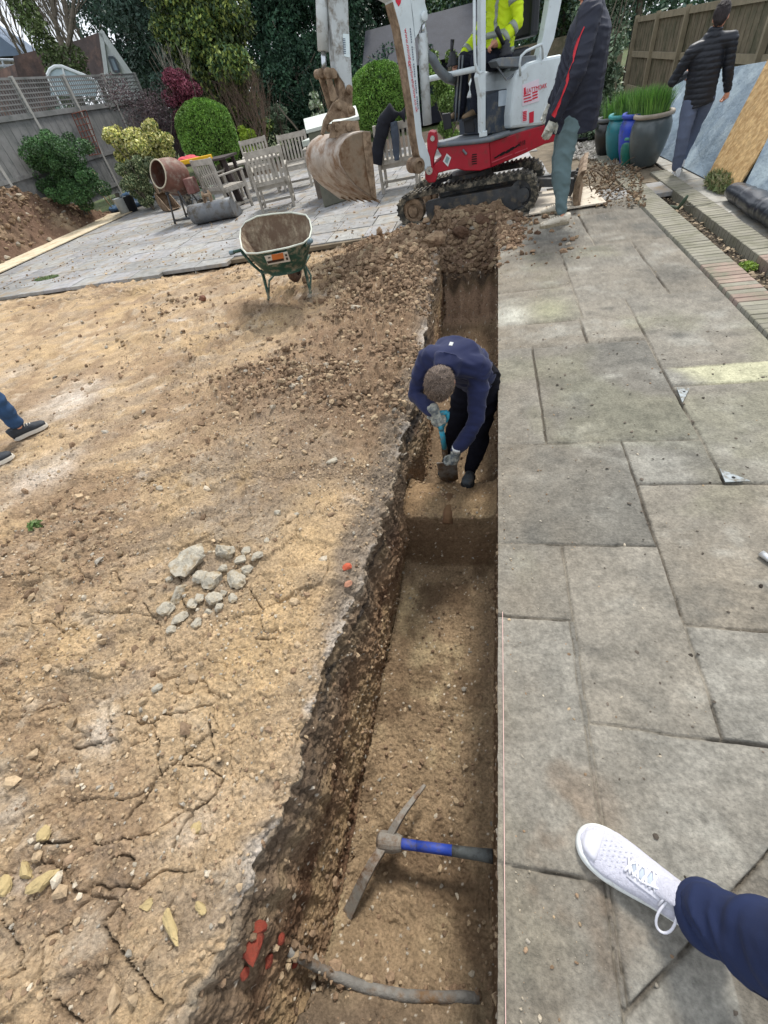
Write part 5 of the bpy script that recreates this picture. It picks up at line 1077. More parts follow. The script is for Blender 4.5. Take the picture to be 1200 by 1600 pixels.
def bush(name,label,cat,px_,py_,r_,rad,n,size,pal,z0=0,seed=0,k=24,group=None,cr=.35,**kw):
    c=PR(px_,py_,r_); T=thing(name,label,cat,(c[0],c[1],z0),group)
    cl=clumps_in(c,[q*.85 for q in rad],k,cr*min(rad)*.9,seed)+clumps_in((c[0],c[1],max(z0+.3,c[2]-rad[2]*.9)),[rad[0]*.8,rad[1]*.8,rad[2]*.6],k//2,cr*min(rad)*.9,seed+1); f=leaves('foliage',cl,n,size,pal,T,seed=seed,**kw)
    b=MB(); rr=random.Random(seed)
    for i in range(5): branchy(b,(c[0]+rr.uniform(-.1,.1),c[1]+rr.uniform(-.1,.1),z0),(rr.uniform(-.6,.6),rr.uniform(-.6,.6),1),max(.4,(c[2]-z0)*.9),.025,1,rr)
    b.obj('stem',barkm,T); return T
# --- topiary domes
def dome(label,px_,py_,r_,rx,rz,seed,grp):
    c=PR(px_,py_,r_); T=thing('topiary',label,'clipped bush',(c[0],c[1],0),grp); h=c[2]-.1
    r1=np.random.default_rng(seed); n=26000; u=r1.random(n); a=r1.uniform(0,6.2832,n)
    # profile: nearly vertical sides, round top
    prof_r=[.72,.9,1,1,.96,.84,.62,.34,.0]; prof_z=[-1.15,-.9,-.5,-.1,.25,.55,.8,.95,1.]
    t=u*8; rr_=np.interp(t,range(9),prof_r)*rx; zz_=np.interp(t,range(9),prof_z)*rz
    keep=r1.random(n)<np.clip(rr_/rx+.12,0,1); a,rr_,zz_=a[keep],rr_[keep],zz_[keep]; n=len(a); bump_=1+.05*vn(a*2.2,zz_*3,seed)+.03*vn(a*9,zz_*10,seed+2)
    P=np.stack([c[0]+np.cos(a)*rr_*bump_,c[1]+np.sin(a)*rr_*bump_,c[2]+zz_*bump_],1)
    N_=np.stack([np.cos(a),np.sin(a),zz_/rz*.8],1); d=N_*.8+r1.normal(size=(n,3))*.55; d/=np.linalg.norm(d,axis=1)[:,None]; q=np.cross(d,r1.normal(size=(n,3))); q/=np.linalg.norm(q,axis=1)[:,None]
    S=r1.uniform(.035,.075,n)[:,None]; V=np.stack([P-d*S*.6,P+q*S*.3,P+d*S*.6,P-q*S*.3],1)-np.array(T.location)
    pal=np.array(G_box); pc=pal[r1.integers(0,3,n)]*(r1.uniform(.7,1.3,n)*(1+.25*vn(a*3,zz_*4,seed+9)))[:,None]
    hole=np.exp(-((a-(-2.05+seed*.0))/.16)**2-((zz_/rz+.35)/.22)**2)>.45 if seed==1 else np.zeros(n,bool); pc[hole]*=.3;  # no gap in the leaves: shade on the lower side put into their colour
    mesh_np('foliage',V.reshape(-1,3),np.arange(n*4).reshape(n,4),LEAF,parent=T,col=np.repeat(pc,4,0),smooth=False)
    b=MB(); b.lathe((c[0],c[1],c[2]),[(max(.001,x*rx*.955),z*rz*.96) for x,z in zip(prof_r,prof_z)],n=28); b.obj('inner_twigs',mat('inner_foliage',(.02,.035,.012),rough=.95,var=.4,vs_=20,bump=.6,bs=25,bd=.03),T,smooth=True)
    b=MB(); b.tube([(c[0],c[1],0),(c[0],c[1],c[2])],.06,8); b.obj('trunk',barkm,T)
dome('clipped green dome bush behind the cement mixer and chairs',322,203,17,.80,.62,1,'clipped dome bushes')
dome('clipped green dome bush behind the excavator boom and storage box',592,146,16.5,.80,.60,2,'clipped dome bushes')
bush('shrub','small lime green ball shrub beside the left clipped dome','shrub',386,215,19,(.28,.28,.28),5000,.05,[(.32,.42,.04),(.22,.34,.03)],seed=4,k=14,cr=.6)
bush('shrub','bright green leafy shrub seen through the cab behind the boom','shrub',690,120,15,(.55,.5,.85),9000,.07,[(.14,.24,.05),(.2,.3,.07),(.08,.15,.03)],seed=5)
bush('shrub','rounded dark green shrub in front of the trellis fence above the spoil heap','shrub',92,252,17.5,(1.25,.8,.72),42000,.055,[(.055,.13,.042),(.08,.17,.055),(.035,.085,.03)],z0=.2,seed=6,k=60,cr=.3)
bush('shrub','yellow variegated shrub left of the clipped dome','shrub',216,222,17.5,(1.15,.75,.52),30000,.08,G_yel,seed=7,k=44,cr=.36,cl=.25)
bush('shrub','grey green shrub low behind the cement mixer','shrub',215,272,16.5,(.7,.45,.42),12000,.06,[(.12,.16,.08),(.25,.27,.14),(.05,.08,.03)],seed=8,k=24,cr=.4)
bush('shrub','crimson leaved shrub behind the left clipped dome','shrub',285,148,19.5,(.95,.7,.72),22000,.07,G_red,seed=9,k=26)
bush('shrub','small pale green shrub at the foot of the golden conifer','shrub',432,180,21,(.38,.38,.42),7000,.06,G_pale,seed=10,k=16)
bush('shrub','small white flowering shrub in the dark gap under the trees','shrub',492,163,18,(.28,.25,.35),900,.09,[(.5,.55,.42),(.2,.28,.14)],seed=11,k=12)
bush('shrub','tall evergreen shrub with grey green leaves behind the standing man','shrub',938,60,12.5,(.55,.6,1.1),16000,.075,G_pale+[(.05,.09,.05)],seed=12,k=34,cr=.5)
# dark purple twiggy shrub
c=PR(225,170,19); T=thing('shrub','dark purple twiggy shrub in front of the trellis end','shrub',(c[0],c[1],0)); rr=random.Random(5); b=MB(); tips=[]
for i in range(20): branchy(b,(c[0]+rr.uniform(-.4,.4),c[1]+rr.uniform(-.3,.3),0.2),(rr.uniform(-.5,.5),rr.uniform(-.5,.5),1),.9,.018,3,rr,.5,tips)
b.obj('branches',mat('purple_twig',(.07,.05,.055),rough=.9,bump=0),T)
leaves('foliage',clumps_in((c[0],c[1],c[2]-.1),(1.25,.9,.95),30,.35,3),7000,.05,G_pur,T,seed=33,shell=.3)
# twiggy brown shrub
c=PR(380,150,19.5); T=thing('shrub','leafless brown twiggy shrub between the dome and the conifer','shrub',(c[0],c[1],0)); b=MB()
for i in range(12): branchy(b,(c[0]+rr.uniform(-.3,.3),c[1]+rr.uniform(-.3,.3),0),(rr.uniform(-.4,.4),rr.uniform(-.4,.4),1),1.2,.018,3,rr,.4)
b.obj('branches',mat('brown_twig',(.16,.11,.08),rough=.9,bump=0),T)
# --- trees
def tree(label,px_,py_,r_,zt,rad,n,size,pal,seed,trunk=.16,bark=barkm,k=40,cr=.45,base=None,limbs=True,taper=None,group='trees at the back of the garden',**kw):
    c=PR(px_,py_,r_); T=thing('tree',label,'tree',(c[0],c[1],0),group); cc=(c[0],c[1],zt)
    cl=clumps_in(cc,rad,k,cr,seed,taper); leaves('crown',cl,n,size,pal,T,seed=seed,**kw)
    b=MB(); rr=random.Random(seed); top=zt+rad[2]*.6
    b.tube([(c[0],c[1],-.1),(c[0]+rr.uniform(-.1,.1),c[1],zt*.4),(c[0]+rr.uniform(-.2,.2),c[1],top)],[trunk,trunk*.75,trunk*.2],9)
    if limbs:
        for i in range(14):
            z=rr.uniform(max(.8,zt-rad[2]*.8),top); a=rr.uniform(0,6.28); L_=rad[0]*rr.uniform(.4,.8); b.tube([(c[0],c[1],z),(c[0]+math.cos(a)*L_*.5,c[1]+math.sin(a)*L_*.5,z+.15*L_),(c[0]+math.cos(a)*L_,c[1]+math.sin(a)*L_,z+.35*L_)],[trunk*.3,trunk*.2,trunk*.06],5)
    b.obj('trunk',bark,T,smooth=True); return T
tree('large golden green conifer with hanging sprays left of the bucket',342,110,21,3.3,(1.75,1.6,3.3),52000,.13,G_gold+[(.04,.07,.02)],21,k=120,cr=.42,taper=.35,droop=.7,cl=.5,shell=.5)
tree('dark spruce rising directly left of the dipper arm',440,60,26,5,(1.9,1.8,5.2),40000,.16,G_dark,22,k=90,cr=.7,taper=.5,droop=.5,trunk=.22,bark=palebark)
tree('dark spruce filling the gap behind the dipper arm',522,60,25,4.6,(1.6,1.6,4.8),34000,.16,G_dark,23,k=80,cr=.65,taper=.4,droop=.5)
tree('dark spruce behind the shed roof between dipper and boom',575,40,31,5,(2.0,1.8,3.4),26000,.18,[(.02,.045,.03),(.03,.06,.035)],24,k=60,cr=.7,droop=.4)
tree('blue green pine directly above the crimson shrub',275,60,27,5.2,(2.2,2,4.2),36000,.15,G_blue,25,k=90,cr=.6,droop=.2,cl=.4)
tree('blue green pine behind the white gable',212,60,34,6.2,(2.0,2,5),34000,.17,G_blue,26,k=90,cr=.7,droop=.2,cl=.4)
tree('mid green tree over the shed roof right of the boom',690,15,30,4.2,(2.6,2,2.2),26000,.15,G_mid,27,k=60,cr=.7)
tree('mid green tree behind the cab canopy',790,15,27,3.6,(2.4,2,2.2),26000,.15,G_mid+G_blue,28,k=60,cr=.7)
tree('leafy tree behind the corner of the right fence',880,40,24,2.9,(1.7,1.6,2.6),26000,.12,G_blue+G_mid,29,k=60,cr=.6)
tree('feathery grey green tree overhanging the right fence',1000,12,21,2.7,(2.0,1.5,1.0),22000,.10,G_pale+G_blue,30,k=46,cr=.5)
tree('dark yew hedge tree low between the conifer and storage box',475,150,24,1.4,(2.6,1.2,1.6),26000,.12,G_dark,31,k=60,cr=.6)
tree('dark yew hedge tree low behind the boom',640,110,23,1.1,(2.0,1.0,1.1),14000,.12,G_dark,32,k=40,cr=.5)
# bare ivy-clad trunk and bare trees at far left
for i,(px_,py_,r_,h_,lab,ivy) in enumerate([(88,110,25,9,'leaning bare tree with ivy on its trunk beside the scaffolding',1),(135,60,42,11,'tall bare tree directly behind the brown roof ridge',0),(112,60,46,12,'tall bare tree further left behind the brown roof',0),(28,60,40,11,'bare branching tree at the top left corner',0),(180,40,44,11,'slender bare tree over the white gable peak',0),(318,110,20.5,3.6,'thin pale leafless tree directly above the left dome',0)]):
    c=PR(px_,py_,r_); T=thing('bare_tree',lab,'tree',(c[0],c[1],0),'bare trees'); b=MB(); rr=random.Random(40+i)
    branchy(b,(c[0],c[1],-.1),(rr.uniform(-.08,.08),0,1),h_*.45,.16 if h_>5 else .05,5 if h_>5 else 4,rr,.42,None,.5)
    b.obj('trunk',barkm if i!=5 else palebark,T)
    if ivy: leaves('ivy',[(np.array([c[0]+.1*math.sin(z*2),c[1],z]),(.42,.42,.5)) for z in np.arange(.5,5.5,.45)]+[(PR(112,92,24.6),(.5,.5,.35)),(PR(128,112,24.6),(.25,.25,.45))],9000,.11,[(.10,.15,.05),(.15,.2,.07),(.06,.09,.03)],T,seed=50)
# --- far treeline so the horizon is closed
c=[]; r_=np.random.default_rng(5)
for i in range(150):
    a=-1.35+2.3*i/150; R=58+r_.uniform(-6,8); c.append((np.array([math.sin(a)*R,math.cos(a)*R,r_.uniform(1,3.4)]),(2.6,2.6,2.6)))
T=thing('x',None,None,(0,0,0)); bpy.data.objects.remove(T)
dum=bpy.data.objects.new('tmp',None); scene.collection.objects.link(dum)
fw_=leaves('far_wood',c,60000,.5,G_dark+G_blue,dum,seed=9,cl=.4); fw_.parent=None; bpy.data.objects.remove(dum); fw_['kind']='stuff'
# --- low hedge planting behind the patio (closes the ground)
soil2=mat('border_soil',srgb('4a3d30'),rough=.95,var=.3,vs_=5,bump=1,bs=30,bd=.03)
b=MB(); b.prism([(-13,16.6,.0),(3.6,16.6,.0),(3.9,19.5,.02),(-13,19.5,.02)],(0,0,-.08)); struct(b.obj('flower_bed',soil2))
b=MB(); b.prism([(2.05,7.4,-.04),(4.3,7.4,-.04),(4.3,19.4,-.04),(1.4,19.4,-.04),(2.0,12.5,-.04)],(0,0,-.06)); struct(b.obj('flower_bed',soil2))
# --- left fence with trellis
grey_w=mat('weathered_fence',srgb('7b7b7a'),rough=.9,var=.25,vs_=6,bump=.6,bs=40,bd=.006,dirt=srgb('565a58'),ds=3,dth=.55); conc=mat('concrete_post',srgb('9a9994'),rough=.9,var=.15,bump=.4)
A0=np.array([-12.4,13.96,0]); A1=np.array([-13.15,21.0,0]); fd=(A1-A0)/np.linalg.norm(A1-A0); fn=np.array([fd[1],-fd[0],0])
FT=thing('trellis_fence','grey board fence with square trellis on top along the left boundary','fence',A0-fd*9)
pos=[(PP(x,y,A0,fn)-A0)@fd for x,y in ((50,180),(119,161),(178,157))]; st=(pos[2]-pos[0])/2; s0=pos[0]-st*4
Fp=lambda s_,z,o=0: A0+fd*s_+up*z+fn*o
zt_,zm,zb=3.18,2.42,.5
for i in range(8):
    s_=s0+i*st; b=MB(); b.bar(Fp(s_,0),Fp(s_,zt_+.03),.09,.10,up=tuple(fd)); b.obj('post',conc,FT)
    if i==7: break
    b=MB(); n=14
    for j in range(n):
        a=s_+.06+(st-.12)*j/n; b.prism([Fp(a,.3,.0+.006*(j%2)),Fp(a+(st-.12)/n*1.06,.3,.0+.006*(j%2)),Fp(a+(st-.12)/n*1.06,zm,.006*(j%2)),Fp(a,zm,.006*(j%2))],fn*.016)
    b.bar(Fp(s_+.05,zm,.03),Fp(s_+st-.05,zm,.03),.05,.09); b.bar(Fp(s_+.05,1.3,.03),Fp(s_+st-.05,1.3,.03),.04,.09); b.bar(Fp(s_+.05,.5,.03),Fp(s_+st-.05,.5,.03),.04,.09); b.obj('board_panel',grey_w,FT)
    b=MB(); m_=int((st-.1)/.11)
    for j in range(m_+1): a=s_+.05+(st-.1)*j/m_; b.bar(Fp(a,zm+.04,.0),Fp(a,zt_,.0),.018,.022,up=tuple(fd))
    for j in range(8): z=zm+.06+(zt_-zm-.08)*j/7; b.bar(Fp(s_+.04,z,.02),Fp(s_+st-.04,z,.02),.018,.028 if j<7 else .05)
    b.obj('trellis',grey_w,FT)
# rusty grid lying against the fence
b=MB(); gl=[(112,178),(134,172),(158,240),(140,243)]
def gp(u,v): 
    p=[PP(x,y,A0+fn*.12,fn) for x,y in gl]; return (p[0]*(1-u)+p[1]*u)*(1-v)+(p[3]*(1-u)+p[2]*u)*v
for i in range(5): b.tube([gp(i/4,0),gp(i/4,1)],.014,5)
for i in range(8): b.tube([gp(0,i/7),gp(1,i/7)],.010,5)
b.obj('plant_support',mat('rusty_iron',srgb('6b3a2c'),rough=.9,bump=.3),None); tag(bpy.data.objects['plant_support'],'rusty iron plant support grid fixed against the left fence','plant support')
# --- right fence
brown_f=mat('brown_fence',srgb('6f6654'),rough=.9,var=.3,vs_=7,bump=.6,bs=40,bd=.006,dirt=srgb('51503d'),ds=2.2,dth=.52)
capm=mat('fence_rail',srgb('857c67'),rough=.9,var=.2,bump=.4)
RT=thing('board_fence','tall brown close board fence along the right boundary','fence',(4,12,0))
ys=[18.4,16.25,14.0,12.0,10.0,8.0,6.0,4.0]
for i,y in enumerate(ys):
    b=MB(); b.bar((3.93,y,0),(3.93,y,1.58),.09,.08,up=(0,1,0)); b.obj('post',capm,RT)
    if i==len(ys)-1: break
    y2=ys[i+1]; b=MB(); n=18
    for j in range(n):
        a=y+(y2-y)*j/n; c2=y+(y2-y)*(j+1.1)/n; o=.007*(j%2); b.prism([(3.99+o,a,.18),(3.99+o,c2,.18),(3.99+o,c2,1.5+rr.uniform(-.004,.004)),(3.99+o,a,1.5)],(.014,0,0))
    b.obj('boards',brown_f,RT)
    b=MB()
    for z,h_ in ((1.5,.10),(.86,.11),(.16,.2)): b.box((3.965,(y+y2)/2,z),(.035,abs(y-y2)-.09,h_))
    b.obj('rail',capm,RT)
T=thing('board_fence','dark boarded end fence behind the trees at the right corner','fence',(3,20,0)); b=MB()
for j in range(40): b.box((-1+.13*j,20.5+.01*(j%2),.75),(.14,.02,1.5))
b.obj('boards',brown_f,T)
# --- shed / bungalow with dark roof behind the digger
roofm=mat('dark_slate_roof',srgb('33363e'),rough=.8,var=.2,vs_=3,bump=.4,bs=12); wallb=mat('dark_timber_wall',srgb('23242e'),rough=.9,var=.2,bump=.3)
T=thing('summer_house','dark timber summer house with grey roof behind the boom and cab','building',(-1.6,23,0))
yw=22.; b=MB(); x0,x1=PY(578,90,yw)[0],PY(770,60,yw)[0]; b.box(((x0+x1)/2,yw+1.9,.85),(x1-x0,3.2,1.75)); b.obj('wall',wallb,T)
b=MB(); e=1.62; rg=PY(697,14,yw+1.6)[2]; b.prism([(x0-.4,yw-.1,e),(x0-.4,yw+1.9,rg),(x0-.4,yw+3.9,e)],(x1-x0+.8,0,0)); b.obj('roof',roofm,T)
# --- houses on the left
brroof=mat('brown_tile_roof',srgb('4b413f'),rough=.9,var=.3,vs_=2.5,bump=.5,bs=12,bd=.03,dirt=srgb('7b6257'),ds=.8,dth=.6); whr=mat('white_render',srgb('d7dcdc'),rough=.8,var=.05,bump=.1); glassd=mat('window_glass',srgb('7d94a3'),rough=.15,var=.1,bump=0,spec=.6)
T=thing('house','house with steep brown tiled roof and white rendered gable','building',PR(150,110,30)*[1,1,0])
hn=np.array([.5,-.87,0]); H0=PR(158,52,30)                       # ridge end
eR=PP(212,128,H0,hn); eL=PP(163,122,H0,hn); rd=np.array([-.87,-.5,0])*-1
gb=[H0,eR+up*-.0,np.array([eR[0],eR[1],0]),np.array([eL[0],eL[1],0]),eL]
wdir=(eR-eL)*np.array([1,1,0]); wdir/=np.linalg.norm(wdir)
ridge2=PR(62,77,33); back=(ridge2-H0)*np.array([1,1,0]); back/=np.linalg.norm(back)
b=MB(); b.prism([H0,eR,eR*[1,1,0],eL*[1,1,0],eL],back*-.0+(-hn)*.15); b.obj('gable_wall',whr,T)
b=MB(); b.prism([H0+up*.05,eL+up*.05-np.array([0,0,.3]),eL+np.array([0,0,-.55])+back*9-up*.0,H0+back*9+up*.05],-hn*.1+np.array([0,.15,0])); b.obj('roof',brroof,T)
b=MB(); b.bar(H0+hn*.06+up*.06,eR+hn*.06,.22,.10,up=tuple(hn)); b.bar(H0+hn*.06,eL+hn*.06-up*.3,.16,.10,up=tuple(hn)); b.obj('barge_board',whr,T)
wf=[PP(x,y,H0+hn*.05,hn) for x,y in ((170,90),(178,90),(187,112),(178,112))]; b=MB(); b.prism(wf,hn*.05); w1=b.obj('window',glassd,T); b=MB()
for i in range(4): b.bar(wf[i]+hn*.05,wf[(i+1)%4]+hn*.05,.08,.06,up=tuple(hn))
b.obj('frame',mat('grey_frame',srgb('59626b'),rough=.6),w1)
b=MB(); b.prism([PR(x,y,33) for x,y in ((20,88),(62,77),(158,54),(163,122),(30,128))],(-.1,.5,0)); b.obj('roof_slope',brroof,T)
T=thing('house','house with blue grey slate roof at the left edge behind the fence','building',PR(10,90,40)*[1,1,0])
b=MB(); b.prism([PR(x,y,40) for x,y in ((-60,20),(0,57),(38,86),(-60,92))],(-1,3,0)); b.obj('roof',mat('slate_blue_roof',srgb('6f7f93'),rough=.7,var=.1,vs_=2,bump=.3,bs=10),T)
b=MB(); b.prism([PR(x,y,40.3) for x,y in ((-60,92),(32,90),(36,140),(-60,150))],(-1,3,0)); b.obj('wall',mat('buff_wall',srgb('8c8478'),rough=.9,var=.1),T)
T=thing('scaffolding','metal scaffolding rails in front of the slate roofed house','scaffolding',PR(20,110,36)*[1,1,0])
b=MB()
for a,c in (((-20,93),(44,94)),((-20,104),(44,102)),((2,92),(14,122)),((24,88),(42,122)),((38,100),(56,118))): b.tube([PR(*a,36),PR(*c,36)],.05,6)
for x in (6,30): p=PR(x,118,36); b.tube([p,(p[0],p[1],0)],.05,6)
b.obj('pole',mat('galvanised',srgb('aab2b8'),rough=.5,metal=.4),T)
T=thing('greenhouse','white framed arched greenhouse roof showing over the trellis','greenhouse',PR(110,120,24)*[1,1,0]); b=MB()
arc=[PR(x,y,24) for x,y in ((74,118),(78,109),(86,104),(97,104),(112,110),(130,117),(150,127))]; b.tube(arc,.05,6); b.tube([PR(150,127,24),PR(150,150,24)*[1,1,.0]],.05,6); b.tube([PR(74,118,24),PR(74,140,24)*[1,1,0]],.05,6); b.tube([PR(97,104,24),PR(104,128,24)],.035,6); b.obj('frame',whr,T)
b=MB(); b.prism([p+np.array([0,.05,0]) for p in arc]+[PR(150,150,24),PR(80,150,24)],(0,.06,0)); b.obj('glazing',mat('greenhouse_glass',srgb('a9bcc2'),rough=.25,var=.1,bump=0),T)
# ============================================================ THINGS ON THE SITE
# --- pickaxe in the trench
PK=thing('pickaxe','old pickaxe with blue banded handle lying on the trench floor','pickaxe',PZ(610,1315,-.9))
iron=mat('old_iron',srgb('8a857c'),rough=.75,metal=.2,var=.35,vs_=14,bump=.6,bs=60,bd=.004,dirt=srgb('5d452f'),ds=14,dth=.52)
hd=V3(PZ(604,1315,-.80)); tu=V3(PZ(664,1226,-.83)); tl=V3(PZ(541,1433,-.915)); he_=V3(PZ(770,1338,-.755))
b=MB()
def blade(a,c,w0,t0,w1,t1,sag):
    m_=a.lerp(c,.5)+V3((0,0,sag)); P=[a,a.lerp(m_,.6)+V3((0,0,sag*.3)),m_,m_.lerp(c,.6),c]; d=(c-a).normalized(); s_=d.cross(V3((0,0,1))).normalized(); V=[]
    for i,p in enumerate(P):
        w_=w0+(w1-w0)*i/4; t=t0+(t1-t0)*i/4
        for x,y in ((-1,-1),(1,-1),(1,1),(-1,1)): V.append(p+s_*x*w_/2+V3((0,0,1))*y*t/2)
    return V,[(i*4+k,i*4+(k+1)%4,i*4+4+(k+1)%4,i*4+4+k) for i in range(4) for k in range(4)]+[(3,2,1,0),(16,17,18,19)]
b.add(*blade(hd,tu,.036,.04,.016,.016,.05)); b.add(*blade(hd,tl,.038,.04,.052,.014,.05)); dh=(he_-hd).normalized(); b.tube([hd-dh*.045,hd-dh*.03,hd+dh*.035,hd+dh*.075],[.026,.042,.042,.03],16)
b.obj('pick_head',iron,PK,bevel=.003)
Ln=(he_-hd).length
b=MB(); b.tube([hd+dh*.04,hd+dh*.3*Ln],[.022,.021],16); b.tube([hd+dh*.29*Ln,hd+dh*.64*Ln],[.021,.0215],16); b.obj('blue_grip',mat('blue_paint_band',srgb('25409a'),rough=.55,var=.2,vs_=20,bump=.3,dirt=srgb('4c4a55'),ds=20,dth=.58),PK,smooth=True)
b=MB(); b.tube([hd+dh*.635*Ln,hd+dh*.9*Ln,hd+dh*Ln],[.0215,.024,.027],16); b.obj('handle',mat('grey_handle',srgb('5b5f5e'),rough=.75,var=.25,vs_=20,bump=.3,dirt=srgb('3a3733'),ds=15,dth=.55),PK,smooth=True)
# --- pipe crossing the near end
pipem=mat('muddy_pipe',srgb('76736d'),rough=.85,var=.35,vs_=14,bump=1,bs=50,bd=.008,dirt=srgb('6b543c'),ds=9,dth=.56)
b=MB(); P=[on_dirt(x,y,8)+np.array([0,0,.006]) for x,y in ((432,1476),(470,1496),(520,1524),(570,1548),(630,1561),(700,1561),(750,1555))]; P=[sum(P[max(0,k-1):k+2])/len(P[max(0,k-1):k+2]) for k in range(7)]; P.append(P[-1]+np.array([.06,.005,.0]))
b.tube(P,[.014,.016,.018,.019,.019,.018,.018,.018],14); o=b.obj('buried_pipe',pipem,smooth=True); tag(o,'muddy grey buried pipe bowed across the near end of the trench','pipe')
b=MB(); b.tube([PZ(x,y,-.60) for x,y in ((575,1590),(620,1605),(690,1640))],.016,10); 
P9=[np.array(P[int(k)])*(1-k%1)+np.array(P[min(int(k)+1,7)])*(k%1)+np.array([rng.normal()*.02,rng.normal()*.02,-.012]) for k in rng.random(160)*6.9]
o=scatter('loose_soil',P9,.006+.022*rng.random(160)**2,palc(160,[3,3,2,1,.3,.3]),clodm); o['kind']='stuff'
# clay drain in the ledge
b=MB(); b.tube([PZ(702,775,-.52),PZ(700,805,-.535),PZ(699,818,-.57)],.036,14); o=b.obj('clay_drain',mat('terracotta_pipe',srgb('7a5a42'),rough=.9,var=.3,bump=.6,dirt=srgb('6b5238'),ds=12,dth=.45),smooth=True); tag(o,'stub of brown clay drain pipe set in the earth ledge behind the pickaxe','pipe')
# --- broken red brick in the wall
redb=mat('broken_brick_red',srgb('7d3526'),rough=.95,var=.3,vs_=20,bump=1,bs=60,bd=.01,dirt=srgb('5f3526'),ds=18,dth=.55)
def rock(name,P,S,m,label,cat,group=None,sq=(1,.8,.6),seed=0,yaw=None,lvl=2,flat=False,sink=.25,smooth=False):
    r_=np.random.default_rng(seed+900); bv,bf=(ICO2_V,ICO2_F)
    if lvl>2: bv,bf=subdiv(bv,bf)
    V=bv.copy()
    for i in range(9):                       # chop flat facets
        n_=r_.normal(size=3); n_/=np.linalg.norm(n_); d=r_.uniform(.45,.85); t=V@n_; V=V-np.clip(t-d,0,None)[:,None]*n_
    V=V*(1+.06*r_.normal(size=(len(V),1))); V=V*np.array(sq)*S; a=r_.uniform(0,6.28) if yaw is None else yaw; c_,s_=math.cos(a),math.sin(a)
    V=np.stack([V[:,0]*c_-V[:,1]*s_,V[:,0]*s_+V[:,1]*c_,V[:,2]],1); V[:,2]+=sq[2]*S*(1-sink*2)
    o=mesh_np(name,V,bf,m,smooth=smooth); o.location=tuple(map(float,P)); return tag(o,label,cat,group)
for i,(x,y,z,S,lab) in enumerate([(388,1478,-.33,.075,'largest chunk of broken red brick in the wall above the pipe'),(437,1468,-.5,.03,'small red brick lump at the left end of the pipe'),(415,1500,-.5,.038,'red brick lump just under the pipe end'),(378,1520,-.42,.03,'red brick lump lowest on the wall'),(460,1505,-.6,.02,'tiny red brick bit right against the pipe'),(402,1450,-.33,.045,'upper red brick chunk just below the soil rim')]):
    rock('brick_fragment',on_dirt(x,y)-np.array([0,0,S*.45]),S*.8,redb,lab,'brick','red brick fragments by the pipe',sq=(1,.8,.8),seed=i)
for i,(x,y,z,S,lab) in enumerate([(543,888,-.12,.03,'upper small orange red brick piece on the trench shoulder'),(545,914,-.14,.026,'lower pinkish brick piece on the trench shoulder')]):
    rock('brick_fragment',on_dirt(x,y),S,mat('brick_orange',srgb('b0553c'),rough=.9,var=.2,bump=.5) if i==0 else mat('brick_pink',srgb('a5775f'),rough=.9,var=.2,bump=.5),lab,'brick',None,seed=20+i)
# --- pile of grey stones on the dirt
stm=mat('rubble_stone',srgb('a8a191'),rough=.95,var=.3,vs_=22,bump=1,bs=45,bd=.016,dirt=srgb('8a7656'),ds=16,dth=.56)
rub=[(302,880,.098,(1,.75,.45),'largest flat grey stone'),(352,866,.055,(1,.8,.6),'grey stone right of the largest'),(333,910,.055,(1,.8,.6),'grey stone below the largest on its right'),(282,932,.052,(1,.7,.6),'pale grey stone at the lower left of the pile'),(370,908,.055,(.75,1,.5),'brownish stone at the right edge of the pile'),
 (337,938,.04,(1,.7,.5),'stone in the lower middle of the pile'),(286,968,.045,(1,.6,.4),'lowest left pale stone of the pile'),(327,957,.035,(1,.6,.4),'flat pale stone at the bottom of the pile'),(262,955,.038,(1,.8,.6),'leftmost stone of the pile'),(378,878,.032,(.8,1,.6),'small stone on the upper right of the pile'),
 (385,862,.022,(1,1,.7),'little stone at the top right of the pile'),(402,870,.03,(1,.8,.5),'stone apart to the right of the pile'),(350,890,.03,(1,.7,.6),'small stone wedged in the middle of the pile'),(312,935,.025,(1,.8,.6),'small stone between the two lower left ones'),(350,928,.02,(1,.8,.6),'tiny stone below the right edge stone'),(266,905,.02,(1,.8,.6),'tiny stone left of the largest'),(318,905,.04,(1,.8,.6),'angular stone tucked under the lower right of the largest'),(300,945,.034,(1,.8,.5),'stone between the lower left and lowest stones'),(345,950,.03,(1,.7,.5),'brownish stone below the middle of the pile'),(366,935,.024,(1,.8,.6),'small stone under the brownish right edge stone'),(388,893,.03,(1,.8,.6),'buff stone outside the right edge stone'),(268,985,.022,(1,.8,.6),'small outlying stone at the lower left'),(308,975,.026,(1,.8,.5),'small stone right of the lowest left stone')]
for i,(x,y,S,sq,lab) in enumerate(rub):
    rock('stone',on_dirt(x,y),S*1.3,stm,lab+' on the dirt','stone','pile of grey rubble stones',sq=sq,seed=40+i,yaw=.9 if i==0 else None,lvl=3)
for i,(x,y,S,lab) in enumerate([(435,803,.035,'lone pale blue grey stone above the rubble pile'),(463,805,.022,'small tan stone right of the lone pale one'),(520,722,.04,'flat stone lying by the black soil patch'),(245,1078,.03,'pale lump below the rubble pile'),(417,845,.022,'small stone halfway to the trench rim')]):
    rock('stone',on_dirt(x,y),S,stm,lab,'stone',sq=(1,.7,.5),seed=70+i,lvl=3)
yst=mat('yellow_mortar',srgb('a8956b'),rough=.95,var=.2,vs_=18,bump=1,bs=60,bd=.008)
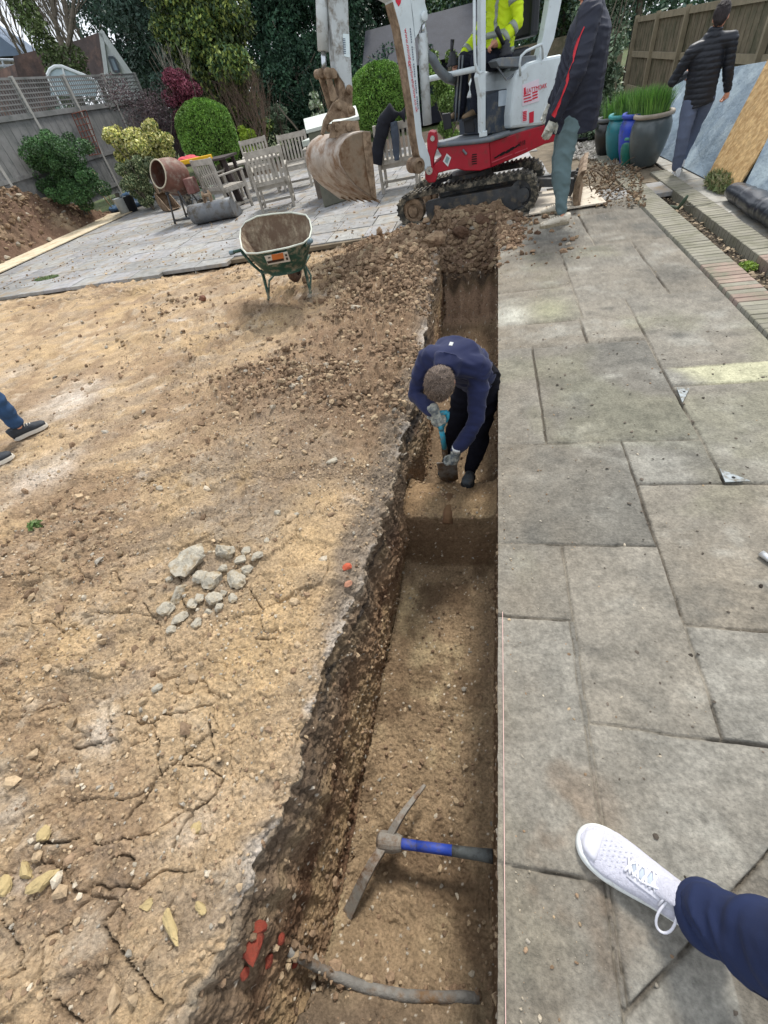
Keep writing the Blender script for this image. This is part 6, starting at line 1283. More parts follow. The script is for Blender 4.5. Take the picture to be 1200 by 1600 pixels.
for i,(x,y,S,sq,lab) in enumerate([(305,1298,.028,(1,.75,.5),'square yellow mortar piece on the cracked clay'),(72,1303,.034,(1,.7,.5),'yellow stone wedge by the crack at the left'),(270,1447,.06,(1,.3,.25),'long crumbly yellow strip near the bottom'),(232,1410,.03,(1,.7,.5),'crumbly yellow lump above the long strip'),(316,1418,.026,(1,.6,.5),'yellow lump right of the long strip'),(70,1378,.045,(1.2,.6,.5),'right half of the curved yellow pieces'),(42,1362,.04,(1.2,.5,.5),'middle of the curved yellow pieces'),(10,1385,.035,(.8,1,.6),'leftmost yellow piece at the photo edge'),(250,790,.02,(1,.5,.3),'small yellow flake on the dirt above the rubble')]):
    rock('mortar_piece',on_dirt(x,y),S,yst,lab,'mortar','yellow mortar pieces on the clay',sq=sq,seed=90+i,lvl=3)
# --- big clods round the head of the trench
cl_m=mat('clay_lump',srgb('9d856a'),rough=.95,var=.3,vs_=10,bump=1,bs=40,bd=.015,dirt=srgb('6d5541'),ds=6,dth=.53)
for i,(x,y,z,S,sq,lab) in enumerate([(677,376,.10,.17,(1,.7,.6),'biggest pale clay boulder at the trench head'),(646,374,.10,.11,(.8,.8,.9),'pale clay boulder left of the biggest one'),(673,392,.02,.08,(1,.7,.5),'clay lump under the biggest boulder'),(592,362,.06,.09,(.6,.6,.9),'upright brown clod on the left of the heap'),(720,362,.02,.12,(1,.8,.7),'dark clod in the middle of the heap'),(754,345,.08,.12,(1,.8,.8),'dark clod against the track frame'),(840,366,.0,.055,(1,.8,.8),'dark round clod beside the white trainer'),(665,346,.16,.07,(1,.7,.6),'small pale stone against the track wheel')]):
    rock('clod',PZ(x,y,z)-np.array([0,0,S*sq[2]*.5]),S,cl_m if i not in (4,5,6) else mat('dark_clod',srgb('5b4535'),rough=.95,var=.3,bump=1,bs=40,bd=.015),lab,'clod','large clods around the head of the trench',sq=sq,seed=120+i,lvl=3,smooth=False)
p=PZ(317,468,-.04); o=rock('brick',p,.06,mat('brown_brick',srgb('6d4a38'),rough=.9,var=.2,bump=.4),'brown half brick lying alone on the dirt left of the wheelbarrow','brick',sq=(1.1,.7,.7),seed=140)
# weed
c=on_dirt(58,822); c[2]+=.02; T=thing('weed','small green weed tuft on the bare dirt at the left','weed',(c[0],c[1],c[2])); leaves('leaves',[(c,(.06,.04,.02))],220,.03,[(.10,.17,.05),(.16,.2,.08)],T,seed=3)
p=PZ(73,434,.01); T=thing('weed','flat patch of green weeds between the grey pavers','weed',p); leaves('leaves',[(p,(.28,.12,.012))],900,.03,[(.16,.24,.08),(.2,.26,.12)],T,seed=4)
# --- string line along the slab edge
strm=mat('builders_string',srgb('d9b3aa'),rough=.8,bump=0); b=MB(); b.tube([(redge(y)+.014,y,.012) for y in (-.7,0,.5,.95)],.0011,6); o=b.obj('string_line',strm,smooth=True); tag(o,'taut pale string line along the slab edge above the trench','string')
# --- steel corner plates on the slabs, stray bits
galv=mat('galvanised_plate',srgb('82898c'),rough=.6,metal=.3,var=.25,bump=.2,dirt=srgb('6b665a'),ds=30,dth=.55); darkh=mat('plate_hole',srgb('1b1b1b'),rough=.9,bump=0)
for i,(pts,hole,lab) in enumerate([([(1057,606),(1077,608),(1066,630)],(1069,612),'small triangular metal plate by the pale slab'),([(1124,733),(1172,752),(1133,754)],(1146,746),'triangular metal plate with a hole on the slab joint')]):
    T=thing('metal_plate',lab,'metal plate',PZ(*pts[0],.01)); b=MB(); b.prism([PZ(x,y,.011) for x,y in pts],(0,0,.004)); b.obj('plate',galv,T); b=MB(); b.lathe(PZ(*hole,.0152),[(0,.0005),(.008,.0005),(.008,0)],n=12); b.obj('hole',darkh,T)
b=MB(); b.tube([PZ(1189,864,.02),PZ(1215,882,.02)],.014,12); o=b.obj('metal_tube',mat('silver_tube',srgb('c9cbcc'),rough=.3,metal=.6,var=.05,bump=0),smooth=True); tag(o,'end of a silver tube lying on the slabs at the right edge','tube')
b=MB(); b.tube([PZ(x,y,z) for x,y,z in ((1047,322,.0),(1060,325,.03),(1070,312,.12),(1075,305,.16))],[.012,.018,.02,.012],8); o=b.obj('cut_root',mat('green_root',srgb('3c4a3a'),rough=.8,bump=.3),smooth=True); tag(o,'dark green cut root sticking out of the soil channel','root')
b=MB(); cen=PZ(1092,318,.012); b.tube([cen+np.array([math.cos(a)*.13,math.sin(a)*.10,.0]) for a in np.linspace(.3,6.0,26)],.004,6); o=b.obj('wire_loop',mat('wire',srgb('55544a'),rough=.7),smooth=True); tag(o,'thin dark wire loop on the bricks by the cut root','wire')
# --- dry leaves in the channel and a few on the slabs
T=thing('weed','tuft of bright green moss in the soil channel','weed',PZ(1168,417,-.07)); leaves('leaves',[(PZ(1168,417,-.06),(.07,.09,.03))],600,.03,[(.2,.3,.04),(.14,.2,.05)],T,seed=8)
n=500; x=2.13+.2*rng.random(n); y=2.7+5.5*rng.random(n)
o=scatter('leaf_litter',np.stack([x,y,0*x-.06],1),.008+.016*rng.random(n),np.array([[.28,.22,.15]])*rng.uniform(.4,1.6,(n,1)),clodm,flat=.25); o['kind']='stuff'
n=260; x=.4+1.4*rng.random(n); y=-.3+4*rng.random(n); r0=rng.integers(0,2,n)
o=scatter('leaf_litter',np.stack([x,y,0*x+.004],1),.003+.008*rng.random(n)**2,np.array([[.06,.05,.04]])*rng.uniform(.5,2.5,(n,1)),clodm,flat=.2); o['kind']='stuff'
# --- plywood sheet and root debris by the blade
ply=mat('pale_plywood',srgb('c9bfae'),rough=.85,var=.12,vs_=5,bump=.2,dirt=srgb('877a67'),ds=5,dth=.6)
b=MB(); b.prism([PZ(826,337,.02),PZ(947,318,.02),PZ(924,293,.02),PZ(835,303,.02)],(0,0,.018)); o=b.obj('plywood_sheet',ply,bevel=.002); tag(o,'pale plywood sheet on the ground under the dozer blade','board')
n=900; uv=rng.random((n,2)); P=np.array([PZ(905+uv[i,0]*95+uv[i,1]*10,250+uv[i,1]*72,.02) for i in range(n)])
o=scatter('loose_soil',P+np.stack([0*uv[:,0],0*uv[:,0],.05*np.sin(uv[:,0]*3.1)*np.sin(uv[:,1]*3.1)],1),.006+.024*rng.random(n)**3,palc(n,[3,3,1,1,.5,1])*.7,clodm); o['kind']='stuff'
T=thing('root_clump','tangled clump of cut roots and twigs heaped behind the dozer blade','roots',PZ(955,285,0)); b=MB(); rr=random.Random(8)
for i in range(26):
    p=V3(PZ(rr.uniform(925,990),rr.uniform(262,300),.04)); d=V3((rr.uniform(-1,1),rr.uniform(-1,1),rr.uniform(0,.8))).normalized(); pts=[p]
    for k in range(4): d=(d+V3((rr.uniform(-1,1),rr.uniform(-1,1),rr.uniform(-.8,.5)))*.5).normalized(); q=pts[-1]+d*.07; q.z=max(q.z,.02); pts.append(q)
    b.tube(pts,[.009,.008,.007,.005,.003],5)
b.tube([PZ(948,312,.04),PZ(955,300,.08),PZ(968,291,.10),PZ(976,284,.12)],[.008,.012,.011,.008],6)
b.obj('roots',mat('dry_root',srgb('5f5142'),rough=.9,var=.3,bump=.3),T,smooth=True)
# --- wheelbarrow
FA,FB=PZ(421,468,-.03),PZ(486,460,-.03); lat=V3(FB-FA); wB=lat.length; lat.normalize(); fwd=V3((-lat.y,lat.x,0)); mid=(V3(FA)+V3(FB))/2
green=mat('green_paint',srgb('1c4439'),rough=.55,var=.25,bump=.15,dirt=srgb('8d8672'),ds=11,dth=.57); tubm=mat('mortar_crusted_tub',srgb('978973'),rough=.95,var=.4,vs_=30,bump=1,bs=60,bd=.015,dirt=srgb('6b5847'),ds=7,dth=.45); rimm=mat('pale_rim',srgb('c3c6b8'),rough=.7,var=.15,bump=.3)
WB=thing('wheelbarrow','green wheelbarrow with mortar crusted tub standing on the dirt by the patio edge','wheelbarrow',tuple(mid))
def B(x,y,z): return mid+lat*x+fwd*y+V3((0,0,z))
def barrow_rim(px_,py_,z): return V3(PZ(px_,py_,z))
zr=.60
rim=[barrow_rim(x,y,z) for x,y,z in ((385,396,.60),(402,396,.60),(425,392,.60),(450,387,.60),(474,380,.60),(484,371,.62),(487,358,.66),(484,344,.72),(478,336,.75),(455,332,.77),(428,334,.77),(402,338,.75),(384,347,.70),(376,358,.65),(375,372,.62),(378,388,.60))]
cR=sum(rim,V3())/len(rim); n=len(rim)
bot=[cR+(p-cR)*.52 for p in rim]; bot=[V3((p.x,p.y,.30))+fwd*.03 for p in bot]
b=MB(); lay=[]; 
for t in (0,.25,.5,.75,1): lay.append([rim[i].lerp(bot[i],t)+ (cR-rim[i])*(-.05*math.sin(t*math.pi)) for i in range(n)])
V=[p for L_ in lay for p in L_]; Fs=[(r*n+i,r*n+(i+1)%n,(r+1)*n+(i+1)%n,(r+1)*n+i) for r in range(4) for i in range(n)]+[tuple(4*n+i for i in range(n-1,-1,-1))]
b.add([p+(cR-p)*.012+V3((0,0,.004)) for p in V],[f[::-1] for f in Fs]); b.obj('tub_lining',tubm,WB,smooth=True)
b=MB(); b.add(V,Fs); b.obj('tub',green,WB,smooth=True)
b=MB(); b.tube(rim+[rim[0]],.009,8,caps=False); b.obj('rim',rimm,WB,smooth=True)
hL=[V3(PZ(365,394,.52)),V3(PZ(376,391,.53)),V3(PZ(392,411,.38)),V3(PZ(409,426,.28))]
b=MB(); b.tube([hL[0],hL[1],hL[1].lerp(hL[2],.15),hL[2],hL[3],B(-.12,.55,.22),B(-.03,.95,.17)],.017,10)
b.obj('frame_tube',green,WB,smooth=True)
hR=[V3(PZ(483,379,.60)),V3(PZ(478,385,.56)),V3(PZ(477,400,.42)),V3(PZ(474,415,.30))]
b=MB(); b.tube(hR+[B(.12,.55,.22),B(.03,.95,.17)],.018,10); b.obj('frame_tube',green,WB,smooth=True)
for h,d in ((hL[0],hL[0]-hL[1]),(hR[0],hR[0]-hR[1])):
    b=MB(); dd=d.normalized(); b.tube([h-dd*.005,h+dd*.05],[.022,.024],12); b.obj('hand_grip',mat('blue_grey_grip',srgb('62757c'),rough=.6),WB,smooth=True)
for s_,top_,ft in ((-1,hL[3],V3(FA)),(1,hR[3],V3(FB))):
    b=MB(); k=top_.lerp(ft,.1)+fwd*.02; b.tube([top_+V3((0,0,.02)),k,ft+V3((0,0,.02)),ft-fwd*.03+V3((0,0,.01))],[.020,.019,.016,.014],10); b.tube([ft+V3((0,0,.03)),ft+fwd*.16+V3((0,0,.16)),B(s_*.12,.42,.26)],.012,8); b.obj('leg',green,WB,smooth=True)
b=MB(); b.bar(hL[3]+V3((0,0,.0)),hR[3]+V3((0,0,.0)),.04,.03); b.obj('cross_bar',green,WB)
wc=V3(PZ(448,425,.20))+fwd*.25; b=MB(); b.lathe(wc-lat*.045,[(.12,0),(.165,0),(.185,.02),(.19,.045),(.185,.07),(.165,.09),(.12,.09)],n=24,axis=lat); b.lathe(wc-lat*.04,[(0,0),(.12,.01),(.12,.07),(0,.08)],n=24,axis=lat); b.obj('wheel',mat('brown_rubber',srgb('4f3a30'),rough=.85,var=.3,bump=.4,dirt=srgb('7a6552'),ds=8,dth=.55),WB,smooth=True)
# label on the tub front
lq=[(413,400),(449,393),(454,408),(419,414)]; 
pn_=np.array(fwd)*-1; p0=np.array(rim[2].lerp(bot[2],.35))-np.array(fwd)*.02
tilt=V3(rim[3])-V3(bot[3]); nn_=np.array(lat.cross(tilt).normalized()); nn_=nn_ if nn_@np.array(fwd)<0 else -nn_
p0=np.array(rim[2].lerp(bot[2],.35))+nn_*.022
def LQ(x,y,o=0): return PP(x,y,p0+nn_*o,nn_)
b=MB(); b.prism([LQ(*q) for q in lq],nn_*.002); lb=b.obj('label',mat('label_white',srgb('c9c6be'),rough=.5,bump=0),WB)
b=MB(); b.prism([LQ(*q,.003) for q in ((424,398),(442,394.6),(444,404.5),(426,408))],nn_*.001); b.obj('orange_print',mat('label_orange',srgb('c8743c'),rough=.5,bump=0),lb)
b=MB(); b.prism([LQ(*q,.004) for q in ((417,408.5),(443,403.5),(444,407),(419,412))],nn_*.001); b.prism([LQ(*q,.004) for q in ((418.5,402.3),(422.5,401.5),(422.8,403.3),(418.9,404))],nn_*.001); b.prism([LQ(*q,.004) for q in ((445,397.5),(448,397),(449,400),(446,400.5))],nn_*.001); b.prism([LQ(*q,.004) for q in ((446.5,402.5),(449.5,402),(450.5,406),(447.5,406.5))],nn_*.001); b.obj('dark_print',mat('label_dark',srgb('33231c'),rough=.5,bump=0),lb)
# --- garden chairs and table
teak=mat('weathered_teak',srgb('a29c92'),rough=.9,var=.22,vs_=9,bump=.5,bs=60,bd=.004,dirt=srgb('7a7468'),ds=5,dth=.58)
CH=[]
def rest(o,parent): o.parent=parent; return o
def make_chair(w_=.68,dp=.62,sh=.46,bh=1.02):
    T=thing('garden_chair',None,'chair',(0,0,0)); X=lambda x,y,z:(x,y,z)   # faces +Y, back at y=-dp/2
    hw_,hd_=w_/2,dp/2
    for sx in (-1,1):
        b=MB(); b.bar((sx*hw_,-hd_,0),(sx*hw_,-hd_-.10,bh),.055,.055,up=(0,1,0)); b.obj('back_leg',teak,T,bevel=.006)
        b=MB(); b.bar((sx*hw_,hd_,0),(sx*hw_,hd_,.68),.055,.055,up=(0,1,0)); b.obj('front_leg',teak,T,bevel=.006)
        b=MB(); b.bar((sx*hw_,-hd_-.06,.69),(sx*hw_,hd_+.05,.70),.07,.03); b.obj('armrest',teak,T,bevel=.006)
        b=MB(); b.bar((sx*hw_,-hd_,.12),(sx*hw_,hd_,.12),.03,.04); b.bar((sx*hw_,-hd_,sh-.04),(sx*hw_,hd_,sh-.04),.03,.07); b.obj('side_rail',teak,T)
    b=MB()
    for i in range(9): y=-hd_+.02+(dp-.0)*i/8.5; b.bar((-hw_+.03,y,sh),(hw_-.03,y,sh),.052,.02)
    b.obj('seat',teak,T)
    b=MB(); b.bar((-hw_,-hd_-.09,bh-.06),(hw_,-hd_-.09,bh-.06),.03,.10); b.bar((-hw_,-hd_-.045,sh+.02),(hw_,-hd_-.045,sh+.02),.03,.07)
    for i in range(7): x=-hw_+.085+(w_-.17)*i/6; b.bar((x,-hd_-.05,sh+.04),(x,-hd_-.09,bh-.10),.045,.014,up=(0,1,0))
    b.obj('backrest',teak,T); b=MB(); b.bar((-hw_,hd_,sh-.05),(hw_,hd_,sh-.05),.03,.07); b.bar((-hw_,0,.13),(hw_,0,.13),.03,.04); b.bar((-hw_,-hd_,sh-.05),(hw_,-hd_,sh-.05),.03,.07); b.obj('seat_frame',teak,T)
    return T
def copy_tree(o,parent=None):
    c=o.copy(); scene.collection.objects.link(c); c.parent=parent
    for ch_ in list(o.children): copy_tree(ch_,c)
    return c
ch0=make_chair(); specs=[]
f1,f2=V3(PZ(408,334)),V3(PZ(464,321)); la=(f2-f1).normalized(); yw0=math.atan2(la.y,la.x)
m1=(f1+f2)/2+V3((-la.y,la.x,0))*.31; specs.append((m1,yw0,'weathered slatted chair seen from behind, nearest the wheelbarrow'))
specs.append((V3(PZ(362,330))+V3((0,.12,0)),yw0-.75,'weathered slatted chair turned sideways beside the yellow level'))
specs.append((V3(PZ(470,292)),yw0+math.pi-.12,'weathered slatted chair facing the camera left of the digger bucket'))
specs.append((V3(PZ(415,292)),yw0+math.pi+.1,'weathered chair mostly hidden behind the nearest chair'))
specs.append((V3(PZ(628,293)),yw0-.25,'weathered chair draped with the dark coat beside the boom'))
for i,(p,a,lab) in enumerate(specs):
    o=ch0 if i==0 else copy_tree(ch0); o.location=(p.x,p.y,0); o.rotation_euler=(0,0,a); o['label']=lab; o['group']='weathered garden chairs on the patio'
T=thing('garden_table','weathered wooden table hidden among the chairs','table',(0,0,0)); tp=PZ(408,306); b=MB(); b.box((tp[0]-.05,tp[1]+.15,.70),(1.3,.8,.04),Matrix.Rotation(yw0,3,'Z')); b.obj('table_top',teak,T,bevel=.006)
for sx in (-.5,.5):
    for sy in (-.28,.28): 
        q=Matrix.Rotation(yw0,3,'Z')@V3((sx,sy,0)); b=MB(); b.bar((tp[0]-.05+q.x,tp[1]+.15+q.y,0),(tp[0]-.05+q.x,tp[1]+.15+q.y,.68),.06,.06,up=(0,1,0)); b.obj('leg',teak,T)
# coat on the chair
p5,a5=specs[4][0],specs[4][1]
coatm=mat('black_coat_cloth',srgb('14161f'),rough=.9,var=.2,bump=.4,bs=50,bd=.006); liningm=mat('coat_lining',srgb('3a4350'),rough=.7,var=.2,bump=.5,bs=40,bd=.01)
yc=10.05
b=MB(); P=[PY(x,y,yc) for x,y in ((633,178),(612,176),(600,190),(594,215),(589,238),(586,256))]; loft(b,P,[(.10,.09),(.13,.10),(.12,.09),(.12,.08),(.13,.08),(.14,.07)],(1,0,0))
CO=thing('coat','dark coat hung over the back of the chair beside the boom','coat',P[0]); remesh(b,'coat_body',coatm,CO,.012,3,fold=.02,fs=(7,7),seed=5)
b=MB(); P=[PY(x,y,yc-.05) for x,y in ((615,190),(617,210),(619,235),(620,250))]; loft(b,P,[(.06,.05),(.07,.05),(.06,.05),(.045,.045)],(1,0,0)); remesh(b,'sleeve',liningm,CO,.01,3,fold=.012,fs=(10,10),seed=6)
# --- storage box with pale lid
SB=thing('storage_box','tall grey garden storage box with pale folded lid behind the digger bucket','storage box',PZ(540,318))
boxm=mat('dirty_grey_panel',srgb('66655a'),rough=.9,var=.25,vs_=6,bump=.4,bs=30,dirt=srgb('5a5f4c'),ds=3,dth=.55); lidm=mat('pale_lid',srgb('b4bab2'),rough=.6,var=.08,bump=.2,dirt=srgb('9aa08f'),ds=6,dth=.62)
c1,c2,c3=V3(PZ(507,325)),V3(PZ(577,302)),V3(PZ(437,322)); e1=(c2-c1); e2=V3((-.22,.7,0)); zt=1.12
b=MB(); b.prism([c1,c2,c2+e2,c1+e2],(0,0,zt)); b.obj('box_body',boxm,SB,bevel=.02)
cc=(c1+c2+c1+e2+c2+e2)/4; b=MB(); lidp=[cc+(p-cc)*1.06+V3((0,0,zt)) for p in (c1,c2,c2+e2,c1+e2)]; b.prism(lidp,(0,0,.05)); mm=[q+V3((0,0,.05)) for q in lidp]; rid=[(mm[0]+mm[3])/2+V3((0,0,.14)),(mm[1]+mm[2])/2+V3((0,0,.14))]
b.add(mm+rid,[(0,1,5,4),(2,3,4,5),(1,2,5),(3,0,4)]); b.obj('lid',lidm,SB,bevel=.01)
# brick pier with stone cap left of it
PR_=thing('brick_pier','low stone pier with pale capping left of the storage box','pier',PZ(505,300)); q=V3(PY(501,240,11.0)); q.z=0
b=MB(); b.box((q.x,q.y,.44),(.42,.42,.88)); b.obj('pier',mat('pier_brick',srgb('6f655b'),rough=.95,var=.3,vs_=12,bump=.8,bs=30,bd=.01),PR_); b=MB(); b.box((q.x,q.y,.93),(.52,.52,.09)); b.obj('capping',lidm,PR_,bevel=.01)
# --- cement mixer
mxm=mat('mixer_drum_paint',srgb('6c4a3e'),rough=.75,var=.25,vs_=7,bump=.5,bs=30,dirt=srgb('8f8478'),ds=4,dth=.56); rimx=mat('mixer_rim',srgb('b3a994'),rough=.8,var=.15,bump=.3)
MX=thing('cement_mixer','brown cement mixer with open drum tilted left beside the yellow shrub','cement mixer',PZ(280,338)); ym=11.0
o1,o2=V3(PY(247,272,ym-.42)),V3(PY(284,279,ym+.12)); ax_=(o2-o1).normalized()
b=MB(); Lm=(o2-o1).length; b.lathe(o1,[(.24,0),(.25,.0),(.255,.03),(.30,.18),(.34,.34),(.34,Lm*.75),(.30,Lm*.98),(.12,Lm*1.12),(0,Lm*1.13)],n=36,axis=ax_); b.lathe(o1,[(.235,.005),(.29,.18),(.32,.36),(.30,Lm*.9),(0,Lm)],n=36,axis=ax_); b.obj('drum',mxm,MX,smooth=True)
b=MB(); 
b.tube([o1+(ax_.orthogonal().normalized()*math.cos(a)+ax_.cross(ax_.orthogonal().normalized())*math.sin(a))*.245 for a in np.linspace(0,2*math.pi,33)],.014,6,caps=False); b.obj('drum_rim',rimx,MX,smooth=True)
gz=V3((0,0,0)); mc=(o1+o2)/2; b=MB(); 
for dx in (-.2,.35):
    for dy in (-.28,.28): b.tube([V3((mc.x+dx*.5,mc.y+dy*.8,mc.z-.25)),V3((mc.x+dx,mc.y+dy,.03))],.022,8)
b.tube([V3((mc.x-.2,mc.y-.28,.1)),V3((mc.x+.35,mc.y-.28,.1))],.02,8); b.tube([V3((mc.x-.2,mc.y+.28,.1)),V3((mc.x+.35,mc.y+.28,.1))],.02,8); b.tube([V3((mc.x-.1,mc.y-.28,mc.z-.25)),V3((mc.x-.1,mc.y+.28,mc.z-.25))],.025,8)
b.obj('stand',darksteel,MX,smooth=True)
b=MB(); b.box((mc.x+.42,mc.y,mc.z-.22),(.2,.25,.28)); b.obj('motor_housing',mat('red_housing',srgb('6f4a44'),rough=.6,dirt=srgb('8d7a70'),ds=6,dth=.6),MX,bevel=.02)
for dy in (-.25,.25): b=MB(); b.lathe((mc.x+.38,mc.y+dy-.03,.17),[(0,0),(.17,0),(.17,.06),(0,.06)],n=20,axis=(0,1,0)); b.obj('wheel',rubber,MX)
# --- dark trestle with yellow level and red cloth
DT_=thing('trestle_table','dark wooden trestle table beside the cement mixer under the yellow board','table',PZ(320,330)); dk=mat('dark_wood',srgb('3a3230'),rough=.85,var=.25,bump=.4)
yt=11.75; t1,t2=PY(276,264,yt),PY(335,247,yt); b=MB(); zt2=t1[2]
b.prism([(t1[0],yt-.1,zt2),(t2[0]+.3,yt-.1,zt2),(t2[0]+.3,yt+.6,zt2),(t1[0],yt+.6,zt2)],(0,0,.04)); b.obj('table_top',dk,DT_)
for x in (t2[0]-.12,t2[0]+.2): b=MB(); b.bar((x,yt+.0,zt2),(x+.1,yt+.05,0),.09,.07,up=(0,1,0)); b.bar((x,yt+.5,zt2),(x+.1,yt+.5,0),.07,.07,up=(0,1,0)); b.obj('leg',dk,DT_)
yel=mat('yellow_plastic',srgb('d8a81c'),rough=.5,var=.12,bump=.1); ya,yb=V3(PY(267,268,yt-.12)),V3(PY(320,250,yt-.12)); b=MB()
ya2=V3((ya.x,ya.y,max(ya.z,zt2+.07))); b.bar(V3((ya.x,yt,zt2+.085)),V3((yb.x+.1,yt+.05,zt2+.085)),.10,.08); o=b.obj('straight_edge',yel,bevel=.008); tag(o,'long yellow straight edge lying on the dark trestle table','tool')
b=MB(); b.tube([V3((t1[0]-.35,yt,zt2+.075)),V3((t1[0]+.2,yt+.02,zt2+.075))],.035,10); o=b.obj('grey_tube',mat('grey_tube_m',srgb('8d8c88'),rough=.6,var=.1),smooth=True); tag(o,'short grey tube poking from the trestle table over the mixer drum','tube')
b=MB(); b.ell((t1[0]+.15,yt+.38,zt2+.10),(.26,.16,.08)); b.ell((t1[0]+.38,yt+.36,zt2+.07),(.12,.12,.05)); CL=thing('cloth','crumpled red cloth on the trestle table above the mixer','cloth',(t1[0]+.2,yt+.38,zt2)); remesh(b,'cloth_body',mat('red_cloth',srgb('b94a52'),rough=.9,var=.15,bump=.3),CL,.012,2,fold=.03,fs=(9,9),seed=8)
# --- spare digger buckets on the patio
def spare(label,cpx,wid,yaw,rr_,z0=.0,mm=darksteel):
    c=V3(PZ(*cpx)); T=thing('digger_bucket',label,'digger bucket',tuple(c),'spare digger buckets on the patio'); R=Matrix.Rotation(yaw,3,'Z')
    prof=[(-.18,.34),(-.28,.33),(-.34,.24),(-.33,.13),(-.26,.04),(-.12,0),(.10,0.005),(.30,.02)]; prof=[(x*rr_,z*rr_) for x,z in prof]
    b=MB(); V=[];N_=6
    for j in range(N_+1):
        for x,z in prof: V.append(c+R@V3((wid*(j/N_-.5),-x,0))+V3((0,0,z+z0+.012)))
    n=len(prof); b.add(V,[(j*n+i,j*n+i+1,(j+1)*n+i+1,(j+1)*n+i) for j in range(N_) for i in range(n-1)]); o=b.obj('bucket_shell',mm,T,smooth=True); md=o.modifiers.new('s','SOLIDIFY'); md.thickness=.018; md.offset=0
    for s_ in (-.5,.5):
        b=MB(); b.prism([c+R@V3((wid*s_,-x,0))+V3((0,0,z+z0+.012)) for x,z in prof],R@V3((.015 if s_<0 else -.015,0,0))); b.obj('side_plate',mm,T)
    b=MB()
    for s_ in (-.09,.05): b.prism([c+R@V3((s_,-x*rr_,0))+V3((0,0,z*rr_+z0)) for x,z in ((-.28,.33),(-.14,.33),(-.16,.50),(-.22,.54),(-.27,.48))],R@V3((.03,0,0)))
    b.lathe(c+R@V3((-.11,.21*rr_,0))+V3((0,0,.46*rr_+z0)),[(0,0),(.03,0),(.03,.2),(0,.2)],n=12,axis=R@V3((1,0,0))); b.obj('ears',mudsteel,T)
    return T
spare('wide grading bucket lying on the patio in front of the chairs',(343,343),.98,math.pi+.12,1.05,mm=mat('grey_bucket',srgb('74777a'),rough=.55,metal=.3,var=.25,vs_=5,bump=.3,dirt=srgb('5a5348'),ds=5,dth=.55))
spare('narrow muddy trenching bucket lying beside the cement mixer',(268,328),.34,.9,1.15,mm=mudsteel)
T=thing('sack_truck','small metal frame with black wheel standing right of the cement mixer','trolley',PZ(310,332)); b=MB(); y6=11.6
for x in (298,316): b.tube([PY(x,292,y6),PY(x+4,322,y6)],.016,6)
for y in (294,303,312,321): b.tube([PY(298,y,y6),PY(320,y-3,y6)],.014,6)
b.obj('frame',mat('grey_frame2',srgb('8c8f90'),rough=.6,metal=.3),T,smooth=True); b=MB(); b.lathe(PY(291,312,y6),[(0,0),(.13,0),(.13,.05),(0,.05)],n=18,axis=(0,1,0)); b.obj('wheel',rubber,T)
# planter behind
T=thing('planter','small pale green planter with a plant between mixer and chairs','planter',PY(322,300,12.3)*[1,1,0]); q=PY(322,300,12.3); b=MB(); b.lathe((q[0],q[1],.0),[(.0,0),(.14,0),(.20,.38),(.22,.40),(.18,.40),(.16,.34),(0,.34)],n=20); b.obj('pot',mat('pale_green_plastic',srgb('9fb5a0'),rough=.6),T,smooth=True); leaves('leaves',[(np.array([q[0],q[1],.48]),(.14,.14,.12))],500,.07,[(.2,.3,.1)],T,seed=4)
# --- spoil heap at the left, boards under it
n1,n2=200,240; xs=np.linspace(-13.0,-10.9,n1)[None,:]; ys=np.linspace(6.5,15.2,n2)[:,None]; X=xs+0*ys; Yg=ys+0*xs
h=1.5*sst(-11.05-.08*(Yg-8)*0,-12.4,X)*sst(15.0,10.6,Yg)**.9; h=h*(1+.12*fbm(X*1.5,Yg*1.5,600,3))+sst(0,.2,h)*(.15*fbm(X*3,Yg*3,601,4)+.16*np.abs(fbm(X*7,Yg*7,602,4))+.07*np.abs(fbm(X*20,Yg*20,603,3)))-.03
Ch=np.array([.15,.095,.065])+(np.array([.30,.22,.14])-np.array([.15,.095,.065]))*np.clip(sst(.05,.6,fbm(X*1.3,Yg*1.3,604,4)),0,1)[...,None]; Ch=Ch*(1+.3*fbm(X*10,Yg*10,605,3))[...,None]
o=mesh_np('spoil_heap',np.stack([X,Yg,h],-1),grid_faces(n2,n1),earth,col=Ch); o['kind']='stuff'
i=rng.choice(X.size,3500,p=(np.clip(h,0,1)+.02*(h>-.02)).ravel()/(np.clip(h,0,1)+.02*(h>-.02)).sum()); S=.02+.07*rng.random(3500)**3
o=scatter('loose_soil',np.stack([X.ravel()[i],Yg.ravel()[i],h.ravel()[i]+S*.3],1),S,palc(3500,[5,6,2,1,.3,.2])*.85,clodm); o['kind']='stuff'
sndb=mat('sand_dusted_board',srgb('cdbfa4'),rough=.9,var=.15,vs_=4,bump=.3,dirt=srgb('a28c69'),ds=3,dth=.58)
for i,(y0,y1) in enumerate(((6.9,9.3),(9.31,11.7),(11.71,14.1))):
    b=MB(); b.box((-11.0,(y0+y1)/2,.026+.0*i),(1.25,y1-y0,.018)); o=b.obj('board',sndb); tag(o,['pale board at the photo edge under the spoil heap','pale board in the middle of the strip under the spoil heap','pale board at the far end of the strip by the blue tarpaulin'][i],'board','boards laid beside the spoil heap')
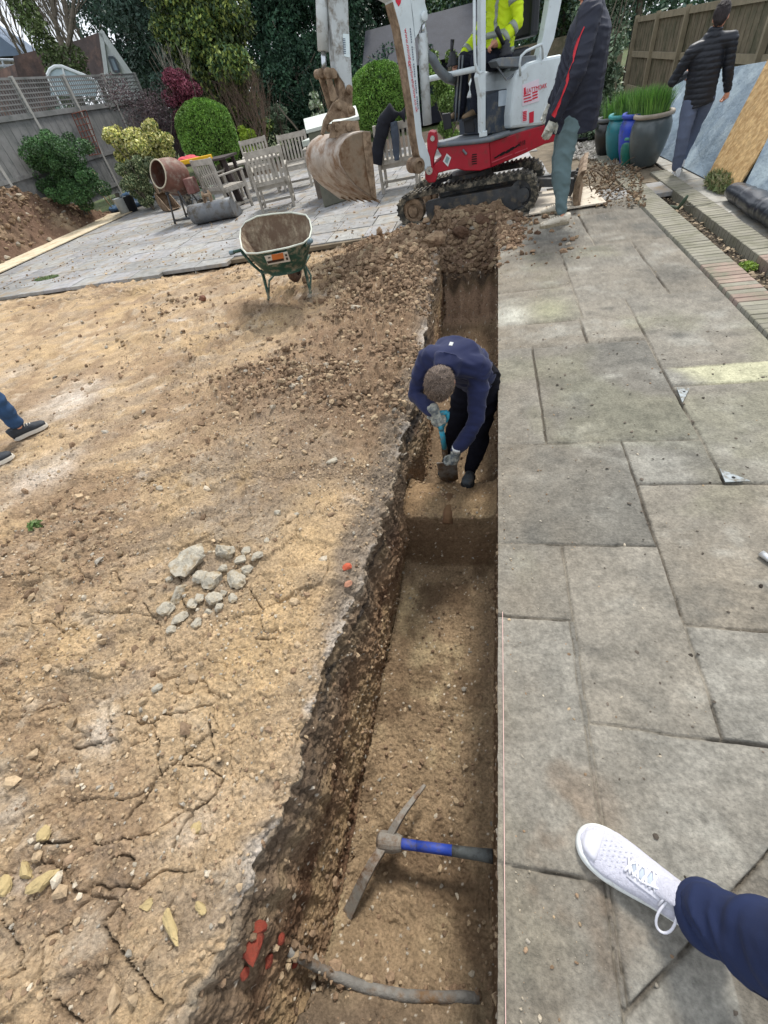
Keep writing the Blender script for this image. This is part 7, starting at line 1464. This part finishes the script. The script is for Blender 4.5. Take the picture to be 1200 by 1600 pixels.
# canes, tarp, buckets
cane=mat('bamboo_cane',srgb('b7a782'),rough=.7,var=.1)
for i,(a,c) in enumerate((((143,264),(184,329)),((134,271),(180,331)))):
    b=MB(); p2=V3(PZ(*c)); p1=V3(PR(*a,np.hypot(p2.x,p2.y)+.2)); b.tube([p1,p2],.022,6); o=b.obj('cane',cane,smooth=True); tag(o,['right hand pale cane leaning against the dark shrub','left hand pale cane leaning against the dark shrub'][i],'cane','two canes leaning by the spoil heap')
tp_=[PZ(x,y,.05) for x,y in ((184,330),(236,324),(222,308),(196,312))]; T=thing('tarpaulin','crumpled blue tarpaulin on the ground under the shrubs','tarpaulin',tp_[0]); b=MB(); c0=sum(tp_)/4; b.ell(c0+np.array([0,0,.02]),(.75,.9,.10)); b.ell(c0+np.array([-.2,.4,.1]),(.4,.5,.16)); b.ell(c0+np.array([.3,.0,.06]),(.35,.4,.12)); remesh(b,'sheet',mat('blue_tarp',srgb('45607c'),rough=.45,var=.2,vs_=3,bump=.4,bs=9,bd=.05),T,.03,2,fold=.10,fs=(3,4),seed=4)
for i,(x,y,cm,lab) in enumerate(((181,300,'b9bfc0','white plastic bucket under the dark shrub'),(192,298,'24272c','black plastic bucket next to the white one'))):
    q=PR(x,y,17.4); T=thing('bucket',lab,'bucket',(q[0],q[1],0),'two buckets under the shrub'); b=MB(); b.lathe((q[0],q[1],.0),[(0,0),(.15,0),(.19,.38),(.205,.39),(.18,.39),(.16,.05),(0,.05)],n=20); b.obj('bucket_body',mat('bk_'+cm,srgb(cm),rough=.5),T,smooth=True); b=MB(); b.tube([(q[0]+.19*math.cos(a),q[1]-.02,.38+.14*math.sin(a)) for a in np.linspace(0,math.pi,12)],.006,5); b.obj('bucket_handle',mat('bucket_wire',srgb('8a8d90'),rough=.5),T)
# --- glazed pots with grasses
def pot(label,px_,py_,Yp,R0,H0,colr,rimc,seed,grass=0):
    q=PY(px_,py_,Yp); base=V3((q[0],Yp,0)); T=thing('plant_pot',label,'plant pot',tuple(base),'glazed pots by the fence'); m_=mat('glaze_'+colr,srgb(colr),rough=.28,var=.2,vs_=4,bump=.1,spec=.6,dirt=srgb('4a4c45'),ds=3,dth=.62)
    b=MB(); b.lathe(base,[(0,0),(R0*.6,0),(R0*.66,.02),(R0*.86,H0*.3),(R0*1.0,H0*.62),(R0*.98,H0*.8),(R0*.86,H0*.93),(R0*.8,H0*.95)],n=36); b.obj('pot_body',m_,T,smooth=True)
    b=MB(); b.lathe(base+V3((0,0,H0*.93)),[(R0*.82,0),(R0*.98,.01),(R0*1.0,.04),(R0*.95,.06),(R0*.80,.055),(R0*.76,.03),(R0*.76,-.04),(0,-.04)],n=36); b.obj('pot_rim',mat('rim_'+rimc,srgb(rimc),rough=.5,var=.2),T,smooth=True)
    if grass:
        r_=np.random.default_rng(seed); n=grass; V=[];C_=[]
        for i in range(n):
            a=r_.uniform(0,6.28); rr0=R0*.7*r_.random()**.5; p=np.array([math.cos(a)*rr0,math.sin(a)*rr0,H0*.93]); L_=r_.uniform(.18,.38); ln_=r_.uniform(.05,.35); d=np.array([math.cos(a+r_.normal()*.5)*ln_,math.sin(a+r_.normal()*.5)*ln_,1]); t=np.array([-math.sin(a),math.cos(a),0])*.006
            m1_=p+d*L_*.5; tip=p+d*L_+np.array([d[0],d[1],-ln_*.8])*L_*.35; V+= [p-t,p+t,m1_+t*.8,m1_-t*.8,m1_-t*.8,m1_+t*.8,tip,tip]
            cc_=np.array([(.10,.24,.04),(.16,.32,.06),(.07,.16,.04)][r_.integers(0,3)])*r_.uniform(.7,1.3); C_+=[cc_]*8
        V=np.array(V); V[6::8]+=.0004; mesh_np('grass_blades',V,np.arange(len(V)).reshape(-1,4),LEAF,parent=T,col=np.array(C_),smooth=False)
    return T
pot('largest dark grey glazed pot nearest the blue sheets',1012,225,8.95,.27,.60,'4c5557','9a8f80',1,900)
pot('cobalt blue glazed pot half hidden behind the largest pot',993,225,9.25,.27,.60,'1f3fae','3146a0',2,700)
pot('teal glazed pot left of the blue one',973,215,9.75,.27,.56,'15707a','3b8d90',3,900)
pot('small green glazed pot in front of the teal one',984,232,9.15,.13,.34,'1c6e62','5aa391',4,0)
pot('black glazed pot at the far left of the row',952,212,10.3,.24,.48,'15191b','55585a',5,200)
T=thing('grass_tuft','dry buff ornamental grass tuft behind the pots','grass',PY(955,185,11.4)*[1,1,0]); q=PY(955,185,11.4); r_=np.random.default_rng(8); V=[];C_=[]
for i in range(900):
    a=r_.uniform(0,6.28); d=np.array([math.cos(a)*r_.uniform(.1,.8),math.sin(a)*r_.uniform(.1,.8),1]); L_=r_.uniform(.35,.7); p=np.array([q[0],q[1],0.]); t=np.array([-math.sin(a),math.cos(a),0])*.006; m1_=p+d*L_*.6; tip=m1_+np.array([d[0],d[1],-.3])*L_*.4; V+=[p-t,p+t,m1_+t,m1_-t,m1_-t,m1_+t,tip,tip+.0005]; C_+=[np.array([.42,.36,.24])*r_.uniform(.6,1.3)]*8
mesh_np('blades',V,np.arange(len(V)).reshape(-1,4),LEAF,parent=T,col=np.array(C_),smooth=False)
b=MB(); q=PZ(915,216,.02); b.lathe(q,[(0,0),(.36,0),(.40,.05),(.42,.05),(.42,.06),(.38,.06),(0,.03)],n=28); o=b.obj('black_tray',blackp,smooth=True); tag(o,'round black plastic tray on the soil behind the standing man','tray')
n=500; P=np.array([PZ(895+rng.random()*40,218+rng.random()*30,.01) for _ in range(n)]); o=scatter('chippings',P,.012+.02*rng.random(n),np.array([[.5,.46,.4]])*rng.uniform(.4,1.3,(n,1)),clodm); o['kind']='stuff'
# --- leaning sheets on the right
bn=np.array([1.22,0,-.70]); bn=bn/np.linalg.norm(bn)
insul=mat('blue_foil_board',srgb('7d8d9a'),rough=.4,var=.22,vs_=3.5,bump=.6,bs=9,bd=.03,dirt=srgb('9aa9b0'),ds=2.2,dth=.55); foile=mat('board_edge',srgb('c6d2d2'),rough=.6)
osb=mat('osb_board',srgb('b99b6c'),rough=.8,var=.35,vs_=26,bump=.6,bs=40,bd=.004,dirt=srgb('96764a'),ds=14,dth=.52)
def lean(name,quad,x0,th,m,label,cat,group=None,wall=None):
    P=[PP(x,y,(x0,0,0),(1.22,0,-.70)) for x,y in quad]; P=[np.array([p[0],p[1],max(p[2],0.01)]) if p[2]<.1 else p for p in P]; b=MB(); b.prism(P,bn*th); o=b.obj(name,m,bevel=.003); return tag(o,label,cat,group),P
lean('insulation_board',[(1022,262),(1102,283),(1212,93),(1055,120)],2.80,.05,insul,'large blue grey foil insulation sheet leaning on the fence behind the walking man','board','leaning insulation sheets')
lean('insulation_board',[(1098,283),(1180,310),(1330,60),(1212,93)],2.86,.05,insul,'second blue insulation sheet leaning just behind the chipboard','board','leaning insulation sheets')
lean('chipboard',[(1104,277),(1152,293),(1262,120),(1202,88)],2.72,.022,osb,'orange brown chipboard sheet leaning in front of the blue sheets','board')
lean('insulation_board',[(1158,300),(1235,330),(1300,190),(1222,170)],2.68,.05,insul,'lowest blue sheet at the right edge beside the black roll','board','leaning insulation sheets')
T=thing('membrane_roll','shiny black folded membrane roll lying below the chipboard at the right edge','roll',PZ(1170,318)); b=MB(); rl=[PZ(1146,297,.09),PZ(1175,312,.10),PZ(1215,336,.11),PZ(1260,365,.11)]; loft(b,rl,[(.10,.075),(.12,.09),(.13,.10),(.13,.10)],(1,0,0)); remesh(b,'roll',mat('black_membrane',srgb('20242c'),rough=.3,var=.2,bump=.2,bs=10,spec=.6),T,.012,2,fold=.015,fs=(4,6),seed=3)
q=PZ(1125,290,.03); T=thing('grass_tuft','green grass tuft growing at the foot of the chipboard','grass',q); leaves('blades',[(q+np.array([0,0,.03]),(.12,.35,.09))],1800,.10,[(.12,.17,.06),(.2,.24,.1),(.3,.27,.15)],T,seed=5,up_=1.4,asp=7)
o=rock('stone',PZ(1140,331,.012),.03,mat('white_flake',srgb('d0cec4'),rough=.7),'small white flake on the brick path','stone',sq=(1,.3,.2),seed=3)
